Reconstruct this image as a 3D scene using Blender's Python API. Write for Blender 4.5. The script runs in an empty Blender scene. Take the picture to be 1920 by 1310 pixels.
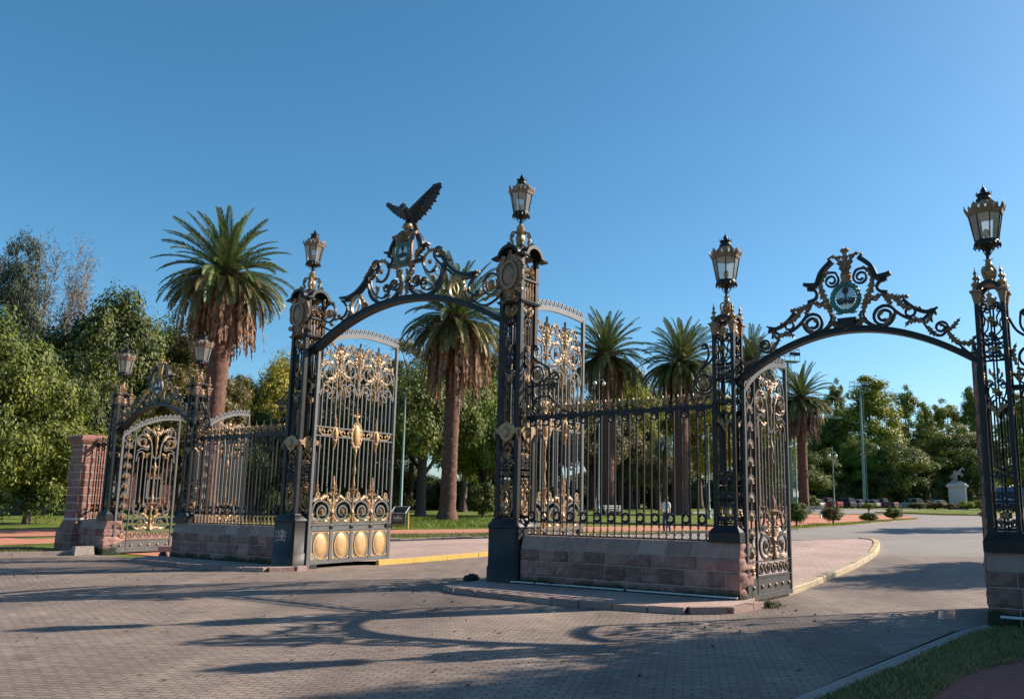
import bpy, bmesh, math, random
import numpy as np
from mathutils import Vector, Matrix, noise
from mathutils.geometry import tessellate_polygon
PI = math.pi
C = bpy.context.scene.collection
rad = math.radians

# ------------------------------------------------------------------ survey of the place (metres)
F, PITCH, ROLL, CX, CY = 1531.776, 0.15723, 0.00796, 148.94, 44.44
EYE = 1.65
TH = 0.58409
O = np.array([-4.68426, 19.8755, 0.0])               # middle of the central gateway
DU = np.array([math.cos(TH), -math.sin(TH), 0.0])    # along the gates
DN = np.array([-math.sin(TH), -math.cos(TH), 0.0])   # out of the park
TU, PU1, PU2 = 3.655, 8.676, 13.194                  # stations of the towers and pillars
SUN_AZ, SUN_EL = rad(70.2), rad(31.7)
ROAD = -0.12
cp, sp, cr, sr = math.cos(PITCH), math.sin(PITCH), math.cos(ROLL), math.sin(ROLL)
FW = np.array([0, cp, sp]); UP0 = np.array([0, -sp, cp]); RX = np.array([1.0, 0, 0])
R2 = cr * RX + sr * UP0; U2 = -sr * RX + cr * UP0
EYEP = np.array([0, 0, EYE])

def G(u, v=0.0, z=0.0):
    p = O + DU * u + DN * v
    return (p[0], p[1], z)

def smooth(a, b, x):
    t = min(1, max(0, (x - a) / (b - a))); return t * t * (3 - 2 * t)

def T(x, y):
    """height of the park ground, which rises gently behind the gates"""
    s = -((x - O[0]) * DN[0] + (y - O[1]) * DN[1])
    return ROAD + 1.25 * (1 - math.exp(-max(0.0, s - 3) / 35)) + 0.9 * smooth(25, 70, -x) * smooth(0, 20, s)

def ray(px, py):
    return (px - 960 - CX) / F * R2 - (py - 655 - CY) / F * U2 + FW

def at(px, py):
    """ground point of the survey direction px, py"""
    v = ray(px, py); t = 5.0
    while t < 600:
        p = EYEP + v * t
        if p[2] < T(p[0], p[1]):
            lo, hi = t * .98 - 1, t
            for _ in range(30):
                m = (lo + hi) / 2; p = EYEP + v * m
                if p[2] < T(p[0], p[1]): hi = m
                else: lo = m
            return (p[0], p[1])
        t = t * 1.01 + .1
    p = EYEP + v * 200
    return (p[0], p[1])

def atd(px, D, py=930):
    p = EYEP + ray(px, py) * D
    return (p[0], p[1])

def hz(px, py, x, y):
    """height over x, y seen in survey direction px, py"""
    v = ray(px, py); t = math.hypot(x, y) / math.hypot(v[0], v[1])
    return EYE + v[2] * t

# ------------------------------------------------------------------ mesh helpers
class MB:
    def __init__(s): s.v = []; s.f = []
    def add(s, vs, fs):
        o = len(s.v); s.v.extend(tuple(map(float, p)) for p in vs); s.f.extend(tuple(i + o for i in f) for f in fs)
    def merge(s, o, fn=None):
        s.add([fn(p) for p in o.v] if fn else o.v, o.f); return s
    def box(s, x0, x1, y0, y1, z0, z1, dx=0, dy=None):
        """box whose top is inset by dx, dy"""
        dy = dx if dy is None else dy
        s.add([(x0, y0, z0), (x1, y0, z0), (x1, y1, z0), (x0, y1, z0),
               (x0 + dx, y0 + dy, z1), (x1 - dx, y0 + dy, z1), (x1 - dx, y1 - dy, z1), (x0 + dx, y1 - dy, z1)],
              [(3, 2, 1, 0), (4, 5, 6, 7), (0, 1, 5, 4), (1, 2, 6, 5), (2, 3, 7, 6), (3, 0, 4, 7)])
    def steps(s, prof):
        """square stack: prof = [(half, z), ...]"""
        vs = []; fs = []
        for h, z in prof: vs += [(-h, -h, z), (h, -h, z), (h, h, z), (-h, h, z)]
        n = len(prof)
        for i in range(n - 1):
            for k in range(4):
                a = i * 4 + k; b = i * 4 + (k + 1) % 4; fs.append((a, b, b + 4, a + 4))
        fs.append((3, 2, 1, 0)); e = (n - 1) * 4; fs.append((e, e + 1, e + 2, e + 3)); s.add(vs, fs)
    def bar(s, P, w, t, y=0.0):
        """flat bar swept along (x, z) points, w wide in the plane, t thick in y"""
        n = len(P)
        if n < 2: return
        W = list(w) if isinstance(w, (list, tuple)) else [w] * n
        W = [q * 1.25 if q < .06 else q for q in W]
        vs = []
        for i in range(n):
            a = P[max(0, i - 1)]; b = P[min(n - 1, i + 1)]
            dx, dz = b[0] - a[0], b[1] - a[1]; L = math.hypot(dx, dz) or 1
            nx, nz = -dz / L * W[i] / 2, dx / L * W[i] / 2
            x, z = P[i]
            vs += [(x + nx, y - t / 2, z + nz), (x + nx, y + t / 2, z + nz), (x - nx, y + t / 2, z - nz), (x - nx, y - t / 2, z - nz)]
        fs = []
        for i in range(n - 1):
            for k in range(4):
                a = i * 4 + k; b = i * 4 + (k + 1) % 4; fs.append((a, b, b + 4, a + 4))
        fs.append((3, 2, 1, 0)); e = (n - 1) * 4; fs.append((e, e + 1, e + 2, e + 3)); s.add(vs, fs)
    def leaf(s, P, w, t=.03, y=0.0, lobes=5):
        """acanthus leaf along (x, z) points with a raised rib and a lobed edge"""
        P = resamp(P, lobes * 3 + 1); n = len(P); vs = []
        for i in range(n):
            a = P[max(0, i - 1)]; b = P[min(n - 1, i + 1)]
            dx, dz = b[0] - a[0], b[1] - a[1]; L = math.hypot(dx, dz) or 1
            q = i / (n - 1); ww = w * (0.25 + 0.75 * math.sin(PI * min(1, .12 + q * .95)) ** .8) * (1.25, .95, .55)[i % 3]
            if i == n - 1: ww = w * .1
            nx, nz = -dz / L * ww / 2, dx / L * ww / 2; x, z = P[i]
            k = .35 * ww * (1 if i % 3 == 0 else .2)
            vs += [(x + nx + dx / L * k, y, z + nz + dz / L * k), (x, y + t / 2, z), (x - nx + dx / L * k, y, z - nz + dz / L * k), (x, y - t / 2, z)]
        fs = []
        for i in range(n - 1):
            for k in range(4):
                a = i * 4 + k; b = i * 4 + (k + 1) % 4; fs.append((a, b, b + 4, a + 4))
        s.add(vs, fs)
    def tube(s, P, r, n=6):
        m = len(P); Rr = r if isinstance(r, (list, tuple)) else [r] * m
        P = [Vector(p) for p in P]; vs = []; fs = []
        ref = Vector((0, 0, 1))
        for i in range(m):
            d = (P[min(m - 1, i + 1)] - P[max(0, i - 1)]).normalized()
            if abs(d.dot(ref)) > .95: ref = Vector((1, 0, 0))
            a = d.cross(ref).normalized(); b = d.cross(a).normalized()
            for k in range(n):
                an = 2 * PI * k / n; vs.append(tuple(P[i] + (a * math.cos(an) + b * math.sin(an)) * Rr[i]))
        for i in range(m - 1):
            for k in range(n):
                a = i * n + k; b = i * n + (k + 1) % n; fs.append((a, a + n, b + n, b))
        fs.append(tuple(range(n))); fs.append(tuple(range((m - 1) * n + n - 1, (m - 1) * n - 1, -1))); s.add(vs, fs)
    def lathe(s, prof, x=0.0, y=0.0, n=10, a0=0.0):
        vs = []; fs = []; m = len(prof)
        for r, z in prof:
            for k in range(n):
                an = a0 + 2 * PI * k / n; vs.append((x + r * math.cos(an), y + r * math.sin(an), z))
        for i in range(m - 1):
            for k in range(n):
                a = i * n + k; b = i * n + (k + 1) % n; fs.append((a, b, b + n, a + n))
        fs.append(tuple(range(n - 1, -1, -1))); fs.append(tuple(range((m - 1) * n, m * n))); s.add(vs, fs)
    def ell(s, x, z, rx, rz, y=0.0, d=.05, n=18, back=True):
        """domed ellipse facing -y (both ways with back)"""
        vs = []; fs = []
        for q, (k, h) in enumerate(((1, 0), (.8, .6), (.45, .9))):
            for i in range(n):
                a = 2 * PI * i / n; vs.append((x + rx * k * math.cos(a), y - d * h, z + rz * k * math.sin(a)))
        c = len(vs); vs.append((x, y - d, z))
        for q in range(2):
            for i in range(n):
                a = q * n + i; b = q * n + (i + 1) % n; fs.append((a, b, b + n, a + n))
        for i in range(n): fs.append((2 * n + i, 2 * n + (i + 1) % n, c))
        if back:
            vs.append((x, y + d, z))
            for i in range(n): fs.append(((i + 1) % n, i, c + 1))
        s.add(vs, fs)
    def ring(s, x, z, rx, rz, w, t, y=0.0, n=20):
        P = [(x + rx * math.cos(2 * PI * i / n), z + rz * math.sin(2 * PI * i / n)) for i in range(n + 1)]
        s.bar(P, w, t, y)
    def ros(s, x, z, r, y=0.0, t=.04, pet=6):
        n = pet * 4; vs = []; fs = []
        for i in range(n):
            q = r * (.72 + .28 * abs(math.sin(PI * i * pet / n))); a = 2 * PI * i / n
            vs.append((x + q * math.cos(a), y, z + q * math.sin(a)))
        for i in range(n):
            a = 2 * PI * i / n; vs.append((x + r * .45 * math.cos(a), y - t * .9, z + r * .45 * math.sin(a)))
        for i in range(n):
            a = 2 * PI * i / n; vs.append((x + r * .25 * math.cos(a), y - t * .55, z + r * .25 * math.sin(a)))
        c = len(vs); vs += [(x, y - t, z), (x, y + t, z)]
        for i in range(n):
            j = (i + 1) % n
            fs += [(i, j, n + j, n + i), (n + i, n + j, 2 * n + j, 2 * n + i), (2 * n + i, 2 * n + j, c), (j, i, c + 1)]
        s.add(vs, fs)
    def prism(s, P, y0, y1):
        n = len(P); s.add([(x, y0, z) for x, z in P] + [(x, y1, z) for x, z in P],
              [tuple(range(n)), tuple(range(2 * n - 1, n - 1, -1))] + [(i + n, (i + 1) % n + n, (i + 1) % n, i) for i in range(n)])
    def ball(s, c, r, n=8, m=6):
        rx, ry, rz = r if isinstance(r, (tuple, list)) else (r, r, r); vs = []; fs = []
        for i in range(1, m):
            a = PI * i / m
            for k in range(n):
                b = 2 * PI * k / n; vs.append((c[0] + rx * math.sin(a) * math.cos(b), c[1] + ry * math.sin(a) * math.sin(b), c[2] + rz * math.cos(a)))
        t = len(vs); vs += [(c[0], c[1], c[2] + rz), (c[0], c[1], c[2] - rz)]
        for i in range(m - 2):
            for k in range(n):
                a = i * n + k; b = i * n + (k + 1) % n; fs.append((a, a + n, b + n, b))
        for k in range(n): fs += [(k, (k + 1) % n, t), ((m - 2) * n + (k + 1) % n, (m - 2) * n + k, t + 1)]
        s.add(vs, fs)
    def mir(s):
        o = len(s.v); s.v += [(-x, y, z) for x, y, z in s.v]; s.f += [tuple(i + o for i in reversed(f)) for f in s.f]; return s

def resamp(P, n):
    L = [0]
    for a, b in zip(P, P[1:]): L.append(L[-1] + math.hypot(b[0] - a[0], b[1] - a[1]))
    out = []; j = 0
    for i in range(n):
        t = L[-1] * i / (n - 1)
        while j < len(P) - 2 and L[j + 1] < t: j += 1
        q = (t - L[j]) / ((L[j + 1] - L[j]) or 1); out.append((P[j][0] + (P[j + 1][0] - P[j][0]) * q, P[j][1] + (P[j + 1][1] - P[j][1]) * q))
    return out

def cat(P, n=5):
    """Catmull-Rom curve through (x, z) points"""
    out = []
    for i in range(len(P) - 1):
        p0 = P[max(0, i - 1)]; p1 = P[i]; p2 = P[i + 1]; p3 = P[min(len(P) - 1, i + 2)]
        for k in range(n):
            t = k / n; out.append(tuple(.5 * ((2 * p1[j]) + (-p0[j] + p2[j]) * t + (2 * p0[j] - 5 * p1[j] + 4 * p2[j] - p3[j]) * t * t + (-p0[j] + 3 * p1[j] - 3 * p2[j] + p3[j]) * t ** 3) for j in (0, 1)))
    out.append(P[-1]); return out

def spi(P, r, side, turns=1.4, end=.28):
    """lengthen a curve by a spiral of radius r that curls to side (+1 = counter-clockwise)"""
    (x0, z0), (x1, z1) = P[-2], P[-1]; a = math.atan2(z1 - z0, x1 - x0); out = list(P); x, z = x1, z1
    N = int(turns * 16); 
    for i in range(N):
        rr = r * (1 - (1 - end) * i / N); st = 2 * PI / 16 * rr; a += side * 2 * PI / 16
        x += math.cos(a) * st; z += math.sin(a) * st; out.append((x, z))
    return out

def arc(cx, cz, r, a0, a1, n=14, rz=None):
    rz = rz or r
    return [(cx + r * math.cos(rad(a0 + (a1 - a0) * i / n)), cz + rz * math.sin(rad(a0 + (a1 - a0) * i / n))) for i in range(n + 1)]

def raw(name, mb, mat=None, sharp=.7):
    me = bpy.data.meshes.new(name); me.from_pydata(mb.v, [], mb.f); me.validate(); me.update()
    me.shade_smooth(); me.set_sharp_from_angle(angle=sharp)
    if mat: me.materials.append(mat)
    return me

def link(name, me, parent=None, loc=(0, 0, 0), rz=0.0):
    o = bpy.data.objects.new(name, me); C.objects.link(o)
    if parent: o.parent = parent
    o.location = loc; o.rotation_euler = (0, 0, rz); return o

def mk(name, mb, mat, parent=None, loc=(0, 0, 0), rz=0.0, sharp=.7):
    return link(name, raw(name, mb, mat, sharp), parent, loc, rz)

def pieces(mb):
    """ornament split into groups of pieces that lie far apart"""
    n = len(mb.v); up = list(range(n))
    def fd(i):
        while up[i] != i: up[i] = up[up[i]]; i = up[i]
        return i
    for f in mb.f:
        a = fd(f[0])
        for q in f[1:]: up[fd(q)] = a
    isl = {}
    for i in range(n): isl.setdefault(fd(i), []).append(i)
    keys = list(isl); B = []
    for k in keys:
        P = np.array([mb.v[i] for i in isl[k]]); B.append((P.min(0), P.max(0)))
    lo = np.array([b[0] for b in B]); hi = np.array([b[1] for b in B]); size = (hi - lo).max(1)
    gap = np.sqrt((np.maximum(0, np.maximum(lo[:, None] - hi[None], lo[None] - hi[:, None])) ** 2).sum(2)); near = gap <= np.maximum(.02, .5 * np.maximum(size[:, None], size[None]))
    lab = [-1] * len(keys); c = 0
    for i in range(len(keys)):
        if lab[i] >= 0: continue
        st = [i]; lab[i] = c
        while st:
            a = st.pop()
            for b in np.nonzero(near[a])[0]:
                if lab[b] < 0: lab[b] = c; st.append(int(b))
        c += 1
    who = {k: lab[i] for i, k in enumerate(keys)}; out = []
    for g in range(c):
        idx = [i for i in range(n) if who[fd(i)] == g]; mp = {o: j for j, o in enumerate(idx)}; q = MB(); q.v = [mb.v[i] for i in idx]; q.f = [tuple(mp[i] for i in f) for f in mb.f if f[0] in mp]; out.append(q)
    return out

def mks(name, mb, mat, parent):
    return [mk(name, q, mat, parent) for q in pieces(mb)][0]

def tag(o, label, cat_, group=None):
    o['label'] = label; o['category'] = cat_
    if group: o['group'] = group
    return o

def thing(name, label, cat_, loc=(0, 0, 0), rz=0.0, group=None):
    o = bpy.data.objects.new(name, None); C.objects.link(o); o.location = loc; o.rotation_euler = (0, 0, rz)
    return tag(o, label, cat_, group)

def kids(o): return [c for c in C.objects if c.parent == o]
_tree = {}
def dup(root, loc, rz, label, sc=None, mats=None):
    r = root.copy(); C.objects.link(r); r.location = loc; r.rotation_euler = (0, 0, rz); r['label'] = label
    if sc: r.scale = sc
    for ch in root.children:
        c = ch.copy(); C.objects.link(c); c.parent = r
        if mats and ch.name.split('.')[0] in mats: setmat(c, mats[ch.name.split('.')[0]])
        for g in ch.children:
            d = g.copy(); C.objects.link(d); d.parent = c
    return r

def setmat(o, m):
    o.material_slots[0].link = 'OBJECT'; o.material_slots[0].material = m

def struct(name, mb, mat, sharp=.7):
    o = mk(name, mb, mat, sharp=sharp); o['kind'] = 'structure'; return o

def quads(name, V, mat):
    """mesh of loose quads from an (n, 4, 3) array"""
    V = np.asarray(V, dtype=np.float32); n = len(V)
    me = bpy.data.meshes.new(name); me.vertices.add(n * 4); me.vertices.foreach_set('co', V.ravel())
    me.loops.add(n * 4); me.loops.foreach_set('vertex_index', np.arange(n * 4, dtype=np.int32))
    me.polygons.add(n); me.polygons.foreach_set('loop_start', np.arange(0, n * 4, 4, dtype=np.int32))
    me.update(calc_edges=True)
    me.materials.append(mat); return me

# ------------------------------------------------------------------ materials
def nodes(name):
    m = bpy.data.materials.new(name); m.use_nodes = True; nt = m.node_tree; nt.nodes.clear()
    return m, nt, (lambda t, **k: _n(nt, t, k)), nt.links.new

def _n(nt, t, k):
    n = nt.nodes.new(t)
    for a, b in k.items():
        if a.startswith('i_'): n.inputs[a[2:].replace('_', ' ')].default_value = b
        elif a[0] == 'i' and a[1:].isdigit(): n.inputs[int(a[1:])].default_value = b
        else: setattr(n, a, b)
    return n

def ramp(N, stops):
    r = N('ShaderNodeValToRGB'); e = r.color_ramp.elements
    while len(e) < len(stops): e.new(.5)
    for i, (p, c) in enumerate(stops): e[i].position = p; e[i].color = (*c, 1)
    return r

def mat(name, c1, c2=None, rough=.6, metal=0.0, scale=6, bump=0.0, bscale=40, det=6, spec=.5, obj=True):
    """two-tone noise material"""
    m, nt, N, Lk = nodes(name); out = N('ShaderNodeOutputMaterial'); b = N('ShaderNodeBsdfPrincipled', i_Roughness=rough, i_Metallic=metal)
    b.inputs['Specular IOR Level'].default_value = spec
    tc = N('ShaderNodeTexCoord') if obj else N('ShaderNodeNewGeometry'); src = tc.outputs['Object' if obj else 'Position']
    c2 = c2 or tuple(x * .8 for x in c1)
    nz = N('ShaderNodeTexNoise', i_Scale=scale, i_Detail=det, i_Roughness=.65); Lk(src, nz.inputs['Vector'])
    r = ramp(N, [(.3, c2), (.7, c1)]); Lk(nz.outputs[0], r.inputs[0]); Lk(r.outputs[0], b.inputs['Base Color'])
    if bump:
        n2 = N('ShaderNodeTexNoise', i_Scale=bscale, i_Detail=5); Lk(src, n2.inputs['Vector'])
        bp = N('ShaderNodeBump', i_Strength=bump, i_Distance=.02); Lk(n2.outputs[0], bp.inputs['Height']); Lk(bp.outputs[0], b.inputs['Normal'])
    Lk(b.outputs[0], out.inputs[0]); return m

def leafmat(name, a, b_, c, trans=.28, rough=.55):
    """foliage: colours vary leaf by leaf and in broad patches"""
    m, nt, N, Lk = nodes(name); out = N('ShaderNodeOutputMaterial'); geo = N('ShaderNodeNewGeometry')
    nz = N('ShaderNodeTexNoise', i_Scale=.45, i_Detail=2); Lk(geo.outputs['Position'], nz.inputs['Vector'])
    mx = N('ShaderNodeMath', operation='MULTIPLY_ADD', i1=.45); Lk(geo.outputs['Random Per Island'], mx.inputs[0])
    m2 = N('ShaderNodeMath', operation='MULTIPLY', i1=.62); Lk(nz.outputs[0], m2.inputs[0]); Lk(m2.outputs[0], mx.inputs[2])
    r = ramp(N, [(.22, a), (.52, b_), (.82, c)]); Lk(mx.outputs[0], r.inputs[0])
    d = N('ShaderNodeBsdfPrincipled', i_Roughness=rough); d.inputs['Specular IOR Level'].default_value = .35
    t = N('ShaderNodeBsdfTranslucent'); Lk(r.outputs[0], d.inputs['Base Color']); Lk(r.outputs[0], t.inputs['Color'])
    mixs = N('ShaderNodeMixShader', i0=trans); Lk(d.outputs[0], mixs.inputs[1]); Lk(t.outputs[0], mixs.inputs[2]); Lk(mixs.outputs[0], out.inputs[0])
    return m

M = {}
M['iron'] = mat('black_iron_paint', (.024, .023, .024), (.010, .010, .012), rough=.45, spec=.25, scale=3, bump=.12, bscale=30)
M['irongrey'] = mat('grey_iron_paint', (.12, .115, .115), (.07, .07, .073), rough=.45, scale=5, bump=.12, bscale=40)
M['irondusty'] = mat('dusty_black_iron_paint', (.065, .062, .062), (.03, .03, .032), rough=.45, scale=4, bump=.12, bscale=40)
M['gold'] = mat('weathered_gilding', (.46, .29, .14), (.13, .08, .05), rough=.42, metal=.3, scale=14, bump=.25, bscale=60)
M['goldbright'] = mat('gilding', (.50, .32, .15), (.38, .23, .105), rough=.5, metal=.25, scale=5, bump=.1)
M['bronzegold'] = mat('dull_gilding', (.33, .20, .125), (.14, .08, .055), rough=.5, metal=.25, scale=9, bump=.3, bscale=50)
M['patina'] = mat('verdigris_paint', (.12, .33, .32), (.04, .13, .14), rough=.5, scale=25, bump=.3)
M['enamelblue'] = mat('pale_blue_enamel', (.45, .66, .82), (.38, .58, .75), rough=.35)
M['enamelwhite'] = mat('white_enamel', (.78, .78, .76), (.66, .66, .66), rough=.35)
M['bronze'] = mat('dark_bronze', (.045, .05, .06), (.02, .022, .028), rough=.5, metal=.3, scale=20, bump=.5, bscale=40)
M['bronzepale'] = mat('pale_worn_bronze', (.28, .27, .26), (.16, .16, .16), rough=.55, scale=20, bump=.3)
M['kerb'] = mat('grey_kerb_stone', (.30, .24, .22), (.17, .135, .13), rough=.85, scale=5, bump=.7, bscale=16, obj=False)
M['gutter'] = mat('grey_concrete', (.31, .27, .25), (.21, .18, .17), rough=.9, scale=2.5, bump=.5, bscale=30, obj=False)
M['kerbyellow'] = mat('worn_yellow_paint', (.80, .52, .09), (.55, .37, .11), rough=.7, scale=3, bump=.3, bscale=20, obj=False)
M['kerbfaded'] = mat('patchy_yellow_kerb', (.55, .40, .16), (.36, .28, .18), rough=.8, scale=4, bump=.4, bscale=20, obj=False)
M['kerbtan'] = mat('faded_yellow_kerb', (.42, .33, .20), (.27, .22, .17), rough=.8, scale=3, bump=.4, bscale=20, obj=False)
M['red'] = mat('red_crushed_brick', (.50, .20, .115), (.36, .14, .085), rough=.95, scale=3, bump=.6, bscale=60, obj=False)
M['redshade'] = mat('shaded_red_gravel', (.32, .105, .08), (.18, .06, .05), rough=.95, scale=9, bump=.9, bscale=50, obj=False)  # darker red, shade put into the gravel's colour
M['bark'] = mat('brown_bark', (.115, .085, .065), (.045, .033, .026), rough=.9, scale=6, bump=1, bscale=14)
M['barkgrey'] = mat('grey_bark', (.26, .23, .20), (.15, .13, .115), rough=.9, scale=6, bump=.6, bscale=14)
M['palmbark'] = mat('palm_bark', (.17, .085, .06), (.055, .026, .02), rough=.95, scale=5, bump=1, bscale=22)
M['pipe'] = mat('white_pipe', (.62, .62, .62), (.45, .45, .46), rough=.5)
M['boulder'] = mat('grey_boulder', (.20, .18, .16), (.10, .09, .085), rough=.9, scale=3, bump=.8, bscale=10)
M['dark'] = mat('black_rubber', (.02, .02, .022), (.012, .012, .014), rough=.7)
M['greenpaint'] = mat('green_paint', (.02, .13, .085), (.014, .09, .06), rough=.5)
M['lampgreen'] = mat('grey_green_paint', (.20, .29, .25), (.12, .18, .16), rough=.5)
M['white'] = mat('white_paint', (.75, .75, .73), (.62, .62, .6), rough=.5)
M['limestone'] = mat('pale_limestone', (.62, .58, .52), (.46, .43, .39), rough=.85, scale=4, bump=.3)
M['marble'] = mat('weathered_marble', (.42, .37, .34), (.25, .22, .20), rough=.8, scale=9, bump=.4)
M['tar'] = mat('bin_green', (.035, .06, .045), (.025, .04, .03), rough=.5)
M['ochre'] = mat('ochre_panel', (.48, .25, .05), (.34, .18, .04), rough=.6)
M['benchpaint'] = mat('weathered_white_paint', (.50, .48, .45), (.38, .36, .34), rough=.7)
M['lit'] = mat('frosted_globe', (.7, .7, .66), (.6, .6, .56), rough=.3)
M['warmbulb'] = mat('amber_bulb', (.65, .48, .25), (.55, .4, .2), rough=.3)

def glassmat(name, tint, mixv=.62):
    m, nt, N, Lk = nodes(name); out = N('ShaderNodeOutputMaterial'); t = N('ShaderNodeBsdfTransparent'); t.inputs[0].default_value = (*tint, 1)
    g = N('ShaderNodeBsdfGlossy', i_Roughness=.12); g.inputs[0].default_value = (.8, .8, .8, 1)
    d = N('ShaderNodeBsdfTranslucent'); d.inputs[0].default_value = (.92, .90, .86, 1)
    f = N('ShaderNodeFresnel', i_IOR=1.5); df = N('ShaderNodeBsdfDiffuse'); df.inputs[0].default_value = (.80, .76, .70, 1); dm = N('ShaderNodeMixShader', i0=.55); Lk(d.outputs[0], dm.inputs[1]); Lk(df.outputs[0], dm.inputs[2])
    a = N('ShaderNodeMixShader', i0=.34); Lk(t.outputs[0], a.inputs[1]); Lk(dm.outputs[0], a.inputs[2])
    b = N('ShaderNodeMixShader'); Lk(f.outputs[0], b.inputs[0]); Lk(a.outputs[0], b.inputs[1]); Lk(g.outputs[0], b.inputs[2]); Lk(b.outputs[0], out.inputs[0]); return m
M['glass'] = glassmat('dusty_lantern_glass', (.93, .92, .9))
M['carglass'] = mat('car_glass', (.035, .04, .045), (.025, .03, .035), rough=.9, spec=.05)

def stonemat(name, a, b_, mossy=False):
    m, nt, N, Lk = nodes(name); out = N('ShaderNodeOutputMaterial'); b = N('ShaderNodeBsdfPrincipled', i_Roughness=.9); geo = N('ShaderNodeNewGeometry')
    nz = N('ShaderNodeTexNoise', i_Scale=5, i_Detail=8, i_Roughness=.7); Lk(geo.outputs['Position'], nz.inputs['Vector'])
    ad = N('ShaderNodeMath', operation='MULTIPLY_ADD', i1=.5, i2=-.25); Lk(geo.outputs['Random Per Island'], ad.inputs[0])
    a2 = N('ShaderNodeMath', operation='ADD'); Lk(nz.outputs[0], a2.inputs[0]); Lk(ad.outputs[0], a2.inputs[1])
    r = ramp(N, [(.25, b_), (.75, a)]); Lk(a2.outputs[0], r.inputs[0]); col = r.outputs[0]
    if mossy:
        n3 = N('ShaderNodeTexNoise', i_Scale=1.6, i_Detail=5); Lk(geo.outputs['Position'], n3.inputs['Vector'])
        sx = N('ShaderNodeSeparateXYZ'); Lk(geo.outputs['Position'], sx.inputs[0])
        mr = N('ShaderNodeMapRange', i1=.02, i2=.30, i3=.42, i4=-.2); Lk(sx.outputs[2], mr.inputs[0])
        s = N('ShaderNodeMath', operation='ADD'); Lk(n3.outputs[0], s.inputs[0]); Lk(mr.outputs[0], s.inputs[1])
        k = ramp(N, [(.62, (0, 0, 0)), (.85, (1, 1, 1))]); Lk(s.outputs[0], k.inputs[0])
        mx = N('ShaderNodeMixRGB', i2=(.03, .04, .02, 1)); Lk(k.outputs[0], mx.inputs[0]); Lk(col, mx.inputs[1]); col = mx.outputs[0]
    Lk(col, b.inputs['Base Color'])
    n2 = N('ShaderNodeTexNoise', i_Scale=22, i_Detail=8, i_Roughness=.7); Lk(geo.outputs['Position'], n2.inputs['Vector'])
    bp = N('ShaderNodeBump', i_Strength=1.0, i_Distance=.06); Lk(n2.outputs[0], bp.inputs['Height']); Lk(bp.outputs[0], b.inputs['Normal']); Lk(b.outputs[0], out.inputs[0]); return m
M['stone'] = stonemat('rough_pink_stone', (.46, .265, .22), (.22, .115, .10), True)
M['stonecap'] = stonemat('dressed_pink_grey_stone', (.46, .315, .27), (.30, .20, .175))
M['stonered'] = stonemat('red_pillar_stone', (.40, .19, .15), (.23, .105, .085))
M['mortar'] = mat('pale_mortar', (.58, .50, .47), (.44, .37, .35), rough=.95, scale=10, obj=False)

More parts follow.
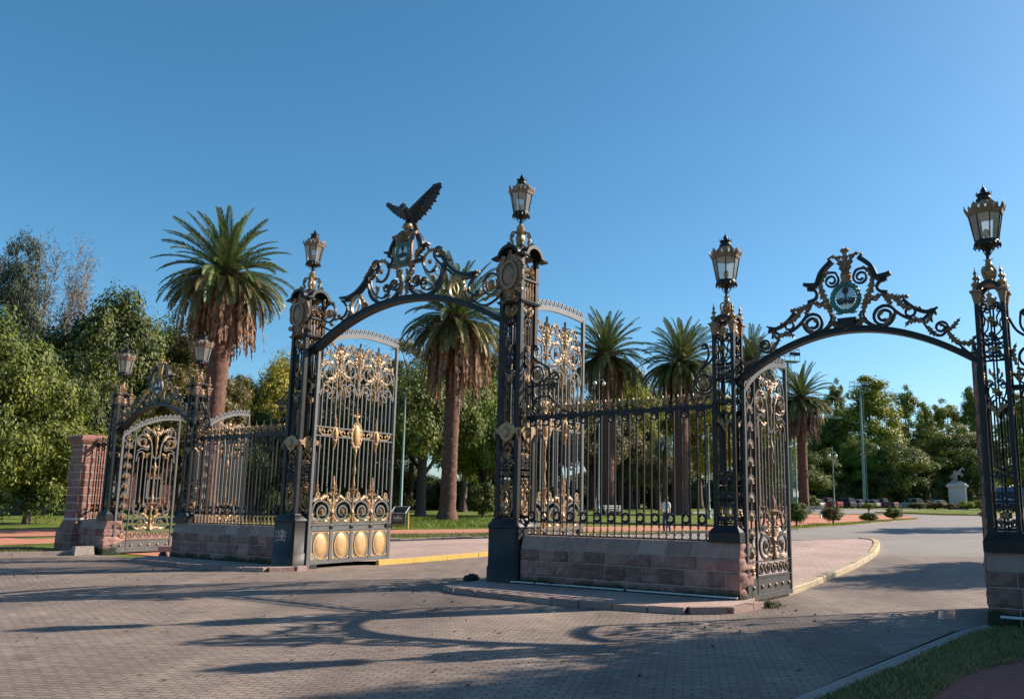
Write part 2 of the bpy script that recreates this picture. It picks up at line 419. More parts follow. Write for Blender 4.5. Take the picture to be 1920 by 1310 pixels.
def brickground(name, a, b_, mort, sx, sy, ang, wav=.25, bump=.8):
    m, nt, N, Lk = nodes(name); out = N('ShaderNodeOutputMaterial'); b = N('ShaderNodeBsdfPrincipled', i_Roughness=.78); geo = N('ShaderNodeNewGeometry')
    b.inputs['Specular IOR Level'].default_value = .35
    mp = N('ShaderNodeMapping'); mp.inputs['Rotation'].default_value = (0, 0, ang); Lk(geo.outputs['Position'], mp.inputs[0])
    s = N('ShaderNodeSeparateXYZ'); Lk(mp.outputs[0], s.inputs[0])
    dv = N('ShaderNodeMath', operation='DIVIDE', i1=sx); Lk(s.outputs[0], dv.inputs[0])
    pp = N('ShaderNodeMath', operation='PINGPONG', i1=.5); Lk(dv.outputs[0], pp.inputs[0])
    ma = N('ShaderNodeMath', operation='MULTIPLY_ADD', i1=sy * wav * 2); Lk(pp.outputs[0], ma.inputs[0]); Lk(s.outputs[1], ma.inputs[2])
    cb = N('ShaderNodeCombineXYZ'); Lk(s.outputs[0], cb.inputs[0]); Lk(ma.outputs[0], cb.inputs[1])
    bt = N('ShaderNodeTexBrick', i_Scale=1.0); bt.inputs['Brick Width'].default_value = sx; bt.inputs['Row Height'].default_value = sy
    bt.inputs['Mortar Size'].default_value = .009; bt.inputs['Mortar Smooth'].default_value = .35; bt.inputs['Bias'].default_value = 0
    bt.inputs['Color1'].default_value = (*a, 1); bt.inputs['Color2'].default_value = (*b_, 1); bt.inputs['Mortar'].default_value = (*mort, 1); Lk(cb.outputs[0], bt.inputs[0])
    nz = N('ShaderNodeTexNoise', i_Scale=.5, i_Detail=7, i_Roughness=.65); Lk(geo.outputs['Position'], nz.inputs['Vector'])
    r = ramp(N, [(.3, (.72, .70, .70)), (.7, (1.12, 1.08, 1.04))]); Lk(nz.outputs[0], r.inputs[0])
    mx = N('ShaderNodeMixRGB', blend_type='MULTIPLY', i0=1); Lk(bt.outputs[0], mx.inputs[1]); Lk(r.outputs[0], mx.inputs[2]); Lk(mx.outputs[0], b.inputs['Base Color'])
    if wav:
        m2 = N('ShaderNodeMapping'); m2.inputs['Rotation'].default_value = (0, 0, TH); m2.inputs['Scale'].default_value = (.55, .05, 1); Lk(geo.outputs['Position'], m2.inputs[0])
        n4 = N('ShaderNodeTexNoise', i_Scale=1.0, i_Detail=6, i_Roughness=.6); Lk(m2.outputs[0], n4.inputs['Vector']); r4 = ramp(N, [(.38, (.70, .69, .69)), (.62, (1.1, 1.08, 1.06))]); Lk(n4.outputs[0], r4.inputs[0])
        n5 = N('ShaderNodeTexNoise', i_Scale=2.3, i_Detail=9, i_Roughness=.75); Lk(geo.outputs['Position'], n5.inputs['Vector']); r5 = ramp(N, [(.30, (.55, .54, .54)), (.46, (1, 1, 1))]); Lk(n5.outputs[0], r5.inputs[0])
        q1 = N('ShaderNodeMixRGB', blend_type='MULTIPLY', i0=1); Lk(mx.outputs[0], q1.inputs[1]); Lk(r4.outputs[0], q1.inputs[2]); q2 = N('ShaderNodeMixRGB', blend_type='MULTIPLY', i0=.8); Lk(q1.outputs[0], q2.inputs[1]); Lk(r5.outputs[0], q2.inputs[2]); Lk(q2.outputs[0], b.inputs['Base Color'])
    n2 = N('ShaderNodeTexNoise', i_Scale=70, i_Detail=3); Lk(geo.outputs['Position'], n2.inputs['Vector'])
    iv = N('ShaderNodeMath', operation='MULTIPLY_ADD', i1=-1.0, i2=1.0); Lk(bt.outputs['Fac'], iv.inputs[0])
    hs = N('ShaderNodeMath', operation='MULTIPLY_ADD', i1=.25); Lk(n2.outputs[0], hs.inputs[0]); Lk(iv.outputs[0], hs.inputs[2])
    bp = N('ShaderNodeBump', i_Strength=bump, i_Distance=.018); Lk(hs.outputs[0], bp.inputs['Height']); Lk(bp.outputs[0], b.inputs['Normal']); Lk(b.outputs[0], out.inputs[0]); return m
M['pavers'] = brickground('interlocking_road_pavers', (.30, .242, .208), (.22, .178, .155), (.115, .092, .083), .18, .09, .12)
M['sidewalk'] = brickground('pink_footway_bricks', (.47, .345, .30), (.40, .285, .25), (.26, .19, .17), .26, .13, -TH, 0, .4)

def asphalt():
    m, nt, N, Lk = nodes('worn_asphalt'); out = N('ShaderNodeOutputMaterial'); b = N('ShaderNodeBsdfPrincipled', i_Roughness=.85); geo = N('ShaderNodeNewGeometry')
    nz = N('ShaderNodeTexNoise', i_Scale=.35, i_Detail=8, i_Roughness=.7); Lk(geo.outputs['Position'], nz.inputs['Vector'])
    r = ramp(N, [(.3, (.165, .145, .135)), (.7, (.245, .21, .195))]); Lk(nz.outputs[0], r.inputs[0]); Lk(r.outputs[0], b.inputs['Base Color'])
    n2 = N('ShaderNodeTexNoise', i_Scale=60, i_Detail=4); Lk(geo.outputs['Position'], n2.inputs['Vector'])
    bp = N('ShaderNodeBump', i_Strength=.4, i_Distance=.01); Lk(n2.outputs[0], bp.inputs['Height']); Lk(bp.outputs[0], b.inputs['Normal']); Lk(b.outputs[0], out.inputs[0]); return m
M['asphalt'] = asphalt()

def lawn(name, cols, sc=.25):
    m, nt, N, Lk = nodes(name); out = N('ShaderNodeOutputMaterial'); b = N('ShaderNodeBsdfPrincipled', i_Roughness=.95); geo = N('ShaderNodeNewGeometry')
    b.inputs['Specular IOR Level'].default_value = .15
    nz = N('ShaderNodeTexNoise', i_Scale=sc, i_Detail=10, i_Roughness=.72); Lk(geo.outputs['Position'], nz.inputs['Vector'])
    r = ramp(N, [(.32, cols[0]), (.5, cols[1]), (.68, cols[2])]); Lk(nz.outputs[0], r.inputs[0]); Lk(r.outputs[0], b.inputs['Base Color'])
    n2 = N('ShaderNodeTexNoise', i_Scale=9, i_Detail=8, i_Roughness=.8); Lk(geo.outputs['Position'], n2.inputs['Vector'])
    bp = N('ShaderNodeBump', i_Strength=1, i_Distance=.12); Lk(n2.outputs[0], bp.inputs['Height']); Lk(bp.outputs[0], b.inputs['Normal']); Lk(b.outputs[0], out.inputs[0]); return m
M['lawn'] = lawn('park_lawn', ((.06, .10, .015), (.13, .175, .03), (.27, .23, .075)))
M['verge'] = lawn('verge_turf', ((.10, .10, .035), (.19, .175, .065), (.33, .25, .13)), .8)
M['grassblade'] = leafmat('grass_blades', (.09, .095, .03), (.18, .175, .06), (.34, .27, .13), .2)
M['lf_dark'] = leafmat('dark_green_leaves', (.011, .022, .005), (.044, .068, .012), (.18, .185, .028))  # near-black and golden ends carry shadow and sunlight in the leaf colour
M['lf_mid'] = leafmat('mid_green_leaves', (.020, .038, .007), (.085, .122, .018), (.25, .255, .035))  # dark and light stops put leaf shade and sun into the green
M['lf_bright'] = leafmat('bright_green_leaves', (.045, .085, .010), (.12, .185, .018), (.25, .27, .03))
M['lf_yellow'] = leafmat('yellowing_leaves', (.07, .10, .012), (.21, .235, .022), (.38, .34, .035))
M['lf_gold'] = leafmat('golden_autumn_leaves', (.10, .10, .013), (.30, .26, .024), (.50, .38, .04))
M['lf_olive'] = leafmat('olive_brown_leaves', (.04, .042, .014), (.12, .105, .032), (.25, .19, .06))
M['lf_grey'] = leafmat('grey_green_needles', (.018, .028, .020), (.045, .060, .040), (.10, .115, .07))
M['lf_twig'] = leafmat('dry_grey_twigs', (.07, .06, .045), (.15, .125, .10), (.26, .22, .175), .1)
M['frond'] = leafmat('palm_leaflets', (.030, .058, .018), (.085, .125, .038), (.21, .235, .08), .2, .36)
M['frondold'] = leafmat('olive_palm_leaflets', (.06, .07, .022), (.14, .13, .045), (.26, .20, .07), .25, .5)
M['frondblue'] = leafmat('blue_palm_leaflets', (.10, .15, .13), (.20, .27, .24), (.30, .36, .30), .2, .5)
M['skirt'] = leafmat('dead_palm_leaves', (.11, .058, .038), (.25, .145, .095), (.42, .27, .175), .25, .8)
M['skirtgrey'] = leafmat('grey_dead_palm_leaves', (.07, .05, .04), (.16, .115, .09), (.27, .19, .14), .25, .8)
# ------------------------------------------------------------------ ironwork vocabulary
def curl(mb, x, z, ang, ln, r, side, w=.02, t=.02, y=0.0, turns=1.35, end=.3):
    a = rad(ang); P = [(x, z), (x + math.cos(a) * ln * .5, z + math.sin(a) * ln * .5), (x + math.cos(a) * ln, z + math.sin(a) * ln)]
    mb.bar(spi(P, r, side, turns, end), w, t, y)

def ss(P, r1, s1, r2, s2, t1=1.3, t2=1.3, n=5):
    return spi(spi(cat(P, n), r2, s2, t2)[::-1], r1, s1, t1)

def endpt(P): return P[-1]

def lantern_meshes():
    fr = MB(); gl = MB(); cw = MB(); bu = MB(); n = 8; a0 = PI / 8
    fr.lathe([(.045, -.20), (.03, -.16), (.03, -.05), (.05, 0)], n=8)
    for k in range(4):
        a = PI / 4 + k * PI / 2; fr.tube([(.03 * math.cos(a), .03 * math.sin(a), -.10), (.08 * math.cos(a), .08 * math.sin(a), -.03), (.12 * math.cos(a), .12 * math.sin(a), .05)], .009, 5)
    fr.tube([(-.075, 0, -.17), (.075, 0, -.17)], .006, 5)
    fr.lathe([(.05, 0), (.15, .035), (.195, .06), (.20, .10), (.185, .12), (.18, .145), (.165, .15)], n=n, a0=a0)
    for k in range(16):
        a = 2 * PI * k / 16; c, s_ = math.cos(a), math.sin(a)
        fr.tube([(.185 * c, .185 * s_, .085), (.20 * c, .20 * s_, .045), (.19 * c, .19 * s_, .015)], [.016, .014, .003], 5)
    for k in range(n):
        a = a0 + 2 * PI * k / n; fr.tube([(.178 * math.cos(a), .178 * math.sin(a), .14), (.256 * math.cos(a), .256 * math.sin(a), .57)], .0095, 4)
        b = a0 + 2 * PI * (k + 1) / n
        fr.tube([(.252 * math.cos(a), .252 * math.sin(a), .60), (.20 * math.cos(a), .20 * math.sin(a), .72), (.11 * math.cos(a), .11 * math.sin(a), .81)], .007, 4)
        p = [(.174 * math.cos(q), .174 * math.sin(q), .145) for q in (a, b)] + [(.252 * math.cos(q), .252 * math.sin(q), .57) for q in (b, a)]
        gl.add(p, [(0, 1, 2, 3)])
        p = [(.248 * math.cos(q), .248 * math.sin(q), .60) for q in (a, b)] + [(.196 * math.cos(q), .196 * math.sin(q), .72) for q in (b, a)]
        gl.add(p, [(0, 1, 2, 3)])
        p = [(.196 * math.cos(q), .196 * math.sin(q), .72) for q in (a, b)] + [(.108 * math.cos(q), .108 * math.sin(q), .81) for q in (b, a)]
        gl.add(p, [(0, 1, 2, 3)])
    fr.lathe([(.10, .80), (.125, .815), (.125, .84), (.10, .86), (.095, .90), (.115, .91), (.115, .925), (.06, .94), (.022, .955), (.045, .985), (.035, 1.02), (.012, 1.05), (.004, 1.10)], n=10)
    for k in range(10):
        a = 2 * PI * k / 10; fr.tube([(.108 * math.cos(a), .108 * math.sin(a), .92), (.116 * math.cos(a), .116 * math.sin(a), .965)], [.010, .002], 4)
    # crown band with a leaf over every corner and every side
    V = []; prof = [(.245, .555), (.272, .56), (.283, .60), (.295, .625), (.285, .635), (.262, .63), (.25, .60)]
    cw.lathe(prof, n=n, a0=a0)
    for k in range(16):
        a = a0 + PI * k / 8; R = .288 if k % 2 == 0 else .27; big = 1.25 if k % 2 == 0 else .85; c, s_ = math.cos(a), math.sin(a); tx, ty = -s_, c
        w = .045 * big; h = .095 * big
        cw.add([(R * c - tx * w, R * s_ - ty * w, .625), ((R + .02) * c - tx * w * .8, (R + .02) * s_ - ty * w * .8, .625 + h * .55), ((R + .03) * c, (R + .03) * s_, .625 + h),
                ((R + .02) * c + tx * w * .8, (R + .02) * s_ + ty * w * .8, .625 + h * .55), (R * c + tx * w, R * s_ + ty * w, .625), ((R - .025) * c, (R - .025) * s_, .64), ((R + .03) * c, (R + .03) * s_, .66)],
               [(0, 6, 1), (1, 6, 2), (2, 6, 3), (3, 6, 4), (0, 1, 5), (1, 2, 5), (2, 3, 5), (3, 4, 5), (0, 4, 6), (0, 5, 4)])
    bu.ball((0, 0, .27), (.055, .055, .075)); bu.lathe([(.03, .14), (.03, .21)], n=8)
    return raw('lantern_frame', fr, M['iron']), raw('lantern_glass', gl, M['glass']), raw('lantern_crown', cw, M['bronzegold']), raw('lantern_bulb', bu, M['warmbulb'])
LAN = lantern_meshes()
def lantern(root, z):
    f = link('lantern', LAN[0], root, (0, 0, z))
    link('pane', LAN[1], f); link('crown', LAN[2], f); link('bulb', LAN[3], f)

# ------------------------------------------------------------------ slim lamp pillars beside the side gates
def pillar_panel():
    I = MB(); g = MB(); y = -.185
    I.bar([(0, 1.27), (0, 4.76)], .020, .020, y)
    for z in (1.30, 1.72, 4.21, 3.93): I.bar([(-.165, z), (.165, z)], .022, .024, y)
    for z, r, dz in ((1.36, .05, 1), (1.66, .05, -1), (1.80, .055, 1), (2.14, .058, -1)):
        curl(I, .005, z, 62 * dz, .045, r, -dz, .018, .02, y)
    I.bar(cat([(.012, 2.18), (.03, 2.22), (.082, 2.26), (.088, 2.34), (.088, 3.22), (.075, 3.28), (.02, 3.34)]), .018, .02, y)
    I.bar(cat([(.0, 3.08), (.10, 3.25), (.15, 3.42), (.12, 3.55)]), .018, .02, y); curl(I, .12, 3.55, 140, .02, .05, 1, .018, .02, y)
    curl(I, .005, 3.97, 60, .05, .05, -1, .018, .02, y); curl(I, .005, 4.17, -60, .05, .045, 1, .018, .02, y)
    I.bar(cat([(.03, 4.25), (.10, 4.30), (.145, 4.37), (.10, 4.44), (.088, 4.50), (.088, 4.56), (.12, 4.62), (.15, 4.70), (.12, 4.78)]), .018, .02, y)
    curl(I, .12, 4.78, 150, .01, .045, 1, .018, .02, y); curl(I, .03, 4.25, 200, .01, .04, -1, .018, .02, y)
    I.mir()
    g.ros(0, 1.51, .075, y - .012, .03); g.ros(0, 3.40, .06, y - .012, .03); g.ros(0, 4.52, .06, y - .012, .03, 4)
    g.ell(0, 4.06, .075, .03, y, .03); g.ell(0, 3.60, .028, .03, y, .03); g.ell(0, 1.98, .05, .022, y, .03)
    h = MB()
    h.leaf([(.01, 3.06), (.07, 3.14), (.14, 3.17), (.17, 3.12)], .075, .03, y - .01); h.leaf([(.0, 2.98), (.04, 3.10), (.06, 3.22)], .05, .03, y - .01)
    h.leaf([(.02, 4.80), (.08, 4.82), (.10, 4.88)], .05, .03, y); h.leaf([(.02, 3.63), (.06, 3.68), (.07, 3.76)], .045, .03, y)
    h.leaf([(.02, 1.60), (.09, 1.60), (.13, 1.55)], .05, .025, y); h.leaf([(.02, 1.42), (.09, 1.42), (.13, 1.47)], .05, .025, y)
    h.mir(); g.merge(h); g.leaf([(0, 4.74), (0, 4.86), (0, 4.98)], .10, .04, y, 3)
    return raw('pillar_panel', I, M['iron']), [raw('pillar_gilding', q, M['gold']) for q in pieces(g)]

def make_pillar(label):
    t = thing('lamp_pillar', label, 'iron pillar', G(PU1), -TH, 'iron lamp pillars of the side gates')
    b = MB(); b.steps([(.305, .97), (.305, 1.14), (.29, 1.15), (.275, 1.19), (.235, 1.235), (.225, 1.27)]); mk('plinth', b, M['iron'], t)
    p = MB(); p.box(-.033, .033, -.033, .033, 1.25, 4.79); pm = raw('post', p, M['iron'])
    cpm = MB(); cpm.steps([(.034, 4.78), (.036, 4.80), (.055, 4.90), (.065, 4.96), (.085, 4.97), (.085, 5.0)])
    cpm = raw('capital', cpm, M['bronzegold'])
    fn = MB(); fn.lathe([(.05, 5.0), (.055, 5.03), (.03, 5.05), (.07, 5.10), (.055, 5.13), (.02, 5.15), (.02, 5.17), (.05, 5.20), (.02, 5.235), (.015, 5.26), (.03, 5.285), (.008, 5.33), (.002, 5.40)], n=10)
    fn = raw('finial', fn, M['gold'])
    for sx in (-1, 1):
        for sy in (-1, 1):
            q = link('post', pm, t, (sx * .185, sy * .185, 0)); link('capital', cpm, q); link('finial', fn, q)
    pi, pg = pillar_panel()
    hd = MB(); A = arc(0, 4.97, .155, 0, 180, 16); hd.bar([(.21, 4.985)] + A + [(-.21, 4.985)], .045, .10, -.185); hd = raw('arched_hood', hd, M['iron'])
    for k in range(4):
        q = link('panel', pi, t, rz=k * PI / 2); [link('gilded_trim', e, q) for e in pg]; link('arched_hood', hd, t, rz=k * PI / 2)
    u = MB(); u.lathe([(.12, 5.10), (.13, 5.13), (.06, 5.17), (.05, 5.20), (.085, 5.28), (.09, 5.33), (.05, 5.38), (.035, 5.42), (.055, 5.45), (.04, 5.49), (.05, 5.53)], n=12)
    for k in range(4):
        v = MB(); v.bar(spi(cat([(.045, 5.40), (.10, 5.40), (.125, 5.32), (.09, 5.22)]), .03, -1, 1), .02, .022)
        c, s_ = math.cos(k * PI / 2 + PI / 4), math.sin(k * PI / 2 + PI / 4); u.merge(v, lambda p: (p[0] * c - p[1] * s_, p[0] * s_ + p[1] * c, p[2]))
    mk('urn', u, M['gold'], t); lantern(t, 5.70); return t

# ------------------------------------------------------------------ big gate towers
def tower_panel():
    I = MB(); g = MB(); h = MB(); y = -.262; W = .205
    for z in (1.34, 2.20, 2.34, 3.02): I.bar([(-W, z), (W, z)], .03, .03, y)
    I.bar([(0, 3.25), (0, 5.75)], .022, .022, y)
    I.bar(cat([(.0, 5.62), (.05, 5.66), (.10, 5.58), (.105, 5.45), (.105, 5.12), (.06, 5.05)]), .022, .022, y)
    I.bar([(.10, 3.25), (.10, 4.40)], .022, .022, y); I.bar([(.165, 3.25), (.165, 5.75)], .016, .02, y)
    curl(I, .10, 4.40, 60, .03, .055, 1, .02, .022, y); curl(I, .012, 4.62, 40, .06, .065, 1, .022, .022, y); curl(I, .012, 4.92, -30, .05, .05, -1, .022, .022, y)
    I.bar(cat([(.05, 5.05), (.06, 4.98), (.03, 4.92)]), .018, .02, y)
    curl(I, .10, 2.85, -90, .02, .06, 1, .022, .022, y); I.bar(cat([(.02, 2.98), (.05, 2.72), (.10, 2.85)]), .018, .02, y)
    curl(I, .02, 2.44, 50, .06, .06, -1, .022, .022, y); curl(I, .03, 3.0, -40, .05, .05, 1, .022, .022, y)
    for z in (2.10, 2.48): curl(I, .03, z, 10, .06, .055, (-1 if z < 2.2 else 1), .02, .022, y)
    I.bar(ss([(.03, 1.40), (.12, 1.42), (.17, 1.56), (.15, 1.72), (.10, 1.86)], .04, 1, .045, -1), .022, .024, y)
    I.mir(); I.ring(0, 2.27, .03, .03, .014, .02, y); I.ring(.12, 2.27, .028, .03, .014, .02, y); I.ring(-.12, 2.27, .028, .03, .014, .02, y)
    # gilding: heart of leaves, mask, bell-flower drops, foliage band, balusters and arch foliage
    h.leaf([(.0, 1.38), (.08, 1.42), (.15, 1.56), (.15, 1.74)], .075, .04, y - .01); h.leaf([(.15, 1.62), (.12, 1.80), (.15, 1.92), (.20, 1.95)], .075, .04, y - .01)
    h.leaf([(.0, 1.50), (.06, 1.56), (.07, 1.66), (.03, 1.70)], .06, .03, y - .02); h.leaf([(.14, 1.86), (.07, 1.92), (.02, 1.86)], .06, .03, y - .01)
    h.leaf([(0, 1.98), (.06, 2.04), (.10, 2.12)], .06, .03, y - .01); h.leaf([(.02, 2.14), (.05, 2.02), (.02, 1.92)], .05, .03, y - .02)
    h.leaf([(.03, 2.62), (.09, 2.66), (.13, 2.62)], .06, .03, y - .01); h.leaf([(.02, 2.92), (.10, 2.96), (.14, 2.90), (.12, 2.80)], .07, .03, y - .01)
    h.leaf([(.02, 2.84), (.08, 2.78), (.06, 2.70)], .06, .03, y - .02); h.ball((.155, y - .01, 1.97), .035); h.ball((.12, y - .01, 2.52), .028)
    h.leaf([(.02, 4.30), (.08, 4.40), (.15, 4.46)], .07, .03, y - .01); h.leaf([(.02, 4.22), (.06, 4.30), (.08, 4.38)], .05, .03, y - .01)
    h.leaf([(.02, 5.70), (.09, 5.80), (.16, 5.76)], .09, .04, y - .01); h.leaf([(.02, 5.86), (.10, 5.93), (.17, 5.90)], .08, .04, y - .01); h.leaf([(.10, 5.72), (.16, 5.84), (.13, 5.96)], .07, .04, y - .01)
    h.leaf([(.18, 6.56), (.12, 6.64), (.04, 6.62)], .09, .05, y - .02); h.leaf([(.02, 6.66), (.10, 6.74), (.16, 6.72)], .09, .05, y - .02); h.leaf([(.02, 6.80), (.09, 6.86), (.13, 6.92)], .08, .05, y - .02)
    h.leaf([(.17, 6.66), (.13, 6.78), (.07, 6.84)], .07, .05, y - .02); h.ball((.10, y - .03, 6.62), .035); h.ball((.07, y - .03, 6.76), .03)
    for x in (.05, .145):
        h.lathe([(.02, 6.08), (.03, 6.11), (.018, 6.16), (.032, 6.24), (.018, 6.32), (.014, 6.40), (.028, 6.47), (.02, 6.50)], x, y, 8)
    h.mir(); g.merge(h); g.ros(0, 2.10, .05, y - .02, .04, 5); g.ros(0, 2.82, .055, y - .02, .05, 5); g.ell(0, 2.68, .04, .02, y, .03)
    g.ros(0, 5.80, .07, y - .02, .05, 6); g.ros(0, 6.70, .06, y - .03, .05, 6); g.lathe([(.03, 4.30), (.035, 4.36), (.02, 4.42)], 0, y, 8); g.lathe([(.015, 4.90), (.045, 4.93), (.045, 5.03), (.015, 5.06)], 0, y, 8)
    # sash round the shaft
    g.prism([(-.33, 3.10), (-.33, 3.24), (-.24, 3.22), (-.16, 3.30), (0, 3.36), (.16, 3.30), (.24, 3.22), (.33, 3.24), (.33, 3.10), (.2, 3.11), (.12, 2.98), (0, 2.94), (-.12, 2.98), (-.2, 3.11)], y - .075, y - .04)
    g.ell(0, 3.14, .075, .13, y - .075, .05, back=False); g.leaf([(-.33, 3.20), (-.37, 3.10), (-.34, 2.98)], .06, .04, y - .05); g.leaf([(.33, 3.20), (.37, 3.10), (.34, 2.98)], .06, .04, y - .05)
    return raw('tower_panel', I, M['iron']), [raw('tower_gilding', q, M['gold']) for q in pieces(g)]

def make_tower(label):
    t = thing('gate_tower', label, 'gate tower', G(-TU), -TH, 'towers of the main gate')
    b = MB(); ch = .055; H = .41; prof = []
    def octo(h, z, c=ch): return [(h - c, -h, z), (h, -h + c, z), (h, h - c, z), (h - c, h, z), (-h + c, h, z), (-h, h - c, z), (-h, -h + c, z), (-h + c, -h, z)]
    rows = [octo(.425, -.13), octo(.425, .30), octo(.41, .32), octo(.41, 1.10), octo(.43, 1.12), octo(.43, 1.16), octo(.36, 1.25, .03), octo(.33, 1.31, .01)]
    vs = [p for r in rows for p in r]; fs = [(i * 8 + k, i * 8 + (k + 1) % 8, (i + 1) * 8 + (k + 1) % 8, (i + 1) * 8 + k) for i in range(len(rows) - 1) for k in range(8)]; fs.append(tuple(range((len(rows) - 1) * 8, len(rows) * 8)))
    b.add(vs, fs); mk('plinth', b, M['iron'], t)
    p = MB(); p.box(-.05, .05, -.05, .05, 1.29, 7.06); p.box(-.056, .056, -.056, .056, 6.50, 6.56); pm = raw('post', p, M['iron'])
    for sx in (-1, 1):
        for sy in (-1, 1): link('post', pm, t, (sx * .255, sy * .255, 0))
    pi, pg = tower_panel()
    hd = MB(); A = arc(0, 7.03, .27, 0, 180, 20, .25); hd.bar([(.47, 7.03), (.38, 7.05), (.31, 7.06)] + A[1:-1] + [(-.31, 7.06), (-.38, 7.05), (-.47, 7.03)], [.03, .045] + [.075] * 21 + [.045, .03], .20, -.34)
    hd.bar(arc(0, 7.03, .22, 0, 180, 18, .20), .03, .06, -.29)
    hd = raw('arched_hood', hd, M['iron'])
    lg = MB(); lg.box(-.36, .36, -.36, .36, 6.03, 6.05); lg.box(-.335, .335, -.335, .335, 6.0, 6.027); lg.box(-.32, .32, -.32, .32, 6.51, 6.55); mk('ledge', lg, M['iron'], t)
    for k in range(4):
        q = link('panel', pi, t, rz=k * PI / 2); [link('gilded_trim', e, q) for e in pg]; link('arched_hood', hd, t, rz=k * PI / 2)
    rf = MB(); rf.steps([(.29, 7.05), (.27, 7.16), (.19, 7.30), (.13, 7.34)]); mk('roof', rf, M['iron'], t)
    c = MB(); y = -.36   # cartouche shield on the street face
    out = [(-.28, 6.98), (-.16, 7.04), (-.08, 6.98), (-.07, 7.09), (.07, 7.09), (.08, 6.98), (.16, 7.04), (.28, 6.98), (.35, 6.86), (.35, 6.58), (.31, 6.42), (.22, 6.32), (.12, 6.24), (.05, 6.14), (0, 6.10)]
    c.prism(out + [(-x, z) for x, z in out[:-1][::-1] if x > 0 and z < 6.97][::-1][::-1] , y, y + .05)
    c.ring(0, 6.62, .215, .30, .05, .06, y - .02, 26); c.ell(0, 6.62, .20, .285, y, .06, back=False)
    hh = MB(); hh.bar(spi([(.10, 7.02), (.18, 7.05)], .075, -1, 1.3), .05, .07, y); hh.leaf([(.31, 6.92), (.36, 6.78), (.33, 6.62)], .11, .06, y); hh.leaf([(.34, 6.66), (.33, 6.48), (.24, 6.36)], .11, .06, y)
    hh.leaf([(.22, 6.38), (.12, 6.26), (.16, 6.14)], .10, .06, y); hh.leaf([(.06, 6.26), (.10, 6.14), (.05, 6.02)], .09, .06, y); hh.bar(spi([(.20, 6.30), (.28, 6.22)], .05, 1, 1.2), .04, .05, y); hh.leaf([(.10, 6.06), (.20, 6.02), (.26, 6.10)], .09, .05, y + .02); hh.mir(); c.merge(hh)
    c.leaf([(0, 7.0), (0, 7.10), (0, 7.22)], .13, .06, y, 3)
    mk('cartouche', c, M['bronzegold'], t)
    u = MB(); u.lathe([(.13, 7.34), (.15, 7.37), (.07, 7.40), (.10, 7.46), (.115, 7.56), (.09, 7.64), (.05, 7.67), (.065, 7.70), (.09, 7.74), (.095, 7.82), (.06, 7.86), (.045, 7.90)], n=12)
    for k in range(4):
        v = MB(); v.bar(ss([(.09, 7.68), (.18, 7.70), (.22, 7.58), (.17, 7.46), (.22, 7.38)], .035, -1, .05, 1, 1, 1), .035, .03); v.leaf([(.14, 7.66), (.22, 7.56), (.20, 7.44)], .08, .05); v.ball((.24, 0, 7.37), .05)
        cc, s_ = math.cos(k * PI / 2 + PI / 4), math.sin(k * PI / 2 + PI / 4); u.merge(v, lambda p: (p[0] * cc - p[1] * s_, p[0] * s_ + p[1] * cc, p[2]))
    mk('urn', u, M['gold'], t); lantern(t, 8.03)
    # two wall scroll brackets
    return t

# ------------------------------------------------------------------ railings
def bar_meshes():
    b = MB(); b.box(-.0145, .0145, -.0145, .0145, 1.24, 3.62); bm_ = raw('bar', b, M['iron'])
    s1 = MB(); s1.lathe([(.016, 3.54), (.042, 3.58), (.02, 3.61), (.042, 3.66), (.018, 3.74), (.003, 3.90)], n=6)
    h = MB(); h.leaf([(.01, 3.57), (.06, 3.63), (.07, 3.73)], .045, .035, 0, 2); h.mir(); s1.merge(h); s1 = raw('spear_head', s1, M['gold'])
    s2 = MB(); s2.lathe([(.016, 3.50), (.036, 3.54), (.016, 3.57), (.034, 3.63), (.003, 3.74)], n=6); s2 = raw('spear_head', s2, M['gold'])
    b2 = MB(); b2.box(-.0145, .0145, -.0145, .0145, 1.24, 3.52); b2 = raw('bar', b2, M['iron'])
    bl = MB(); bl.lathe([(.03, .995), (.03, 1.02), (.018, 1.035), (.033, 1.07), (.028, 1.11), (.015, 1.16), (.015, 1.19), (.026, 1.20), (.02, 1.235)], n=8); bl = raw('baluster', bl, M['gold'])
    return bm_, b2, s1, s2, bl
BARS = bar_meshes()

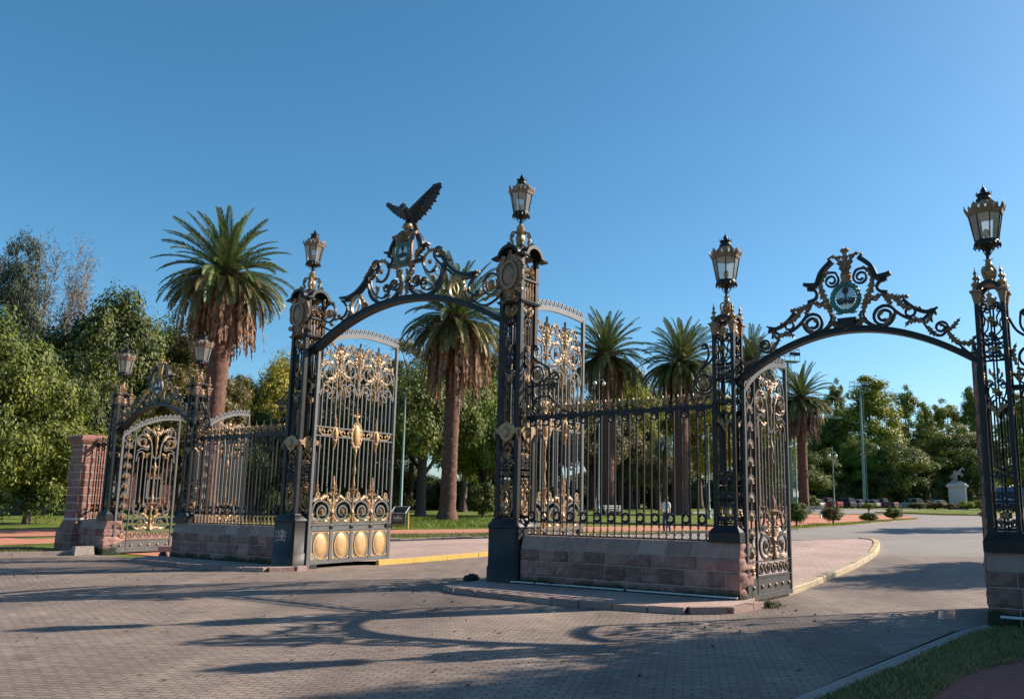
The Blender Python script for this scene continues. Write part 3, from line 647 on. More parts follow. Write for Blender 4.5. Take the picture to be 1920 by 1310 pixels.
def railing(label, u0, L, low_end, tower_end, barmat=None, group='iron railings on the stone walls'):
    """run of railing from station u0; low_end/tower_end say which end (0 or 1) carries which scroll bracket"""
    t = thing('iron_railing', label, 'railing', G(u0), -TH, group)
    r = MB(); r.box(0, L, -.025, .025, .972, .998); r.box(0, L, -.02, .02, 1.236, 1.262); mk('bottom_rail', r, M['iron'], t)
    r = MB(); r.box(0, L, -.024, .024, 3.42, 3.475); r.box(0, L, -.032, .032, 3.475, 3.487); mk('top_rail', r, M['iron'], t)
    n = max(2, round(L / .167)); st = L / n; lo = MB(); up = MB(); cr_ = MB()
    for i in range(n):
        x = (i + .5) * st
        if i % 2 == 0:
            o = link('bar', BARS[0], t, (x, 0, 0)); link('spear_head', BARS[2], o)
        else:
            o = link('bar', BARS[1], t, (x, 0, 0)); link('spear_head', BARS[3], o)
        link('baluster', BARS[4], t, (x, 0, 0))
    i = 0
    while i + 1 < n:
        a, b = (i + .5) * st, (i + 1.5) * st; m = (a + b) / 2
        for q, sg in ((a + .074, 1), (b - .074, -1)):
            A1 = arc(q, 1.375, .060, 20, 320, 16, .085); A2 = arc(q, 3.335, .058, -20, -320, 16, .065)
            if sg < 0: A1 = [(2 * q - x, z) for x, z in A1]; A2 = [(2 * q - x, z) for x, z in A2]
            lo.bar(A1, .022, .032, -.004); up.bar(A2, .020, .030, -.004)
        lo.bar(cat([(a + .020, 1.36), (a + .03, 1.30), (m, 1.272), (b - .03, 1.30), (b - .020, 1.36)]), .020, .032, -.004); up.bar(cat([(a + .022, 3.34), (a + .03, 3.395), (m, 3.412), (b - .03, 3.395), (b - .022, 3.34)]), .018, .030, -.004)
        cr_.bar(cat([(a - .03, 3.63), (a + .01, 3.55), (m, 3.505), (b - .01, 3.55), (b + .03, 3.63)]), .024, .026, -.004)
        i += 2
    lo.box(0, L, -.006, .0, 1.266, 1.276); up.box(0, L, -.006, .0, 3.410, 3.418); cr_.box(0, L, -.006, .0, 3.490, 3.500)
    mk('lower_scroll_grille', lo, M['iron'], t); mk('upper_scroll_grille', up, M['iron'], t); mk('crest_trim', cr_, M['iron'], t)
    def place(mb, gb, end):
        f = (lambda p: p) if end == 0 else (lambda p: (L - p[0], p[1], p[2]))
        for nm, m_, mt in (('bracket_grille', mb, 'iron'), ('gilded_trim', gb, 'gold')):
            q = MB(); q.merge(m_, f)
            if end: q.f = [tuple(reversed(x)) for x in q.f]
            o = mks(nm, q, M[mt], t if nm == 'bracket_grille' else o_)
            if nm == 'bracket_grille': o_ = o
    if low_end is not None:
        I = MB(); g = MB()
        I.bar([(0, 3.66), (.50, 3.60)], .03, .03); I.ring(.26, 3.92, .155, .155, .032, .03); I.bar(cat([(.0, 4.55), (.10, 4.34), (.30, 4.18), (.44, 4.02), (.44, 3.80), (.26, 3.70), (.06, 3.76)]), .03, .03)
        I.bar(spi(cat([(.30, 4.18), (.16, 4.40), (.17, 4.62)]), .06, -1, 1.3), .028, .03); g.ell(.26, 3.92, .085, .11, 0, .05); g.leaf([(.40, 4.10), (.30, 4.30), (.20, 4.36)], .07, .04); g.leaf([(.06, 3.80), (.02, 4.0), (.08, 4.16)], .08, .04); g.leaf([(.44, 3.66), (.36, 3.60), (.22, 3.62)], .06, .04)
        place(I, g, low_end)
    if tower_end is not None:
        I = MB(); g = MB()
        I.bar([(0, 4.14), (.82, 4.16)], .035, .035)
        I.bar(spi(cat([(.12, 4.98), (.16, 4.76), (.36, 4.62), (.56, 4.50), (.60, 4.30)]), .04, -1, .6), .032, .03); I.ring(.24, 4.38, .17, .19, .032, .03); I.bar(spi(cat([(.40, 4.20), (.58, 4.36), (.74, 4.40)]), .085, -1, 1.3), .03, .03); curl(I, .12, 4.98, 70, .03, .06, -1, .028, .03)
        I.bar(spi(cat([(1.30, 3.52), (1.0, 3.55), (.78, 3.72), (.56, 3.88), (.32, 3.90), (.16, 3.80), (.14, 3.62)]), .10, 1, .9), .032, .03); I.ring(.26, 3.70, .09, .11, .026, .03); I.bar(cat([(.62, 4.14), (.56, 3.98), (.62, 3.86)]), .026, .03); curl(I, .62, 4.10, -20, .06, .06, 1, .024, .03)
        I.bar(cat([(.0, 3.95), (.14, 4.0), (.20, 3.90)]), .026, .03)
        g.ell(.24, 4.38, .09, .11, 0, .05); g.ell(.26, 3.70, .06, .08, 0, .05); g.leaf([(.30, 4.64), (.14, 4.72), (.04, 4.60)], .10, .05); g.leaf([(.46, 4.56), (.56, 4.44), (.54, 4.28)], .08, .04); g.leaf([(.70, 4.20), (.54, 4.22), (.42, 4.30)], .08, .04); g.leaf([(.52, 4.08), (.34, 4.06), (.22, 4.10)], .07, .04); g.leaf([(.26, 3.94), (.24, 4.04), (.30, 4.10)], .06, .04); g.leaf([(.80, 3.70), (.92, 3.60), (1.10, 3.57)], .06, .04)
        place(I, g, tower_end)
    return t
# ------------------------------------------------------------------ arches
def wreath(mb, x, z, rx, rz, y):
    for s in (-1, 1):
        for i in range(11):
            a = rad(-80 + 158 * i / 10); px, pz = x + s * rx * math.cos(a), z + rz * math.sin(a); tx, tz = -s * rx * math.sin(a), rz * math.cos(a); L = math.hypot(tx, tz); tx, tz = tx / L, tz / L; nx, nz = s * math.cos(a), math.sin(a)
            for k in (-1, 0, 1):
                mb.leaf([(px - tx * .03 + nx * k * .012, pz - tz * .03 + nz * k * .012), (px + tx * .03 + nx * k * .03, pz + tz * .03 + nz * k * .03), (px + tx * .085 + nx * k * .035, pz + tz * .085 + nz * k * .035)], .045, .045, y - (.025 if k == 0 else 0), 2)
    mb.ring(x, z, rx, rz, .07, .05, y + .02, 30)

def shield(t, x, z, rx, rz, y, sc=1.0):
    """oval of two enamels with clasped hands, pike and cap inside a laurel wreath"""
    s = MB(); s.prism(arc(x, z, rx, -4, 184, 20, rz), y - .01, y + .03); e = mk('coat_of_arms', s, M['enamelblue'], t)
    s = MB(); s.prism(arc(x, z, rx, 184, 356, 20, rz), y - .01, y + .03); mk('white_field', s, M['enamelwhite'], e)
    b = MB(); b.bar([(x, z - rz * .62), (x, z + rz * .75)], .02 * sc, .02, y - .02); b.ball((x, y - .03, z + rz * .62), (.055 * sc, .02, .055 * sc)); b.ball((x + .025 * sc, y - .03, z + rz * .76), (.03 * sc, .02, .03 * sc))
    for q in (-1, 1):
        b.bar(cat([(x + q * rx * .80, z - rz * .12), (x + q * rx * .62, z - rz * .45), (x + q * rx * .25, z - rz * .40), (x, z - rz * .22)]), [.05 * sc] * 10 + [.035 * sc] * 6, .025, y - .02)
        b.bar(spi([(x + q * rx * .2, z - rz * .1), (x + q * rx * .45, z - rz * .08)], .035 * sc, -q, 1), .014 * sc, .02, y - .02)
    mk('clasped_hands', b, M['bronze'], e)
    w = MB(); wreath(w, x, z - rz * .05, rx * 1.32, rz * 1.24, y - .01); w.leaf([(x, z - rz * 1.2), (x - .10, z - rz * 1.45), (x - .20, z - rz * 1.4)], .06, .04, y); w.leaf([(x, z - rz * 1.2), (x + .10, z - rz * 1.45), (x + .20, z - rz * 1.4)], .06, .04, y)
    w.ros(x, z - rz * 1.27, .05, y - .03, .04, 5); mk('laurel_wreath', w, M['patina'], e)

def band(t, zf, X, th, dep):
    P = [(-X + 2 * X * i / 48, zf(-X + 2 * X * i / 48) - th / 2) for i in range(49)]
    b = MB(); b.bar(P, th, dep, 0); b.bar([(x, z + th / 2 + .012) for x, z in P], .02, dep + .04, 0); mk('arch_band', b, M['iron'], t)

def side_arch(label, loc):
    t = thing('side_arch', label, 'gate arch', loc, -TH, 'arches over the side gates')
    zf = lambda x: 4.66 - .178 * x * x
    band(t, zf, 2.09, .075, .19)
    I = MB(); g = MB()
    # broken pediment
    I.bar(cat([(.23, 5.90), (.33, 5.82), (.44, 5.70), (.51, 5.52)]), .075, .12); I.bar([(.50, 5.50), (.58, 5.50), (.70, 5.53), (.75, 5.55)], [.09, .09, .06, .06], .12)
    I.bar([(.66, 5.48), (.66, 5.42)], .05, .06); I.bar(arc(.62, 5.335, .10, 75, 285, 12), .042, .05); I.bar([(.66, 5.25), (.66, 5.14)], .05, .06)
    I.bar(spi(cat([(.29, 5.70), (.18, 5.68), (.13, 5.58)]), .125, 1, 1.5), .03, .04)
    I.bar(ss([(1.36, 4.79), (1.20, 4.67), (1.02, 4.72), (.86, 4.82), (.74, 4.95)], .05, -1, .19, 1, .5, 1.75), .04, .045)
    I.ring(1.04, 4.83, .075, .075, .032, .04); I.bar(cat([(1.47, 4.86), (1.32, 4.80), (1.18, 4.84), (1.05, 4.93), (.93, 5.06)]), [.02] * 3 + [.06] * 18, .07)
    I.bar(cat([(1.44, 4.85), (1.36, 4.74), (1.37, 4.62)]), .028, .04)
    I.bar(cat([(.27, 4.93), (.31, 4.77), (.42, 4.67), (.56, 4.62), (.70, 4.67), (.78, 4.78), (.79, 4.90)]), [.03] * 4 + [.055] * 10 + [.03] * 17, .05)
    I.bar(spi(cat([(1.24, 4.62), (1.34, 4.46), (1.48, 4.38), (1.58, 4.44)]), .105, 1, 1.5), .032, .04); I.bar(cat([(1.56, 4.52), (1.66, 4.36), (1.78, 4.18), (1.93, 4.02)]), .03, .04)
    I.bar(spi(cat([(1.78, 4.14), (1.92, 4.05), (2.03, 4.06)]), .075, 1, 1.3), .028, .035); curl(I, .10, 4.72, 55, .06, .06, -1, .03, .05)
    g.leaf([(.28, 5.72), (.40, 5.64), (.46, 5.49), (.44, 5.34)], .10, .06, -.01); g.leaf([(.45, 5.50), (.42, 5.32), (.35, 5.17), (.30, 5.04)], .14, .07, -.01); g.leaf([(.34, 5.20), (.29, 5.05), (.27, 4.90)], .11, .07, -.01)
    g.leaf([(.28, 4.90), (.31, 5.04), (.42, 5.14), (.60, 5.19), (.78, 5.12)], .10, .07, -.01, 7); g.leaf([(.66, 5.17), (.84, 5.09), (.99, 5.12)], .13, .07, -.01); g.leaf([(.80, 5.10), (.90, 4.97), (1.05, 4.90), (1.20, 4.86)], .12, .07, -.01); g.leaf([(.62, 5.16), (.72, 5.04), (.74, 4.93)], .10, .06, -.01)
    g.ball((.99, 0, 5.10), .038); g.ball((1.19, 0, 4.88), .032); g.leaf([(.56, 4.62), (.68, 4.70), (.73, 4.80), (.86, 4.86)], .10, .05, -.01); g.ros(.56, 4.87, .05, -.02, .04)
    g.leaf([(1.28, 4.62), (1.14, 4.69), (1.0, 4.66), (.94, 4.58)], .11, .05, -.01); g.leaf([(1.28, 4.60), (1.36, 4.74), (1.30, 4.80)], .08, .05, -.01); g.leaf([(1.30, 4.56), (1.36, 4.44), (1.48, 4.37)], .10, .05, -.01)
    g.leaf([(1.56, 4.44), (1.68, 4.50), (1.80, 4.64)], .09, .05, -.01); g.leaf([(1.60, 4.42), (1.70, 4.27), (1.84, 4.20)], .11, .05, -.01); g.leaf([(1.74, 4.24), (1.92, 4.20), (2.02, 4.34)], .10, .05, -.01)
    g.leaf([(.34, 4.72), (.24, 4.78), (.22, 4.90), (.28, 4.96)], .09, .06, -.02); g.leaf([(.10, 4.70), (.20, 4.72), (.24, 4.82)], .08, .06, -.02); g.leaf([(.42, 5.12), (.50, 5.10), (.54, 5.16)], .05, .05)
    I.mir(); g.mir()
    I.box(-.12, .12, -.07, .07, 4.66, 4.80); I.box(-.16, .16, -.08, .08, 4.80, 4.845)
    g.lathe([(.10, 5.47), (.105, 5.50), (.08, 5.52), (.09, 5.56), (.10, 5.60), (.085, 5.62), (.10, 5.64)], n=10)
    for dx, top, ln in ((0, 6.10, 0), (-.10, 6.0, -.16), (.10, 6.0, .16)):
        g.leaf([(dx * .3, 5.62), (dx * .7, 5.80), (dx * 1.2, 5.94), (dx * 1.2 + ln * .6, top - .02), (dx * 1.2 + ln, top - .05)] if ln else [(0, 5.62), (0, 5.85), (0, 6.10)], .16 if ln == 0 else .11, .10, -.03, 5)
        if ln: g.ball((dx * 1.2 + ln * 1.02, -.02, top - .06), .03)
    g.ball((0, -.02, 6.06), (.085, .06, .045)); g.leaf([(-.10, 4.70), (0, 4.64), (.10, 4.70)], .08, .05, -.08)
    mks('scroll_grille', I, M['iron'], t); mks('gilded_trim', g, M['bronzegold'], t); shield(t, 0, 5.20, .17, .19, -.06); return t

def main_arch():
    t = thing('main_arch', 'great black iron arch between the two towers, carrying scrollwork and a shield under the bird', 'gate arch', G(0), -TH)
    zf = lambda x: 6.67 - .088 * x * x
    band(t, zf, 3.40, .115, .24)
    I = MB(); g = MB()
    I.bar(cat([(2.42, 6.99), (2.12, 6.95), (1.80, 7.04), (1.54, 7.22), (1.35, 7.42), (1.22, 7.56)]), [.03] * 3 + [.085] * 18 + [.06] * 5, .13); I.bar(cat([(2.36, 6.90), (2.04, 6.86), (1.74, 6.95), (1.50, 7.12), (1.31, 7.27), (1.04, 7.48)]), .035, .06)
    I.bar(spi(cat([(1.31, 7.27), (1.10, 7.44), (.98, 7.57)]), .16, -1, 1.75), .036, .05)
    I.bar(cat([(1.06, 7.24), (.86, 7.20), (.70, 7.27), (.61, 7.44), (.62, 7.58), (.70, 7.70)]), .036, .05)
    I.bar([(.62, 7.57), (.26, 7.55)], .075, .10)
    I.bar(cat([(1.35, 7.42), (1.34, 7.16), (1.22, 6.88), (1.02, 6.71), (.76, 6.63), (.48, 6.67), (.27, 6.80), (.15, 6.97), (.13, 7.18), (.18, 7.36), (.27, 7.48)]), [.04] * 8 + [.085] * 30 + [.04] * 13, .08)
    I.bar(spi(cat([(1.27, 7.38), (1.23, 7.14), (1.12, 6.93), (.94, 6.80), (.78, 6.77), (.62, 6.83), (.55, 6.96)]), .115, -1, 1.5), .034, .05)
    I.bar(spi(cat([(.20, 6.86), (.14, 7.0), (.18, 7.18)]), .02, -1, .1), .03, .05); I.bar(spi(cat([(.16, 7.0), (.26, 6.93), (.42, 6.93)]), .135, 1, 1.7), .034, .05)
    I.bar(spi(cat([(2.36, 6.90), (2.22, 6.80), (2.13, 6.66), (2.20, 6.50), (2.38, 6.41)]), .06, 1, 1), .036, .05); I.bar(cat([(2.02, 6.55), (2.12, 6.40), (2.26, 6.30), (2.40, 6.24)]), .03, .05)
    I.ring(2.83, 6.62, .24, .25, .035, .05); I.bar(spi(cat([(3.16, 6.34), (2.95, 6.22), (2.70, 6.14), (2.45, 6.20), (2.26, 6.36)]), .05, -1, .8), .034, .05); I.bar(cat([(3.30, 6.80), (3.14, 6.66), (3.12, 6.42), (3.30, 6.24)]), .034, .05)
    # pediment of the crest
    I.bar(cat([(.10, 8.40), (.26, 8.34), (.42, 8.22), (.54, 8.04), (.58, 7.90)]), .07, .12); I.bar([(.57, 7.90), (.66, 7.93), (.78, 7.95)], [.08, .07, .03], .12); I.bar([(.64, 7.88), (.64, 7.82)], .05, .06); I.bar(arc(.60, 7.72, .10, 75, 285, 12), .04, .05); I.bar([(.64, 7.62), (.64, 7.55)], .05, .06); I.bar(cat([(.30, 8.28), (.44, 8.10), (.47, 7.86), (.38, 7.62)]), .04, .05)
    g.leaf([(1.52, 7.38), (1.32, 7.56), (1.14, 7.70), (.92, 7.77)], .14, .08, -.01, 6); g.leaf([(1.02, 7.76), (.80, 7.75), (.68, 7.66), (.62, 7.50)], .12, .07, -.01); g.leaf([(1.34, 7.56), (1.24, 7.66), (1.14, 7.58)], .12, .07, -.02); g.ball((1.30, 0, 7.62), .05)
    g.leaf([(.90, 7.22), (1.04, 7.30), (1.06, 7.42)], .10, .05, -.01); g.ros(.86, 7.46, .075, -.02, .06); g.leaf([(.64, 7.40), (.70, 7.28), (.84, 7.20)], .09, .05, -.01); g.leaf([(.48, 7.58), (.58, 7.50), (.62, 7.42)], .09, .05, -.01)
    g.leaf([(1.0, 6.72), (1.02, 6.86), (.98, 7.0), (1.04, 7.08)], .12, .06, -.01); g.leaf([(1.04, 6.94), (.94, 7.02), (.98, 7.12)], .09, .06, -.01); g.ros(.72, 7.02, .06, -.02, .05); g.ros(.40, 7.08, .07, -.02, .05); g.ball((1.0, -.02, 7.06), .05)
    g.leaf([(.76, 6.64), (.60, 6.72), (.50, 6.82)], .09, .05, -.01); g.leaf([(.16, 7.02), (.28, 7.06), (.30, 7.20)], .09, .05, -.01); g.leaf([(.20, 7.20), (.30, 7.28), (.28, 7.38)], .08, .05, -.01); g.leaf([(.16, 6.92), (.28, 6.86), (.36, 6.92)], .08, .05, -.01); g.leaf([(.60, 6.80), (.70, 6.86), (.74, 6.80)], .07, .05)
    # wheel of leaves over the haunch
    g.ring(1.74, 6.67, .23, .27, .075, .07, 0, 26); g.bar([(1.68, 6.84), (1.64, 6.72), (1.70, 6.58), (1.78, 6.52), (1.80, 6.66), (1.74, 6.80), (1.68, 6.84)], .022, .03)
    for k in range(10): g.leaf([(1.74 + .23 * math.cos(k * .63), 6.67 + .27 * math.sin(k * .63)), (1.74 + .27 * math.cos(k * .63 + .15), 6.67 + .31 * math.sin(k * .63 + .15)), (1.74 + .29 * math.cos(k * .63 + .32), 6.67 + .33 * math.sin(k * .63 + .32))], .07, .06, -.02, 2)
    g.leaf([(1.50, 6.74), (1.40, 6.68), (1.42, 6.58)], .12, .06, -.01); g.leaf([(1.46, 6.62), (1.36, 6.62), (1.34, 6.72)], .09, .06, -.01); g.leaf([(2.0, 6.44), (2.14, 6.36), (2.30, 6.38)], .10, .06, -.01); g.leaf([(2.06, 6.34), (2.20, 6.28), (2.36, 6.30)], .09, .06, -.01); g.ball((2.40, 0, 6.98), .045); g.leaf([(1.92, 6.42), (2.02, 6.50), (2.06, 6.62)], .08, .05, -.01)
    g.ell(2.83, 6.60, .10, .13, 0, .07); g.leaf([(2.74, 6.48), (2.66, 6.58), (2.72, 6.72)], .09, .06, -.01); g.leaf([(2.92, 6.48), (3.02, 6.58), (2.96, 6.72)], .09, .06, -.01); g.leaf([(2.64, 6.46), (2.54, 6.40), (2.44, 6.44)], .10, .06, -.01); g.leaf([(3.02, 6.80), (3.08, 6.92), (3.04, 7.02)], .10, .06, -.01); g.leaf([(2.80, 6.40), (2.72, 6.28), (2.60, 6.26)], .10, .06, -.01); g.leaf([(2.95, 6.36), (3.05, 6.30), (3.16, 6.38)], .10, .06, -.01); g.ball((2.48, 0, 6.52), .04)
    # shield card with rolled corners
    g.leaf([(.20, 7.46), (.26, 7.36), (.20, 7.26)], .12, .07, -.05); g.leaf([(.08, 7.40), (.14, 7.22), (.06, 7.05)], .14, .08, -.05); g.leaf([(.04, 7.10), (.12, 6.92), (.22, 6.84)], .14, .08, -.03); g.leaf([(.05, 6.98), (.12, 6.80), (.06, 6.70)], .13, .08, -.03)
    g.leaf([(.44, 8.06), (.46, 7.86), (.38, 7.68)], .10, .06, -.03); g.leaf([(.40, 7.86), (.36, 7.72), (.38, 7.56)], .10, .07, -.04)
    I.mir(); g.mir()
    mks('scroll_grille', I, M['iron'], t); mks('gilded_trim', g, M['gold'], t)
    c = MB(); c.prism([(-.22, 7.45), (.22, 7.45), (.29, 7.62), (.27, 7.95), (.33, 8.28), (.20, 8.32), (.17, 8.16), (-.17, 8.16), (-.20, 8.32), (-.33, 8.28), (-.27, 7.95), (-.29, 7.62)], -.10, -.05)
    for s_ in (-1, 1): c.tube([(s_ * .17, -.08, 8.30), (s_ * .42, -.08, 8.27)], [.04, .055], 8); c.tube([(s_ * .18, -.08, 7.44), (s_ * .36, -.08, 7.50)], [.04, .055], 8)
    c.tube([(.25, -.10, 7.60), (.22, -.11, 7.95), (.25, -.10, 8.28)], .03, 6); c.tube([(-.25, -.10, 7.60), (-.22, -.11, 7.95), (-.25, -.10, 8.28)], .03, 6)
    for x, z in ((0, 8.20), (-.09, 8.14), (.09, 8.14), (0, 8.05), (-.1, 8.26), (.1, 8.26), (0, 8.32)): c.ros(x, z, .075, -.11, .06, 5)
    mk('cartouche', c, M['bronzegold'], t); shield(t, 0, 7.80, .155, .20, -.12)
    b = MB(); b.steps([(.12, 8.30), (.12, 8.36), (.06, 8.40), (.05, 8.42)]); b.lathe([(.05, 8.42), (.11, 8.46), (.125, 8.52), (.11, 8.58), (.08, 8.60)], n=12)
    for k in range(8): b.ball((.12 * math.cos(k * PI / 4), .12 * math.sin(k * PI / 4), 8.50), .025)
    mk('globe', b, M['gold'], t); return t

# ------------------------------------------------------------------ gate leaves
def crest(I, zf, L, st, h):
    n = int(L / st)
    for i in range(n):
        x = (i + .5) * L / n; z = zf(x)
        I.bar(spi([(x - st * .40, z), (x - st * .36, z + h * .5), (x - st * .12, z + h)], st * .26, -1, .75, .5), .034, .035)
    P = [(L * i / 24, zf(L * i / 24)) for i in range(25)]; return P

def main_leaf(label, u, ang):
    t = thing('main_gate_leaf', label, 'gate leaf', G(u, -.05), -TH + rad(ang), 'open leaves of the main gate')
    L = 3.05; zf = lambda x: 5.78 + .52 * (1 - ((x - 1.95) / 1.95) ** 2) if x < 1.95 else 6.30 - .07 * ((x - 1.95) / 1.1) ** 2
    fr = MB(); fr.box(-.035, .045, -.035, .035, -.11, 5.84); fr.box(L - .07, L, -.04, .04, -.09, 6.28); P = crest(fr, lambda x: zf(x) + .04, L, .155, .17); fr.bar(P, .13, .06)
    fr.box(.045, L - .07, -.03, .03, .0, .09); fr.box(.045, L - .07, -.035, .035, 1.0, 1.05); fr.box(.045, L - .07, -.03, .03, .86, .90)
    for z in (3.36, 3.60): fr.box(.045, L - .07, -.026, .026, z, z + .035)
    fr.box(-.05, .06, -.05, .05, -.12, .0); mk('frame', fr, M['irongrey'], t)
    # lower panels with gilt ovals
    cell = (L - .115) / 4
    for i in range(4):
        x0 = .045 + i * cell; x1 = x0 + cell; m = (x0 + x1) / 2
        p = MB(); p.box(x0, x1, -.012, .012, .09, .86); p.box(x0, x0 + .05, -.034, .034, .09, .86); p.box(x1 - .05, x1, -.034, .034, .09, .86); p.box(x0 + .05, x1 - .05, -.012, .012, .90, 1.0)
        q = mk('panel', p, M['irongrey'], t)
        g = MB(); g.ell(m, .475, .225, .33, -.012, .045, 28, False); g.ell(m, .475, .225, .33, .012, -.045, 28, False); g.ring(m, .475, .23, .335, .022, .06, 0, 30)
        for z in (.125, .825): g.bar([(x0 + .075, z), (x1 - .075, z)], .012, .034)
        for x in (x0 + .075, x1 - .075): g.bar([(x, .125), (x, .825)], .012, .034); 
        for x, z in ((x0 + .1, .15), (x1 - .1, .15), (x0 + .1, .80), (x1 - .1, .80)): g.box(x - .03, x + .03, -.022, .022, z - .03, z + .03)
        mk('oval', g, M['goldbright'], q)
        k = MB(); k.box(x1 - .045, x1 + .045, -.045, .045, .9, 1.0); k.ros(x1, .95, .04, -.05, .03); mk('corbel', k, M['irongrey'], q)
    n = 17; I = MB(); g = MB(); st = (L - .115) / (n + 1)
    for i in range(1, n + 1):
        x = .045 + i * st; z1 = (5.2, 4.80, 4.95, 5.35)[i % 4]; z0 = (1.78, 1.98, 1.90, 2.02)[i % 4]
        b = MB(); b.box(-.0145, .0145, -.0145, .0145, z0, 3.36); b.box(-.0145, .0145, -.0145, .0145, 3.635, z1); link('bar', raw('bar', b, M['irongrey']), t, (x, 0, 0))
        if i % 4 == 1 and i < 17: g.lathe([(.02, z0 - .12), (.035, z0 - .08), (.06, z0 - .02), (.025, z0), (.04, z0 + .06), (.018, z0 + .12), (.014, z0 + .26)], x, 0, 8); g.lathe([(.014, z1 - .32), (.035, z1 - .28), (.022, z1 - .22), (.04, z1 - .12), (.05, z1 - .06), (.02, z1)], x, 0, 8)
    for i in range(4):      # four scroll cells
        s_ = 1 if i % 2 == 0 else -1; x0 = .045 + i * cell; x1 = x0 + cell; m = (x0 + x1) / 2; Q = (lambda x, m=m, s_=s_: m + s_ * x)
        def B(P, w=.03, tt=.035): I.bar([(Q(x), z) for x, z in P], w, tt)
        def Lf(P, w, tt=.05): g.leaf([(Q(x), z) for x, z in P], w * 1.25, tt)
        B(spi(cat([(-.36, 1.10), (-.35, 1.30), (-.26, 1.56), (-.06, 1.66), (.14, 1.60)]), .26, -1, 1.5), .04); B(spi(cat([(.34, 1.72), (.20, 1.68), (.14, 1.80), (.14, 1.98)]), .02, 1, .1), .026); B(spi(cat([(-.36, 1.60), (-.30, 1.70), (-.20, 1.80)]), .07, -1, 1.2), .026); B(cat([(-.36, 1.10), (.0, 1.08), (.34, 1.10)]), .03)
        g.ros(m, 1.36, .10, 0, .075, 6); Lf([(.16, 1.70), (.28, 1.62), (.33, 1.44), (.24, 1.34)], .14); Lf([(.33, 1.48), (.34, 1.26), (.22, 1.12), (.06, 1.09)], .13); Lf([(-.06, 1.68), (.10, 1.76), (.24, 1.72)], .12); Lf([(-.34, 1.42), (-.32, 1.20), (-.20, 1.10), (-.02, 1.10)], .11); Lf([(-.30, 1.62), (-.16, 1.72), (-.04, 1.70)], .10); Lf([(.20, 1.86), (.30, 1.80), (.34, 1.90)], .08); g.ring(Q(-.18), 1.82, .05, .06, .03, .05)
    for x, big in ((.045 + cell, .8), (.045 + 2 * cell, 1.2), (.045 + 3 * cell, .8)):
        g.lathe([(.02, 1.05), (.05, 1.10), (.03, 1.22), (.07, 1.34), (.03, 1.40), (.04, 1.52), (.022, 1.60), (.05, 1.72), (.03, 1.80), (.06 * big, 1.92), (.10 * big, 1.98), (.03, 2.0), (.05, 2.10), (.03, 2.18), (.02, 2.2 + .15 * big)], x, 0, 9)
    xm = .045 + 2 * cell
    g.lathe([(.02, 2.35), (.045, 2.42), (.05, 2.55), (.02, 2.66), (.03, 2.70), (.014, 2.78)], xm, 0, 9); g.lathe([(.012, 2.74), (.035, 2.78), (.025, 2.86), (.05, 2.96), (.055, 3.04), (.03, 3.10)], xm, 0, 9)
    # middle band
    for i in range(8):
        x = .045 + (i + .5) * (L - .115) / 8; s_ = 1 if i % 2 else -1
        g.bar(spi(cat([(x - s_ * .17, 3.42), (x - s_ * .05, 3.42), (x + s_ * .06, 3.50)]), .075, s_, 1.3), .024, .03); g.leaf([(x - s_ * .12, 3.40), (x - s_ * .12, 3.52), (x - s_ * .04, 3.58)], .06, .035); g.leaf([(x + s_ * .10, 3.58), (x + s_ * .16, 3.50), (x + s_ * .14, 3.42)], .05, .035)
    ov = MB(); ov.ell(xm, 3.46, .135, .30, -.035, .06, 24, False); ov.ell(xm, 3.46, .135, .30, .035, -.06, 24, False)
    for s_ in (-1, 1): ov.ell(xm + s_ * 1.02 * .77, 3.46, .065, .165, -.035, .05, 18, False); ov.ell(xm + s_ * 1.02 * .77, 3.46, .065, .165, .035, -.05, 18, False)
    mk('medallion', ov, M['goldbright'], t)
    g.ring(xm, 3.46, .175, .34, .085, .07, 0, 26)
    for k in range(16): a = k * PI / 8; g.ball((xm + .185 * math.cos(a), -.03, 3.46 + .35 * math.sin(a)), .03, 6, 4)
    for s_ in (-1, 1):
        x = xm + s_ * .785; g.ring(x, 3.46, .085, .185, .04, .06, 0, 18); g.lathe([(.01, 3.64), (.05, 3.70), (.03, 3.78), (.04, 3.84), (.015, 3.92), (.004, 4.02)], x, 0, 8); g.lathe([(.004, 3.02), (.03, 3.10), (.045, 3.18), (.07, 3.26), (.05, 3.30)], x, 0, 8)
    g.lathe([(.05, 3.80), (.06, 3.86), (.03, 3.95), (.035, 4.10), (.015, 4.22), (.004, 4.34)], xm, 0, 8); g.leaf([(xm, 3.95), (xm + .10, 4.02), (xm + .17, 3.98)], .09, .05, 0, 3); g.leaf([(xm, 3.95), (xm - .10, 4.02), (xm - .17, 3.98)], .09, .05, 0, 3)
    # upper scroll field
    for i in range(4):
        s_ = 1 if i % 2 == 0 else -1; m = .045 + (i + .5) * cell; dz = -.10 if i == 0 else .02; Q = (lambda x, m=m, s_=s_: m + s_ * x)
        def B(P, w=.03, tt=.035): I.bar([(Q(x), z + dz) for x, z in P], w, tt)
        def Lf(P, w, tt=.05): g.leaf([(Q(x), z + dz) for x, z in P], w * 1.2, tt)
        B(spi(cat([(-.33, 4.60), (-.34, 5.05), (-.28, 5.36), (-.10, 5.52), (.10, 5.46)]), .25, -1, 1.1, .5), .034); B(spi(cat([(.10, 4.95), (.26, 5.05), (.30, 5.25)]), .19, 1, .9), .028); B(spi(cat([(-.30, 4.55), (-.22, 4.78), (-.06, 4.86), (.08, 4.76)]), .08, -1, .5), .03); B(spi(cat([(.34, 4.50), (.30, 4.74), (.18, 4.82)]), .07, 1, .9), .026); B(spi(cat([(.30, 5.30), (.20, 5.56), (.02, 5.72)]), .10, -1, 1.2), .028)
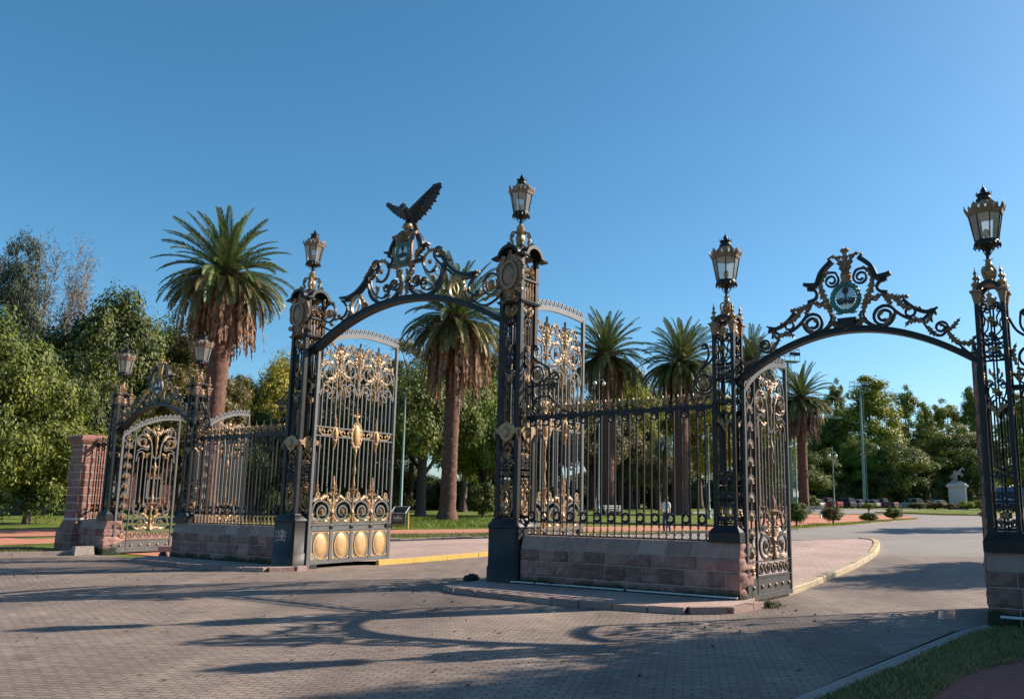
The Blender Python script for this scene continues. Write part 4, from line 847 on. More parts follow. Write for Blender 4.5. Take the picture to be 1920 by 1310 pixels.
        B(spi(cat([(-.20, 5.62), (-.06, 5.70), (.06, 5.64)]), .06, -1, 1.1), .024); B(spi(cat([(.16, 4.62), (.06, 4.50), (-.04, 4.56)]), .05, -1, 1.0), .022); B(spi(cat([(-.34, 4.72), (-.24, 4.62), (-.16, 4.68)]), .05, 1, 1.0), .022); Lf([(-.30, 5.0), (-.24, 5.12), (-.28, 5.26)], .09); Lf([(-.20, 5.66), (-.10, 5.78), (-.16, 5.90)], .09); Lf([(.22, 5.74), (.30, 5.82), (.26, 5.92)], .09); Lf([(-.12, 4.66), (-.02, 4.72), (-.06, 4.82)], .07); Lf([(.24, 4.58), (.18, 4.48), (.22, 4.38)], .06)
        g.ros(Q(.02), 5.22 + dz, .085, 0, .06, 6); Lf([(-.02, 5.02), (.16, 5.06), (.24, 5.22), (.18, 5.40)], .13); Lf([(.16, 5.40), (.04, 5.50), (-.12, 5.44), (-.18, 5.30)], .11); Lf([(.28, 5.06), (.34, 5.24), (.30, 5.46)], .10); Lf([(.30, 5.40), (.22, 5.62), (.08, 5.70), (-.04, 5.66)], .12); Lf([(-.30, 5.30), (-.22, 5.48), (-.30, 5.62)], .10); Lf([(.20, 4.98), (.28, 4.86), (.26, 4.70)], .09); Lf([(.08, 4.78), (.16, 4.66), (.12, 4.50)], .08); Lf([(-.14, 4.90), (-.02, 4.96), (.10, 4.92)], .08)
    for x, hi in ((.045 + cell, 5.98), (.045 + 2 * cell, 6.10), (.045 + 3 * cell, 6.10)):
        g.lathe([(.015, 4.75), (.04, 4.82), (.025, 4.95), (.05, 5.10), (.03, 5.20), (.045, 5.34), (.02, 5.45)], x, 0, 8); g.leaf([(x, 5.42), (x, 5.7), (x, hi)], .15, .07, 0, 4)
        for s_ in (-1, 1): g.leaf([(x, 5.44), (x + s_ * .12, 5.60), (x + s_ * .15, 5.80), (x + s_ * .24, 5.84)], .12, .06); g.leaf([(x, 5.60), (x + s_ * .09, 5.80), (x + s_ * .07, 5.95)], .09, .05); I.bar(spi(cat([(x + s_ * .04, 5.50), (x + s_ * .16, 5.70), (x + s_ * .22, 5.88), (x + s_ * .34, 5.95)]), .07, -s_, 1), .026, .035); g.leaf([(x + s_ * .20, 5.84), (x + s_ * .34, 5.96), (x + s_ * .46, 5.90)], .10, .05)
    mks('scroll_grille', I, M['irongrey'], t); mks('gilded_trim', g, M['gold'], t); lk = MB(); lk.box(L - .20, L - .02, -.06, .06, .90, 1.02); mk('lock', lk, M['iron'], t); return t

def side_leaf(label, u, ang, v=0.0):
    t = thing('side_gate_leaf', label, 'gate leaf', G(u, v), -TH + rad(ang), 'open leaves of the side gates')
    L = 1.93; W = .40; zf = lambda x: 3.66 + .72 * math.sin(min(1, x / 1.75) * PI / 2) ** .8
    fr = MB(); fr.box(-.03, .04, -.03, .03, -.09, 3.72); fr.box(L - .05, L, -.035, .035, -.06, 4.40); P = crest(fr, lambda x: zf(x) + .03, L, .15, .13); fr.bar(P, .085, .055)
    fr.box(W, W + .03, -.025, .025, -.02, 4.02); fr.box(.04, L - .05, -.03, .03, -.06, .03); fr.box(.04, L - .05, -.014, .014, .03, .32); fr.box(W + .03, L - .05, -.028, .028, .32, .35); fr.box(.04, L - .05, -.022, .022, .60, .625); mk('frame', fr, M['irongrey'], t)
    I = MB(); g = MB()
    for k in range(6):
        x = .22 if k == 0 else W + .18 + (k - 1) * .30; g.ell(x, .16, .04, .045, -.014, .035, 14); g.ell(x, .16, .04, .045, .014, -.035, 14)
    for k in range(9):
        z = .76 + k * .325; I.bar(arc(.22, z, .115, -20, 200, 12), .028, .035); I.bar([(.22, z - .20), (.22, z - .06)], .024, .03); g.ros(.22, z, .092, -.01, .05, 6); g.ros(.22, z, .085, .012, -.05, 6)
    I.bar([(.06, 3.60), (.22, 3.36), (.38, 3.62)], .028, .03); g.leaf([(.22, 3.48), (.20, 3.62), (.22, 3.78)], .10, .05, 0, 3); g.ros(.22, .46, .11, 0, .05, 4); I.bar(spi([(.14, 3.62), (.16, 3.76)], .06, -1, 1), .022, .03)
    for k in range(5):
        x = W + .16 + k * .285; I.bar(arc(x, .56, .115, 180, 360, 12, .17), .028, .035); g.ell(x, .50, .035, .06, 0, .04, 10); g.leaf([(x, .42), (x + .05, .50), (x + .04, .58)], .05, .03, 0, 2); g.bar([(x - .13, .52), (x - .09, .52)], .03, .04)
    xm = W + .03 + (L - .05 - W - .03) / 2; n = 9; st = (L - .05 - W - .03) / (n + 1)
    for i in range(1, n + 1):
        if i == 5: continue
        x = W + .03 + i * st; z0 = (1.5, 1.32, 1.62, 1.5)[min(i, 10 - i) % 4]; z1 = (3.3, 3.05, 3.2, 2.95)[min(i, 10 - i) % 4]
        b = MB(); b.box(-.014, .014, -.014, .014, z0, z1); link('bar', raw('bar', b, M['irongrey']), t, (x, 0, 0))
        if i in (2, 8, 3, 7): g.lathe([(.014, z0 - .12), (.03, z0 - .08), (.05, z0 - .02), (.02, z0), (.03, z0 + .06), (.012, z0 + .16)], x, 0, 8)
        if i in (2, 8): g.lathe([(.012, z1 - .26), (.028, z1 - .2), (.02, z1 - .14), (.045, z1 - .04), (.02, z1)], x, 0, 8)
    for s_ in (-1, 1):
        Q = lambda x: xm + s_ * x
        def B(P, w=.028, tt=.035): I.bar([(Q(x), z) for x, z in P], w, tt)
        def Lf(P, w, tt=.05): g.leaf([(Q(x), z) for x, z in P], w * 1.25, tt)
        B(spi(cat([(.06, .66), (.30, .64), (.55, .74), (.60, .94), (.46, 1.08), (.26, 1.04)]), .17, 1, 1.2), .036); B(cat([(.62, 1.62), (.62, 1.36), (.52, 1.24), (.40, 1.32), (.38, 1.5)]), .026); B(spi(cat([(.10, 1.32), (.20, 1.40), (.26, 1.52)]), .03, -1, .5), .026); B(spi(cat([(.62, 1.30), (.56, 1.16), (.44, 1.16)]), .05, -1, 1), .024)
        g.ros(Q(.34), .90, .075, 0, .06, 6); Lf([(.08, .68), (.24, .72), (.42, .66), (.58, .74)], .12); Lf([(.10, 1.0), (.22, 1.14), (.38, 1.16)], .11); Lf([(.22, 1.12), (.18, 1.26), (.26, 1.34)], .09); Lf([(.06, .66), (.12, .82), (.10, 1.0)], .09); g.ros(Q(.54), 1.42, .05, 0, .04, 5); Lf([(.44, 1.10), (.56, 1.12), (.62, 1.22)], .07); g.ros(Q(.22), 1.5, .035, 0, .03, 4)
        B(spi(cat([(.14, 3.0), (.16, 3.40), (.26, 3.72), (.46, 3.80)]), .22, -1, 1.25), .032); B(spi(cat([(.66, 2.9), (.62, 3.18), (.46, 3.22), (.40, 3.06)]), .03, -1, .2), .026); B(spi(cat([(.66, 3.24), (.50, 3.34), (.34, 3.30)]), .06, -1, 1), .024); B(spi(cat([(.10, 3.82), (.24, 3.98), (.40, 4.02)]), .10, -1, 1.2), .026)
        g.ros(Q(.42), 3.56, .085, 0, .06, 6); Lf([(.22, 3.60), (.34, 3.78), (.52, 3.78)], .11); Lf([(.58, 3.70), (.64, 3.52), (.54, 3.36)], .11); Lf([(.46, 3.40), (.30, 3.38), (.26, 3.52)], .08); Lf([(.20, 3.20), (.32, 3.12), (.30, 2.98)], .09); Lf([(.04, 3.80), (.16, 3.96), (.14, 4.12)], .10); Lf([(.20, 3.92), (.38, 4.04), (.50, 3.98)], .09)
        if s_ > 0: B(spi(cat([(.64, 3.62), (.62, 3.92), (.52, 4.08)]), .10, 1, 1.2), .026)
    I.bar([(xm, 1.6), (xm, 3.9)], .024, .026)
    g.lathe([(.02, .62), (.10, .66), (.06, .80), (.04, .92), (.07, .98), (.03, 1.04), (.05, 1.12), (.025, 1.22), (.06, 1.36), (.03, 1.44), (.14, 1.52), (.05, 1.56), (.06, 1.72), (.02, 1.84), (.035, 1.90), (.012, 2.06)], xm, 0, 10)
    g.lathe([(.012, 2.26), (.03, 2.30), (.02, 2.38), (.05, 2.46), (.03, 2.56), (.06, 2.70), (.04, 2.80), (.015, 2.90)], xm, 0, 9); g.leaf([(xm, 2.62), (xm + .08, 2.74), (xm + .15, 2.72)], .07, .05, 0, 3); g.leaf([(xm, 2.62), (xm - .08, 2.74), (xm - .15, 2.72)], .07, .05, 0, 3)
    I.bar(arc(xm, 3.14, .11, 180, 360, 12), .026, .03); g.lathe([(.012, 3.1), (.035, 3.2), (.02, 3.3), (.05, 3.45), (.03, 3.55), (.055, 3.68), (.02, 3.8)], xm, 0, 9); g.leaf([(xm, 3.76), (xm, 4.0), (xm, 4.24)], .13, .06, 0, 4)
    mks('scroll_grille', I, M['irongrey'], t); mks('gilded_trim', g, M['gold'], t); return t

# ------------------------------------------------------------------ rubble walls
def rockface(mb, P00, P10, P11, P01, amp, rng, n=(7, 4), pil=.6):
    """rough quarry face spanned by four corners; returns nothing"""
    a, b, c, d = (Vector(p) for p in (P00, P10, P11, P01)); nrm = (b - a).cross(d - a).normalized(); vs = []; fs = []; nx, nz = n
    sd = Vector((rng.random() * 50, rng.random() * 50, rng.random() * 50))
    for j in range(nz + 1):
        for i in range(nx + 1):
            s_, t_ = i / nx, j / nz; p = (a * (1 - s_) + b * s_) * (1 - t_) + (d * (1 - s_) + c * s_) * t_
            e = min(1, min(s_, 1 - s_) * nx * .9) * min(1, min(t_, 1 - t_) * nz * .9)
            p = p + nrm * (amp * e * max(-.08, pil + 1.3 * noise.noise(p * 6 + sd) + .8 * noise.noise(p * 15 + sd))); vs.append(tuple(p))
    for j in range(nz):
        for i in range(nx): o = j * (nx + 1) + i; fs.append((o, o + 1, o + nx + 2, o + nx + 1))
    mb.add(vs, fs)

def stone_wall(label, u0, u1, rough_ends=(False, True), seed=1, step=None):
    """low wall between stations; local x runs along the gates, street face at y = -.31"""
    L = u1 - u0; rng = random.Random(seed)
    t = thing('stone_wall', label, 'stone wall', G(u0), -TH, 'low stone walls carrying the railings')
    core = MB(); core.box(.012, L - .012, -.288, .288, -.14, .71); core.box(.012, L - .012, -.288, .288, .71, .962, 0, .072); mk('mortar', core, M['mortar'], t)
    b = MB(); cpb = MB()
    for (z0, z1, av) in ((-.14, .163, .52), (.177, .458, .42), (.472, .70, .40)):
        x = 0.0
        while x < L - .01:
            w = av * rng.uniform(.75, 1.35); x1 = x + w
            if L - x1 < .22: x1 = L
            q0, q1 = x + (.009 if x else 0), x1 - (.009 if x1 < L else 0); a = rng.uniform(.035, .075)
            for sy, f in ((-.302, 1), (.302, -1)):
                A = [(q0, sy, z0), (q1, sy, z0), (q1, sy, z1), (q0, sy, z1)]
                if f < 0: A = [A[1], A[0], A[3], A[2]]
                rockface(b, *A, a, rng, (max(5, int((q1 - q0) / .035)), 9))
                b.add(A + [(p[0], sy + .03 * f, p[2]) for p in A], [(0, 1, 5, 4), (1, 2, 6, 5), (2, 3, 7, 6), (3, 0, 4, 7)])
            x = x1
    x = 0.0
    while x < L - .01:
        x1 = min(L, x + rng.uniform(.42, .68)); x1 = L if L - x1 < .2 else x1; k = .045 if x > 0 else 0; k1 = .045 if x1 < L else 0; q0, q1 = x + .006, x1 - .006
        for f in (-1, 1):
            A = [(q0, .305 * f, .712), (q1, .305 * f, .712), (q1 + k1, .228 * f, .968), (q0 + k, .228 * f, .968)]
            if f > 0: A = [A[1], A[0], A[3], A[2]]
            rockface(cpb, *A, .008, rng, (6, 4), .3)
        cpb.add([(q0 + k, -.228, .968), (q1 + k1, -.228, .968), (q1 + k1, .228, .968), (q0 + k, .228, .968)], [(0, 1, 2, 3)]); x = x1
    for e, on in enumerate(rough_ends):
        if not on: continue
        for (z0, z1) in ((-.14, .165), (.175, .46), (.47, .70), (.71, .965)):
            X = 0.0 if e == 0 else L; y0, y1 = -.30, .30
            A = [(X, y0, z0), (X, y1, z0), (X, y1 * (1 if z1 < .9 else .77), z1), (X, y0 * (1 if z1 < .9 else .77), z1)]
            if e == 0: A = [A[1], A[0], A[3], A[2]]
            rockface(b, *A, .045, rng, (8, 7), .7)
    mk('blocks', b, M['stone'], t, sharp=1.2); mk('capping', cpb, M['stonecap'], t, sharp=1.2); return t

def stone_pillar(label, u):
    t = thing('stone_pillar', label, 'stone pillar', G(u), -TH, 'stone pillars ending the gates'); rng = random.Random(5)
    core = MB(); core.steps([(.550, -.14), (.550, .52), (.52, .6), (.42, .92), (.406, 1.0), (.406, 3.45), (.45, 3.6), (.49, 3.62)]); mk('mortar', core, M['mortar'], t)
    b = MB(); z = 1.02
    def course(h0, h1, z0, z1, off):
        for k in range(4):
            a = k * PI / 2; R = lambda p: (p[0] * math.cos(a) - p[1] * math.sin(a), p[0] * math.sin(a) + p[1] * math.cos(a), p[2])
            cuts = [-1, off, 1]
            for i in range(2):
                q = MB(); e0 = .010 if i else 0; e1 = .010 if i == 0 else 0
                rockface(q, (cuts[i] * h0 + e0, -h0, z0), (cuts[i + 1] * h0 - e1, -h0, z0), (cuts[i + 1] * h1 - e1, -h1, z1), (cuts[i] * h1 + e0, -h1, z1), .008, rng, (6, 4), .4); b.merge(q, R)
    i = 0
    while z < 3.40: z1 = min(z + .235, 3.44); course(.41, .41, z, z1, (-.15, .3)[i % 2]); z = z1 + .020; i += 1
    course(.556, .556, -.14, .22, .1); course(.556, .556, .232, .52, -.2); course(.556, .42, .532, .95, .05); course(.41, .50, 3.46, 3.60, .15)
    mk('blocks', b, M['stonered'], t, sharp=1.2)
    c = MB(); c.steps([(.50, 3.605), (.505, 3.72), (.49, 3.745), (.40, 3.80)]); mk('cap', c, M['stonered'], t); return t

# ------------------------------------------------------------------ the bird on the arch
def condor():
    t = thing('bird_statue', 'dark bronze condor with raised spread wings perched on the gilt globe of the main arch', 'statue', G(0, 0, 8.58), -TH + rad(9)); t.scale = (.80, .86, .93)
    b = MB()
    # body faces the street (-y): ring sections from tail to beak  (y, z, rx, rz)
    sec = [(.80, -.38, .15, .02), (.62, -.24, .12, .025), (.44, -.06, .075, .04), (.28, .10, .115, .09), (.10, .22, .145, .125), (-.08, .32, .135, .12), (-.20, .40, .09, .08), (-.28, .43, .065, .055), (-.36, .40, .05, .045), (-.41, .33, .045, .042), (-.45, .26, .052, .055), (-.485, .18, .036, .044), (-.51, .10, .012, .024)]
    vs = []; n = 12
    for i, (y, z, rx, rz) in enumerate(sec):
        a = sec[max(0, i - 1)]; c = sec[min(len(sec) - 1, i + 1)]; dy, dz = c[0] - a[0], c[1] - a[1]; L = math.hypot(dy, dz); ny, nz = -dz / L, dy / L
        if nz < 0: ny, nz = -ny, -nz
        if i > 8: ny, nz = -abs(ny) if ny < 0 else -ny, nz; ny = -abs(dz / L); nz = abs(dy / L)
        for k in range(n):
            an = 2 * PI * k / n; vs.append((rx * math.cos(an), y + ny * rz * math.sin(an), z + nz * rz * math.sin(an)))
    fs = [(i * n + k, i * n + (k + 1) % n, (i + 1) * n + (k + 1) % n, (i + 1) * n + k) for i in range(len(sec) - 1) for k in range(n)]; fs += [tuple(range(n)), tuple(range((len(sec) - 1) * n, len(sec) * n))]
    b.add(vs, fs)
    for s_ in (-1, 1):
        b.tube([(s_ * .09, .08, .14), (s_ * .10, .04, .02), (s_ * .08, -.01, -.05)], [.06, .045, .03], 7)
        for q in (-1, 0, 1): b.tube([(s_ * .08, -.01, -.05), (s_ * .08 + q * .03, -.06, -.04), (s_ * .08 + q * .04, -.09, -.08)], [.018, .016, .004], 5)
        # wing: leading edge, then a row of feathers fanned from it
        lead = [(.07, -.02, .32), (.22, .02, .45), (.42, .06, .60), (.66, .09, .76), (.90, .10, .90)]; lead = [(x * (.90 if s_ > 0 else .95), y, .32 + (z - .32) * (1.18 if s_ > 0 else .66)) for x, y, z in lead]; ck = 1.0 if s_ > 0 else .62
        V = []; nf = 15
        def on(t_):
            t_ *= len(lead) - 1; i = min(int(t_), len(lead) - 2); f = t_ - i; return [lead[i][j] * (1 - f) + lead[i + 1][j] * f for j in range(3)]
        for i in range(nf):
            p = on(i / (nf - 1)); q = i / (nf - 1); ln = ck * (.40 + .10 * math.sin(q * PI) - .06 * q + .03 * (i % 2))
            ang = rad(-78 + 95 * q ** 1.3); dx, dz = math.cos(ang) * ln, math.sin(ang) * ln; w = .125
            px, pz = -math.sin(ang) * w / 2, math.cos(ang) * w / 2; yb = .012 * (i % 2)
            by = .42 * ln * (1 - .5 * q); dx, dz = dx * .9, dz * .72
            A = [(p[0] - px, p[1] + yb, p[2] - pz), (p[0] + px, p[1] + yb, p[2] + pz), (p[0] + dx * .85 + px * .9, p[1] + by * .85 + yb, p[2] + dz * .85 + pz * .9), (p[0] + dx, p[1] + by + yb, p[2] + dz), (p[0] + dx * .85 - px * .9, p[1] + by * .85 + yb, p[2] + dz * .85 - pz * .9)]
            A = [(s_ * x, y, z) for x, y, z in A]; Bk = [(x, y + .016, z) for x, y, z in A]
            b.add(A + Bk, [(0, 1, 2, 3, 4), (9, 8, 7, 6, 5)] + [(k, (k + 1) % 5, (k + 1) % 5 + 5, k + 5) for k in range(5)])
        b.tube([(s_ * x, y, z) for x, y, z in lead], [.09, .075, .055, .04, .02], 8)
        for i in range(9):   # covert feathers
            p = on(.02 + .85 * i / 8); ang = rad(-70 + 70 * i / 8); b.ball((s_ * (p[0] + math.cos(ang) * .07), p[1] + .03, p[2] + math.sin(ang) * .06), (.075, .04, .06), 7, 5)
    for i in range(5):       # tail fan
        x = (i - 2) * .055; b.add([(x * .5 - .03, .48, -.10), (x * .5 + .03, .48, -.10), (x * 1.6 + .04, .86, -.44), (x * 1.6, .90, -.47), (x * 1.6 - .04, .86, -.44), (x * .5 - .03, .46, -.12), (x * .5 + .03, .46, -.12), (x * 1.6 + .04, .84, -.46), (x * 1.6, .88, -.49), (x * 1.6 - .04, .84, -.46)], [(0, 1, 2, 3, 4), (9, 8, 7, 6, 5)] + [(k, (k + 1) % 5, (k + 1) % 5 + 5, k + 5) for k in range(5)])
    mk('body', b, M['bronze'], t, sharp=.9)
    r = MB(); r.lathe([(.10, -.02), (.12, .02), (.10, .06), (.06, .08)], 0, 0, 10); r2 = MB()
    for k in range(12): a = 2 * PI * k / 12; r2.ball((.085 * math.cos(a), -.27 + .03 * math.sin(a), .43 + .085 * math.sin(a)), .035, 6, 4)
    mk('ruff', r2, M['bronzepale'], t); return t

# ------------------------------------------------------------------ put the gates together
p0 = make_pillar('slim black pillar with a lantern at the near end of the fence beside the main gate')
dup(p0, G(PU2), -TH, 'tallest-looking slim lantern pillar, standing on the stone wall cut by the picture edge')
dup(p0, G(-PU1), -TH, 'slim lantern pillar in front of the thick palm trunk')
dup(p0, G(-PU2), -TH, 'slim lantern pillar beside the red stone pillar')
tw = make_tower('square black tower with white scrawls on its plinth, far end of the great arch')
t2 = dup(tw, G(TU), -TH, 'square black gate tower with a lantern, at the near end of the great arch')
# worn white scrawl on the plinth of the far tower
sc_ = MB(); rg = random.Random(3)
for row, (z, n, h, x0, w) in enumerate(((.84, 10, .13, -.30, .46), (.735, 10, .13, -.30, .44), (.645, 9, .09, -.27, .40))):
    for i in range(n):
        x = x0 + i * w / n; P = [(x + rg.uniform(0, w / n * .9), z + rg.uniform(-h / 2, h / 2)) for _ in range(6 if row < 2 else 4)]
        sc_.bar(P, .018 if row < 2 else .014, .003, -.4165)
mk('scrawl', sc_, M['mortar'], tw)
side_arch('black iron arch with a green wreathed shield, over the side gate that frames the statue', G((PU1 + PU2) / 2))
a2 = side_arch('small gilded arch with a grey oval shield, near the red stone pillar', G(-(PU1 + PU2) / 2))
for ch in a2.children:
    if ch.name.startswith('gilded_trim'): setmat(ch, M['goldbright'])  # brighter gilding stands in for sunlight on this arch
    if ch.name.startswith('coat_of_arms'):
        setmat(ch, M['enamelwhite'])
    if ch.name.startswith('coat_of_arms') or ch.name.startswith('laurel'):
        for g_ in list(ch.children) + ([ch] if ch.name.startswith('laurel') else []):
            if not g_.name.startswith('white'): setmat(g_, M['bronzepale'] if g_.name.startswith('laurel') else M['bronze'])
main_arch(); condor()
main_leaf('tall gate leaf with four gilt ovals along its foot, folded back from the far tower', -TU + .42, 94.5)
main_leaf('tall gate leaf seen behind the railing, folded back from the near tower', TU - .42, 88.5)
sl3 = side_leaf('narrow gate leaf with a column of rosettes, beside the end of the nearer fence', PU1 + .30, 87)
side_leaf('narrow gate leaf of gilt scrolls standing open beside the red stone pillar', -PU2 + .30, 91.5)
side_leaf('narrow gate leaf half hidden behind the fence below the thick palm', -PU1 - .26, 102, -.3)
sl4 = side_leaf('narrow gate leaf seen edge-on against the pillar at the picture edge', PU2 - .28, 100, -.25)
for l_ in (sl3, sl4):
    for ch in l_.children: setmat(ch, M['bronzegold'] if ch.name.startswith('gilded') else M['irondusty'])
railing('black iron railing between the near tower and the lantern pillar', TU + .31, PU1 - .235 - TU - .31, 1, 0)
railing('iron railing with gilt balusters between the thick palm pillar and the far tower', -PU1 + .235, PU1 - .235 - TU - .31, 0, 1)
railing('short piece of railing between the red stone pillar and a lantern pillar', -14.62, 14.62 - PU2 - .235, 1, None)
railing('end of a black railing cut off by the picture edge', PU2 + .235, 14.62 - PU2 - .235, 0, None)
stone_wall('low rough stone wall with white pipe under the nearer long fence', TU + .432, PU1 + .287, (False, True), 11)
stone_wall('low rough stone wall under the farther long fence', -PU1 - .287, -TU - .432, (True, False), 12)
stone_wall('short stone wall joined to the red stone pillar', -14.6, -PU2 + .287, (False, True), 13)
stone_wall('stone wall end beside the grass verge at the picture edge', PU2 - .287, 14.6, (True, False), 14)
stone_pillar('stout red stone pillar with a moulded cap at the far end of the gates', -15.02)
stone_pillar('matching red stone pillar just outside the picture beside the cut-off railing', 15.02)
# white conduit along the foot of the walls
pp = MB(); pp.tube([G(TU + .30, .46, .035), G(TU + .5, .355, .03), G(PU1 + .12, .355, .03), G(PU1 + .26, .36, .035)], .016, 8)
tag(mk('conduit_pipe', pp, M['pipe'], sharp=1), 'thin white pipe along the foot of the nearer long stone wall', 'pipe')
pp = MB(); pp.tube([G(PU2 - .12, .375, .05), G(14.6, .375, .05)], .022, 8); pp.tube([G(PU2 + .24, .37, .04), G(PU2 + .24, .37, .21)], .024, 8)
tag(mk('conduit_pipe', pp, M['pipe'], sharp=1), 'white pipe with a short upright stub on the wall at the picture edge', 'pipe')
# ------------------------------------------------------------------ ground
def uvp(L): return [G(u, v)[:2] for u, v in L]
def drape(name, poly, off, m, step=3.0, z=None, flat=None):
    bm = bmesh.new(); V = [bm.verts.new((x, y, 0)) for x, y in poly]; xs = [p[0] for p in poly]; ys = [p[1] for p in poly]
    for tri in tessellate_polygon([[Vector((x, y, 0)) for x, y in poly]]):
        try: bm.faces.new([V[i] for i in tri])
        except ValueError: pass
    for ax, lo, hi in ((0, min(xs), max(xs)), (1, min(ys), max(ys))):
        q = lo + step
        while q < hi:
            nrm = (1, 0, 0) if ax == 0 else (0, 1, 0); bmesh.ops.bisect_plane(bm, geom=bm.verts[:] + bm.edges[:] + bm.faces[:], plane_co=(q, q, 0), plane_no=nrm); q += step
    for v in bm.verts: v.co.z = T(v.co.x, v.co.y) + off if z is None else z
    bmesh.ops.recalc_face_normals(bm, faces=bm.faces[:])
    for f in bm.faces:
        if f.normal.z < 0: f.normal_flip()
    me = bpy.data.meshes.new(name); bm.to_mesh(me); bm.free(); me.materials.append(m); o = link(name, me); o['kind'] = 'structure'; return o

def walkline(P, step):
    """points every step along a polyline of (x, y)"""
    out = [P[0]]; need = step
    for a, b in zip(P, P[1:]):
        L = math.hypot(b[0] - a[0], b[1] - a[1]); d = need
        while d <= L: out.append((a[0] + (b[0] - a[0]) * d / L, a[1] + (b[1] - a[1]) * d / L)); d += step
        need = d - L
    if math.hypot(out[-1][0] - P[-1][0], out[-1][1] - P[-1][1]) > .12: out.append(P[-1])
    return out

def kerb(name, P, m, w=.16, h=.14, stone=.75, base=0.0, jit=.008, seed=2, zf=None):
    """row of kerb stones along (x, y) points, the stones lying to the right of the line"""
    rng = random.Random(seed); mb = MB(); Q = walkline(P, stone)
    for a, b in zip(Q, Q[1:]):
        dx, dy = b[0] - a[0], b[1] - a[1]; L = math.hypot(dx, dy); dx, dy = dx / L, dy / L; nx, ny = dy, -dx; g = .008
        j = rng.uniform(-jit, jit); hh = h + rng.uniform(-jit, jit); za = (zf or T)(a[0], a[1]) + base; zb = (zf or T)(b[0], b[1]) + base
        A = (a[0] + dx * g + nx * j, a[1] + dy * g + ny * j); Bp = (b[0] - dx * g + nx * j, b[1] - dy * g + ny * j)
        def c(p, o, z): return (p[0] + nx * o, p[1] + ny * o, z)
        mb.add([c(A, 0, za - .1), c(Bp, 0, zb - .1), c(Bp, w, zb - .1), c(A, w, za - .1), c(A, .0, za + hh - .02), c(Bp, .0, zb + hh - .02), c(Bp, w, zb + hh), c(A, w, za + hh), c(A, .025, za + hh), c(Bp, .025, zb + hh)],
               [(0, 1, 5, 4), (4, 5, 9, 8), (8, 9, 6, 7), (1, 2, 6, 9, 5), (2, 3, 7, 6), (3, 0, 4, 8, 7)])
    o = mk(name, mb, m, sharp=.3); o['kind'] = 'structure'; return o

# base sheet: lawns to the horizon
def sheet():
    xs = sorted(set([-900, -600, -400, -300, -250, -200, -170, -150] + list(np.arange(-130, 151, 4)) + [160, 180, 210, 260, 330, 420, 600, 900]))
    ys = sorted(set([-300, -150, -80, -50, -30] + list(np.arange(-20, 181, 4)) + [190, 200, 220, 250, 300, 380, 500, 700, 1000, 1500]))
    vs = [(x, y, T(x, y) - .012) for y in ys for x in xs]; n = len(xs)
    fs = [(j * n + i, j * n + i + 1, (j + 1) * n + i + 1, (j + 1) * n + i) for j in range(len(ys) - 1) for i in range(n - 1)]
    mb = MB(); mb.add(vs, fs); struct('ground', mb, M['lawn'])
sheet()
xy = lambda L: [at(*p) for p in L]
gedge = xy([(1100, 1003), (1330, 999), (1490, 993), (1600, 985), (1690, 977), (1728, 974)])
# asphalt behind the gates and round the garden
drape('park_road', uvp([(-6.2, -11.6), (-1.4, -9.2), (3.3, -9), (3.4, -8), (9, -8), (13.2, -8), (15, -2.5), (40, -6), (60, -30)]) + [(75, 60), (95, 160)] + xy([(1900, 955.5), (1760, 955), (1640, 954.5), (1530, 954), (1440, 956), (1300, 958), (1300, 963), (1480, 962.3), (1640, 963.2), (1700, 966)]) + gedge[::-1], .010, M['asphalt'], 4)
# brick roadway in front of and through the gates
drape('brick_road', uvp([(-13.35, .55), (-8.4, .32), (-8.4, .0), (-3.9, 0), (-3.05, -2.4), (-2.2, -6.1), (-1.4, -9.4), (3.35, -9.4), (3.5, 0), (8.95, -.2), (9.05, -2.3), (8.75, -7.7), (8.2, -11.8), (13.4, -13), (13.2, -3), (12.9, -.1), (12.55, 1.2), (12.1, 6.2), (11.8, 14), (11, 40), (-60, 40), (-60, 14), (-16, 12), (-13.9, 3)]), .016, M['pavers'], 4)
# concrete gutter beside the verge
gut = uvp([(13.0, -.5), (12.62, 1.1), (12.12, 6.2), (11.8, 14), (12.0, 20)]); gut2 = uvp([(13.25, -.55), (12.80, 1.2), (12.30, 6.3), (12.0, 14), (12.2, 20)])
drape('gutter', gut + gut2[::-1], .022, M['gutter'], 2)
# islands that carry the walls
def island(name, P, m, kn, km, w=.18, top=0.0, lines=None):
    drape(name, uvp(P), 0, m, 2, z=top - .006)
    for k, (ln, sd) in enumerate(lines): kerb(kn, uvp(ln), km, w, .12, .62, 0, .010, sd, lambda x, y: ROAD)
isl1 = [(3.15, .2), (3.15, 1.35), (3.35, 1.62), (4.2, 1.75), (6.9, 1.98), (8.6, 1.72), (9.15, 1.22), (9.22, .30)]
island('footway', [(3.2, -.3)] + isl1 + [(9.0, -.3)], M['sidewalk'], 'kerb', M['stonecap'], lines=[(isl1, 4)])
isl2 = [(-9.05, .30), (-9.3, .9), (-8.9, 1.3), (-6.5, 1.42), (-4.4, 1.38), (-3.4, 1.0), (-3.12, .56), (-3.10, .15)]
island('footway', [(-9.0, -.2)] + isl2 + [(-3.3, -.2)], M['sidewalk'], 'kerb', M['stonecap'], lines=[(isl2, 6)])
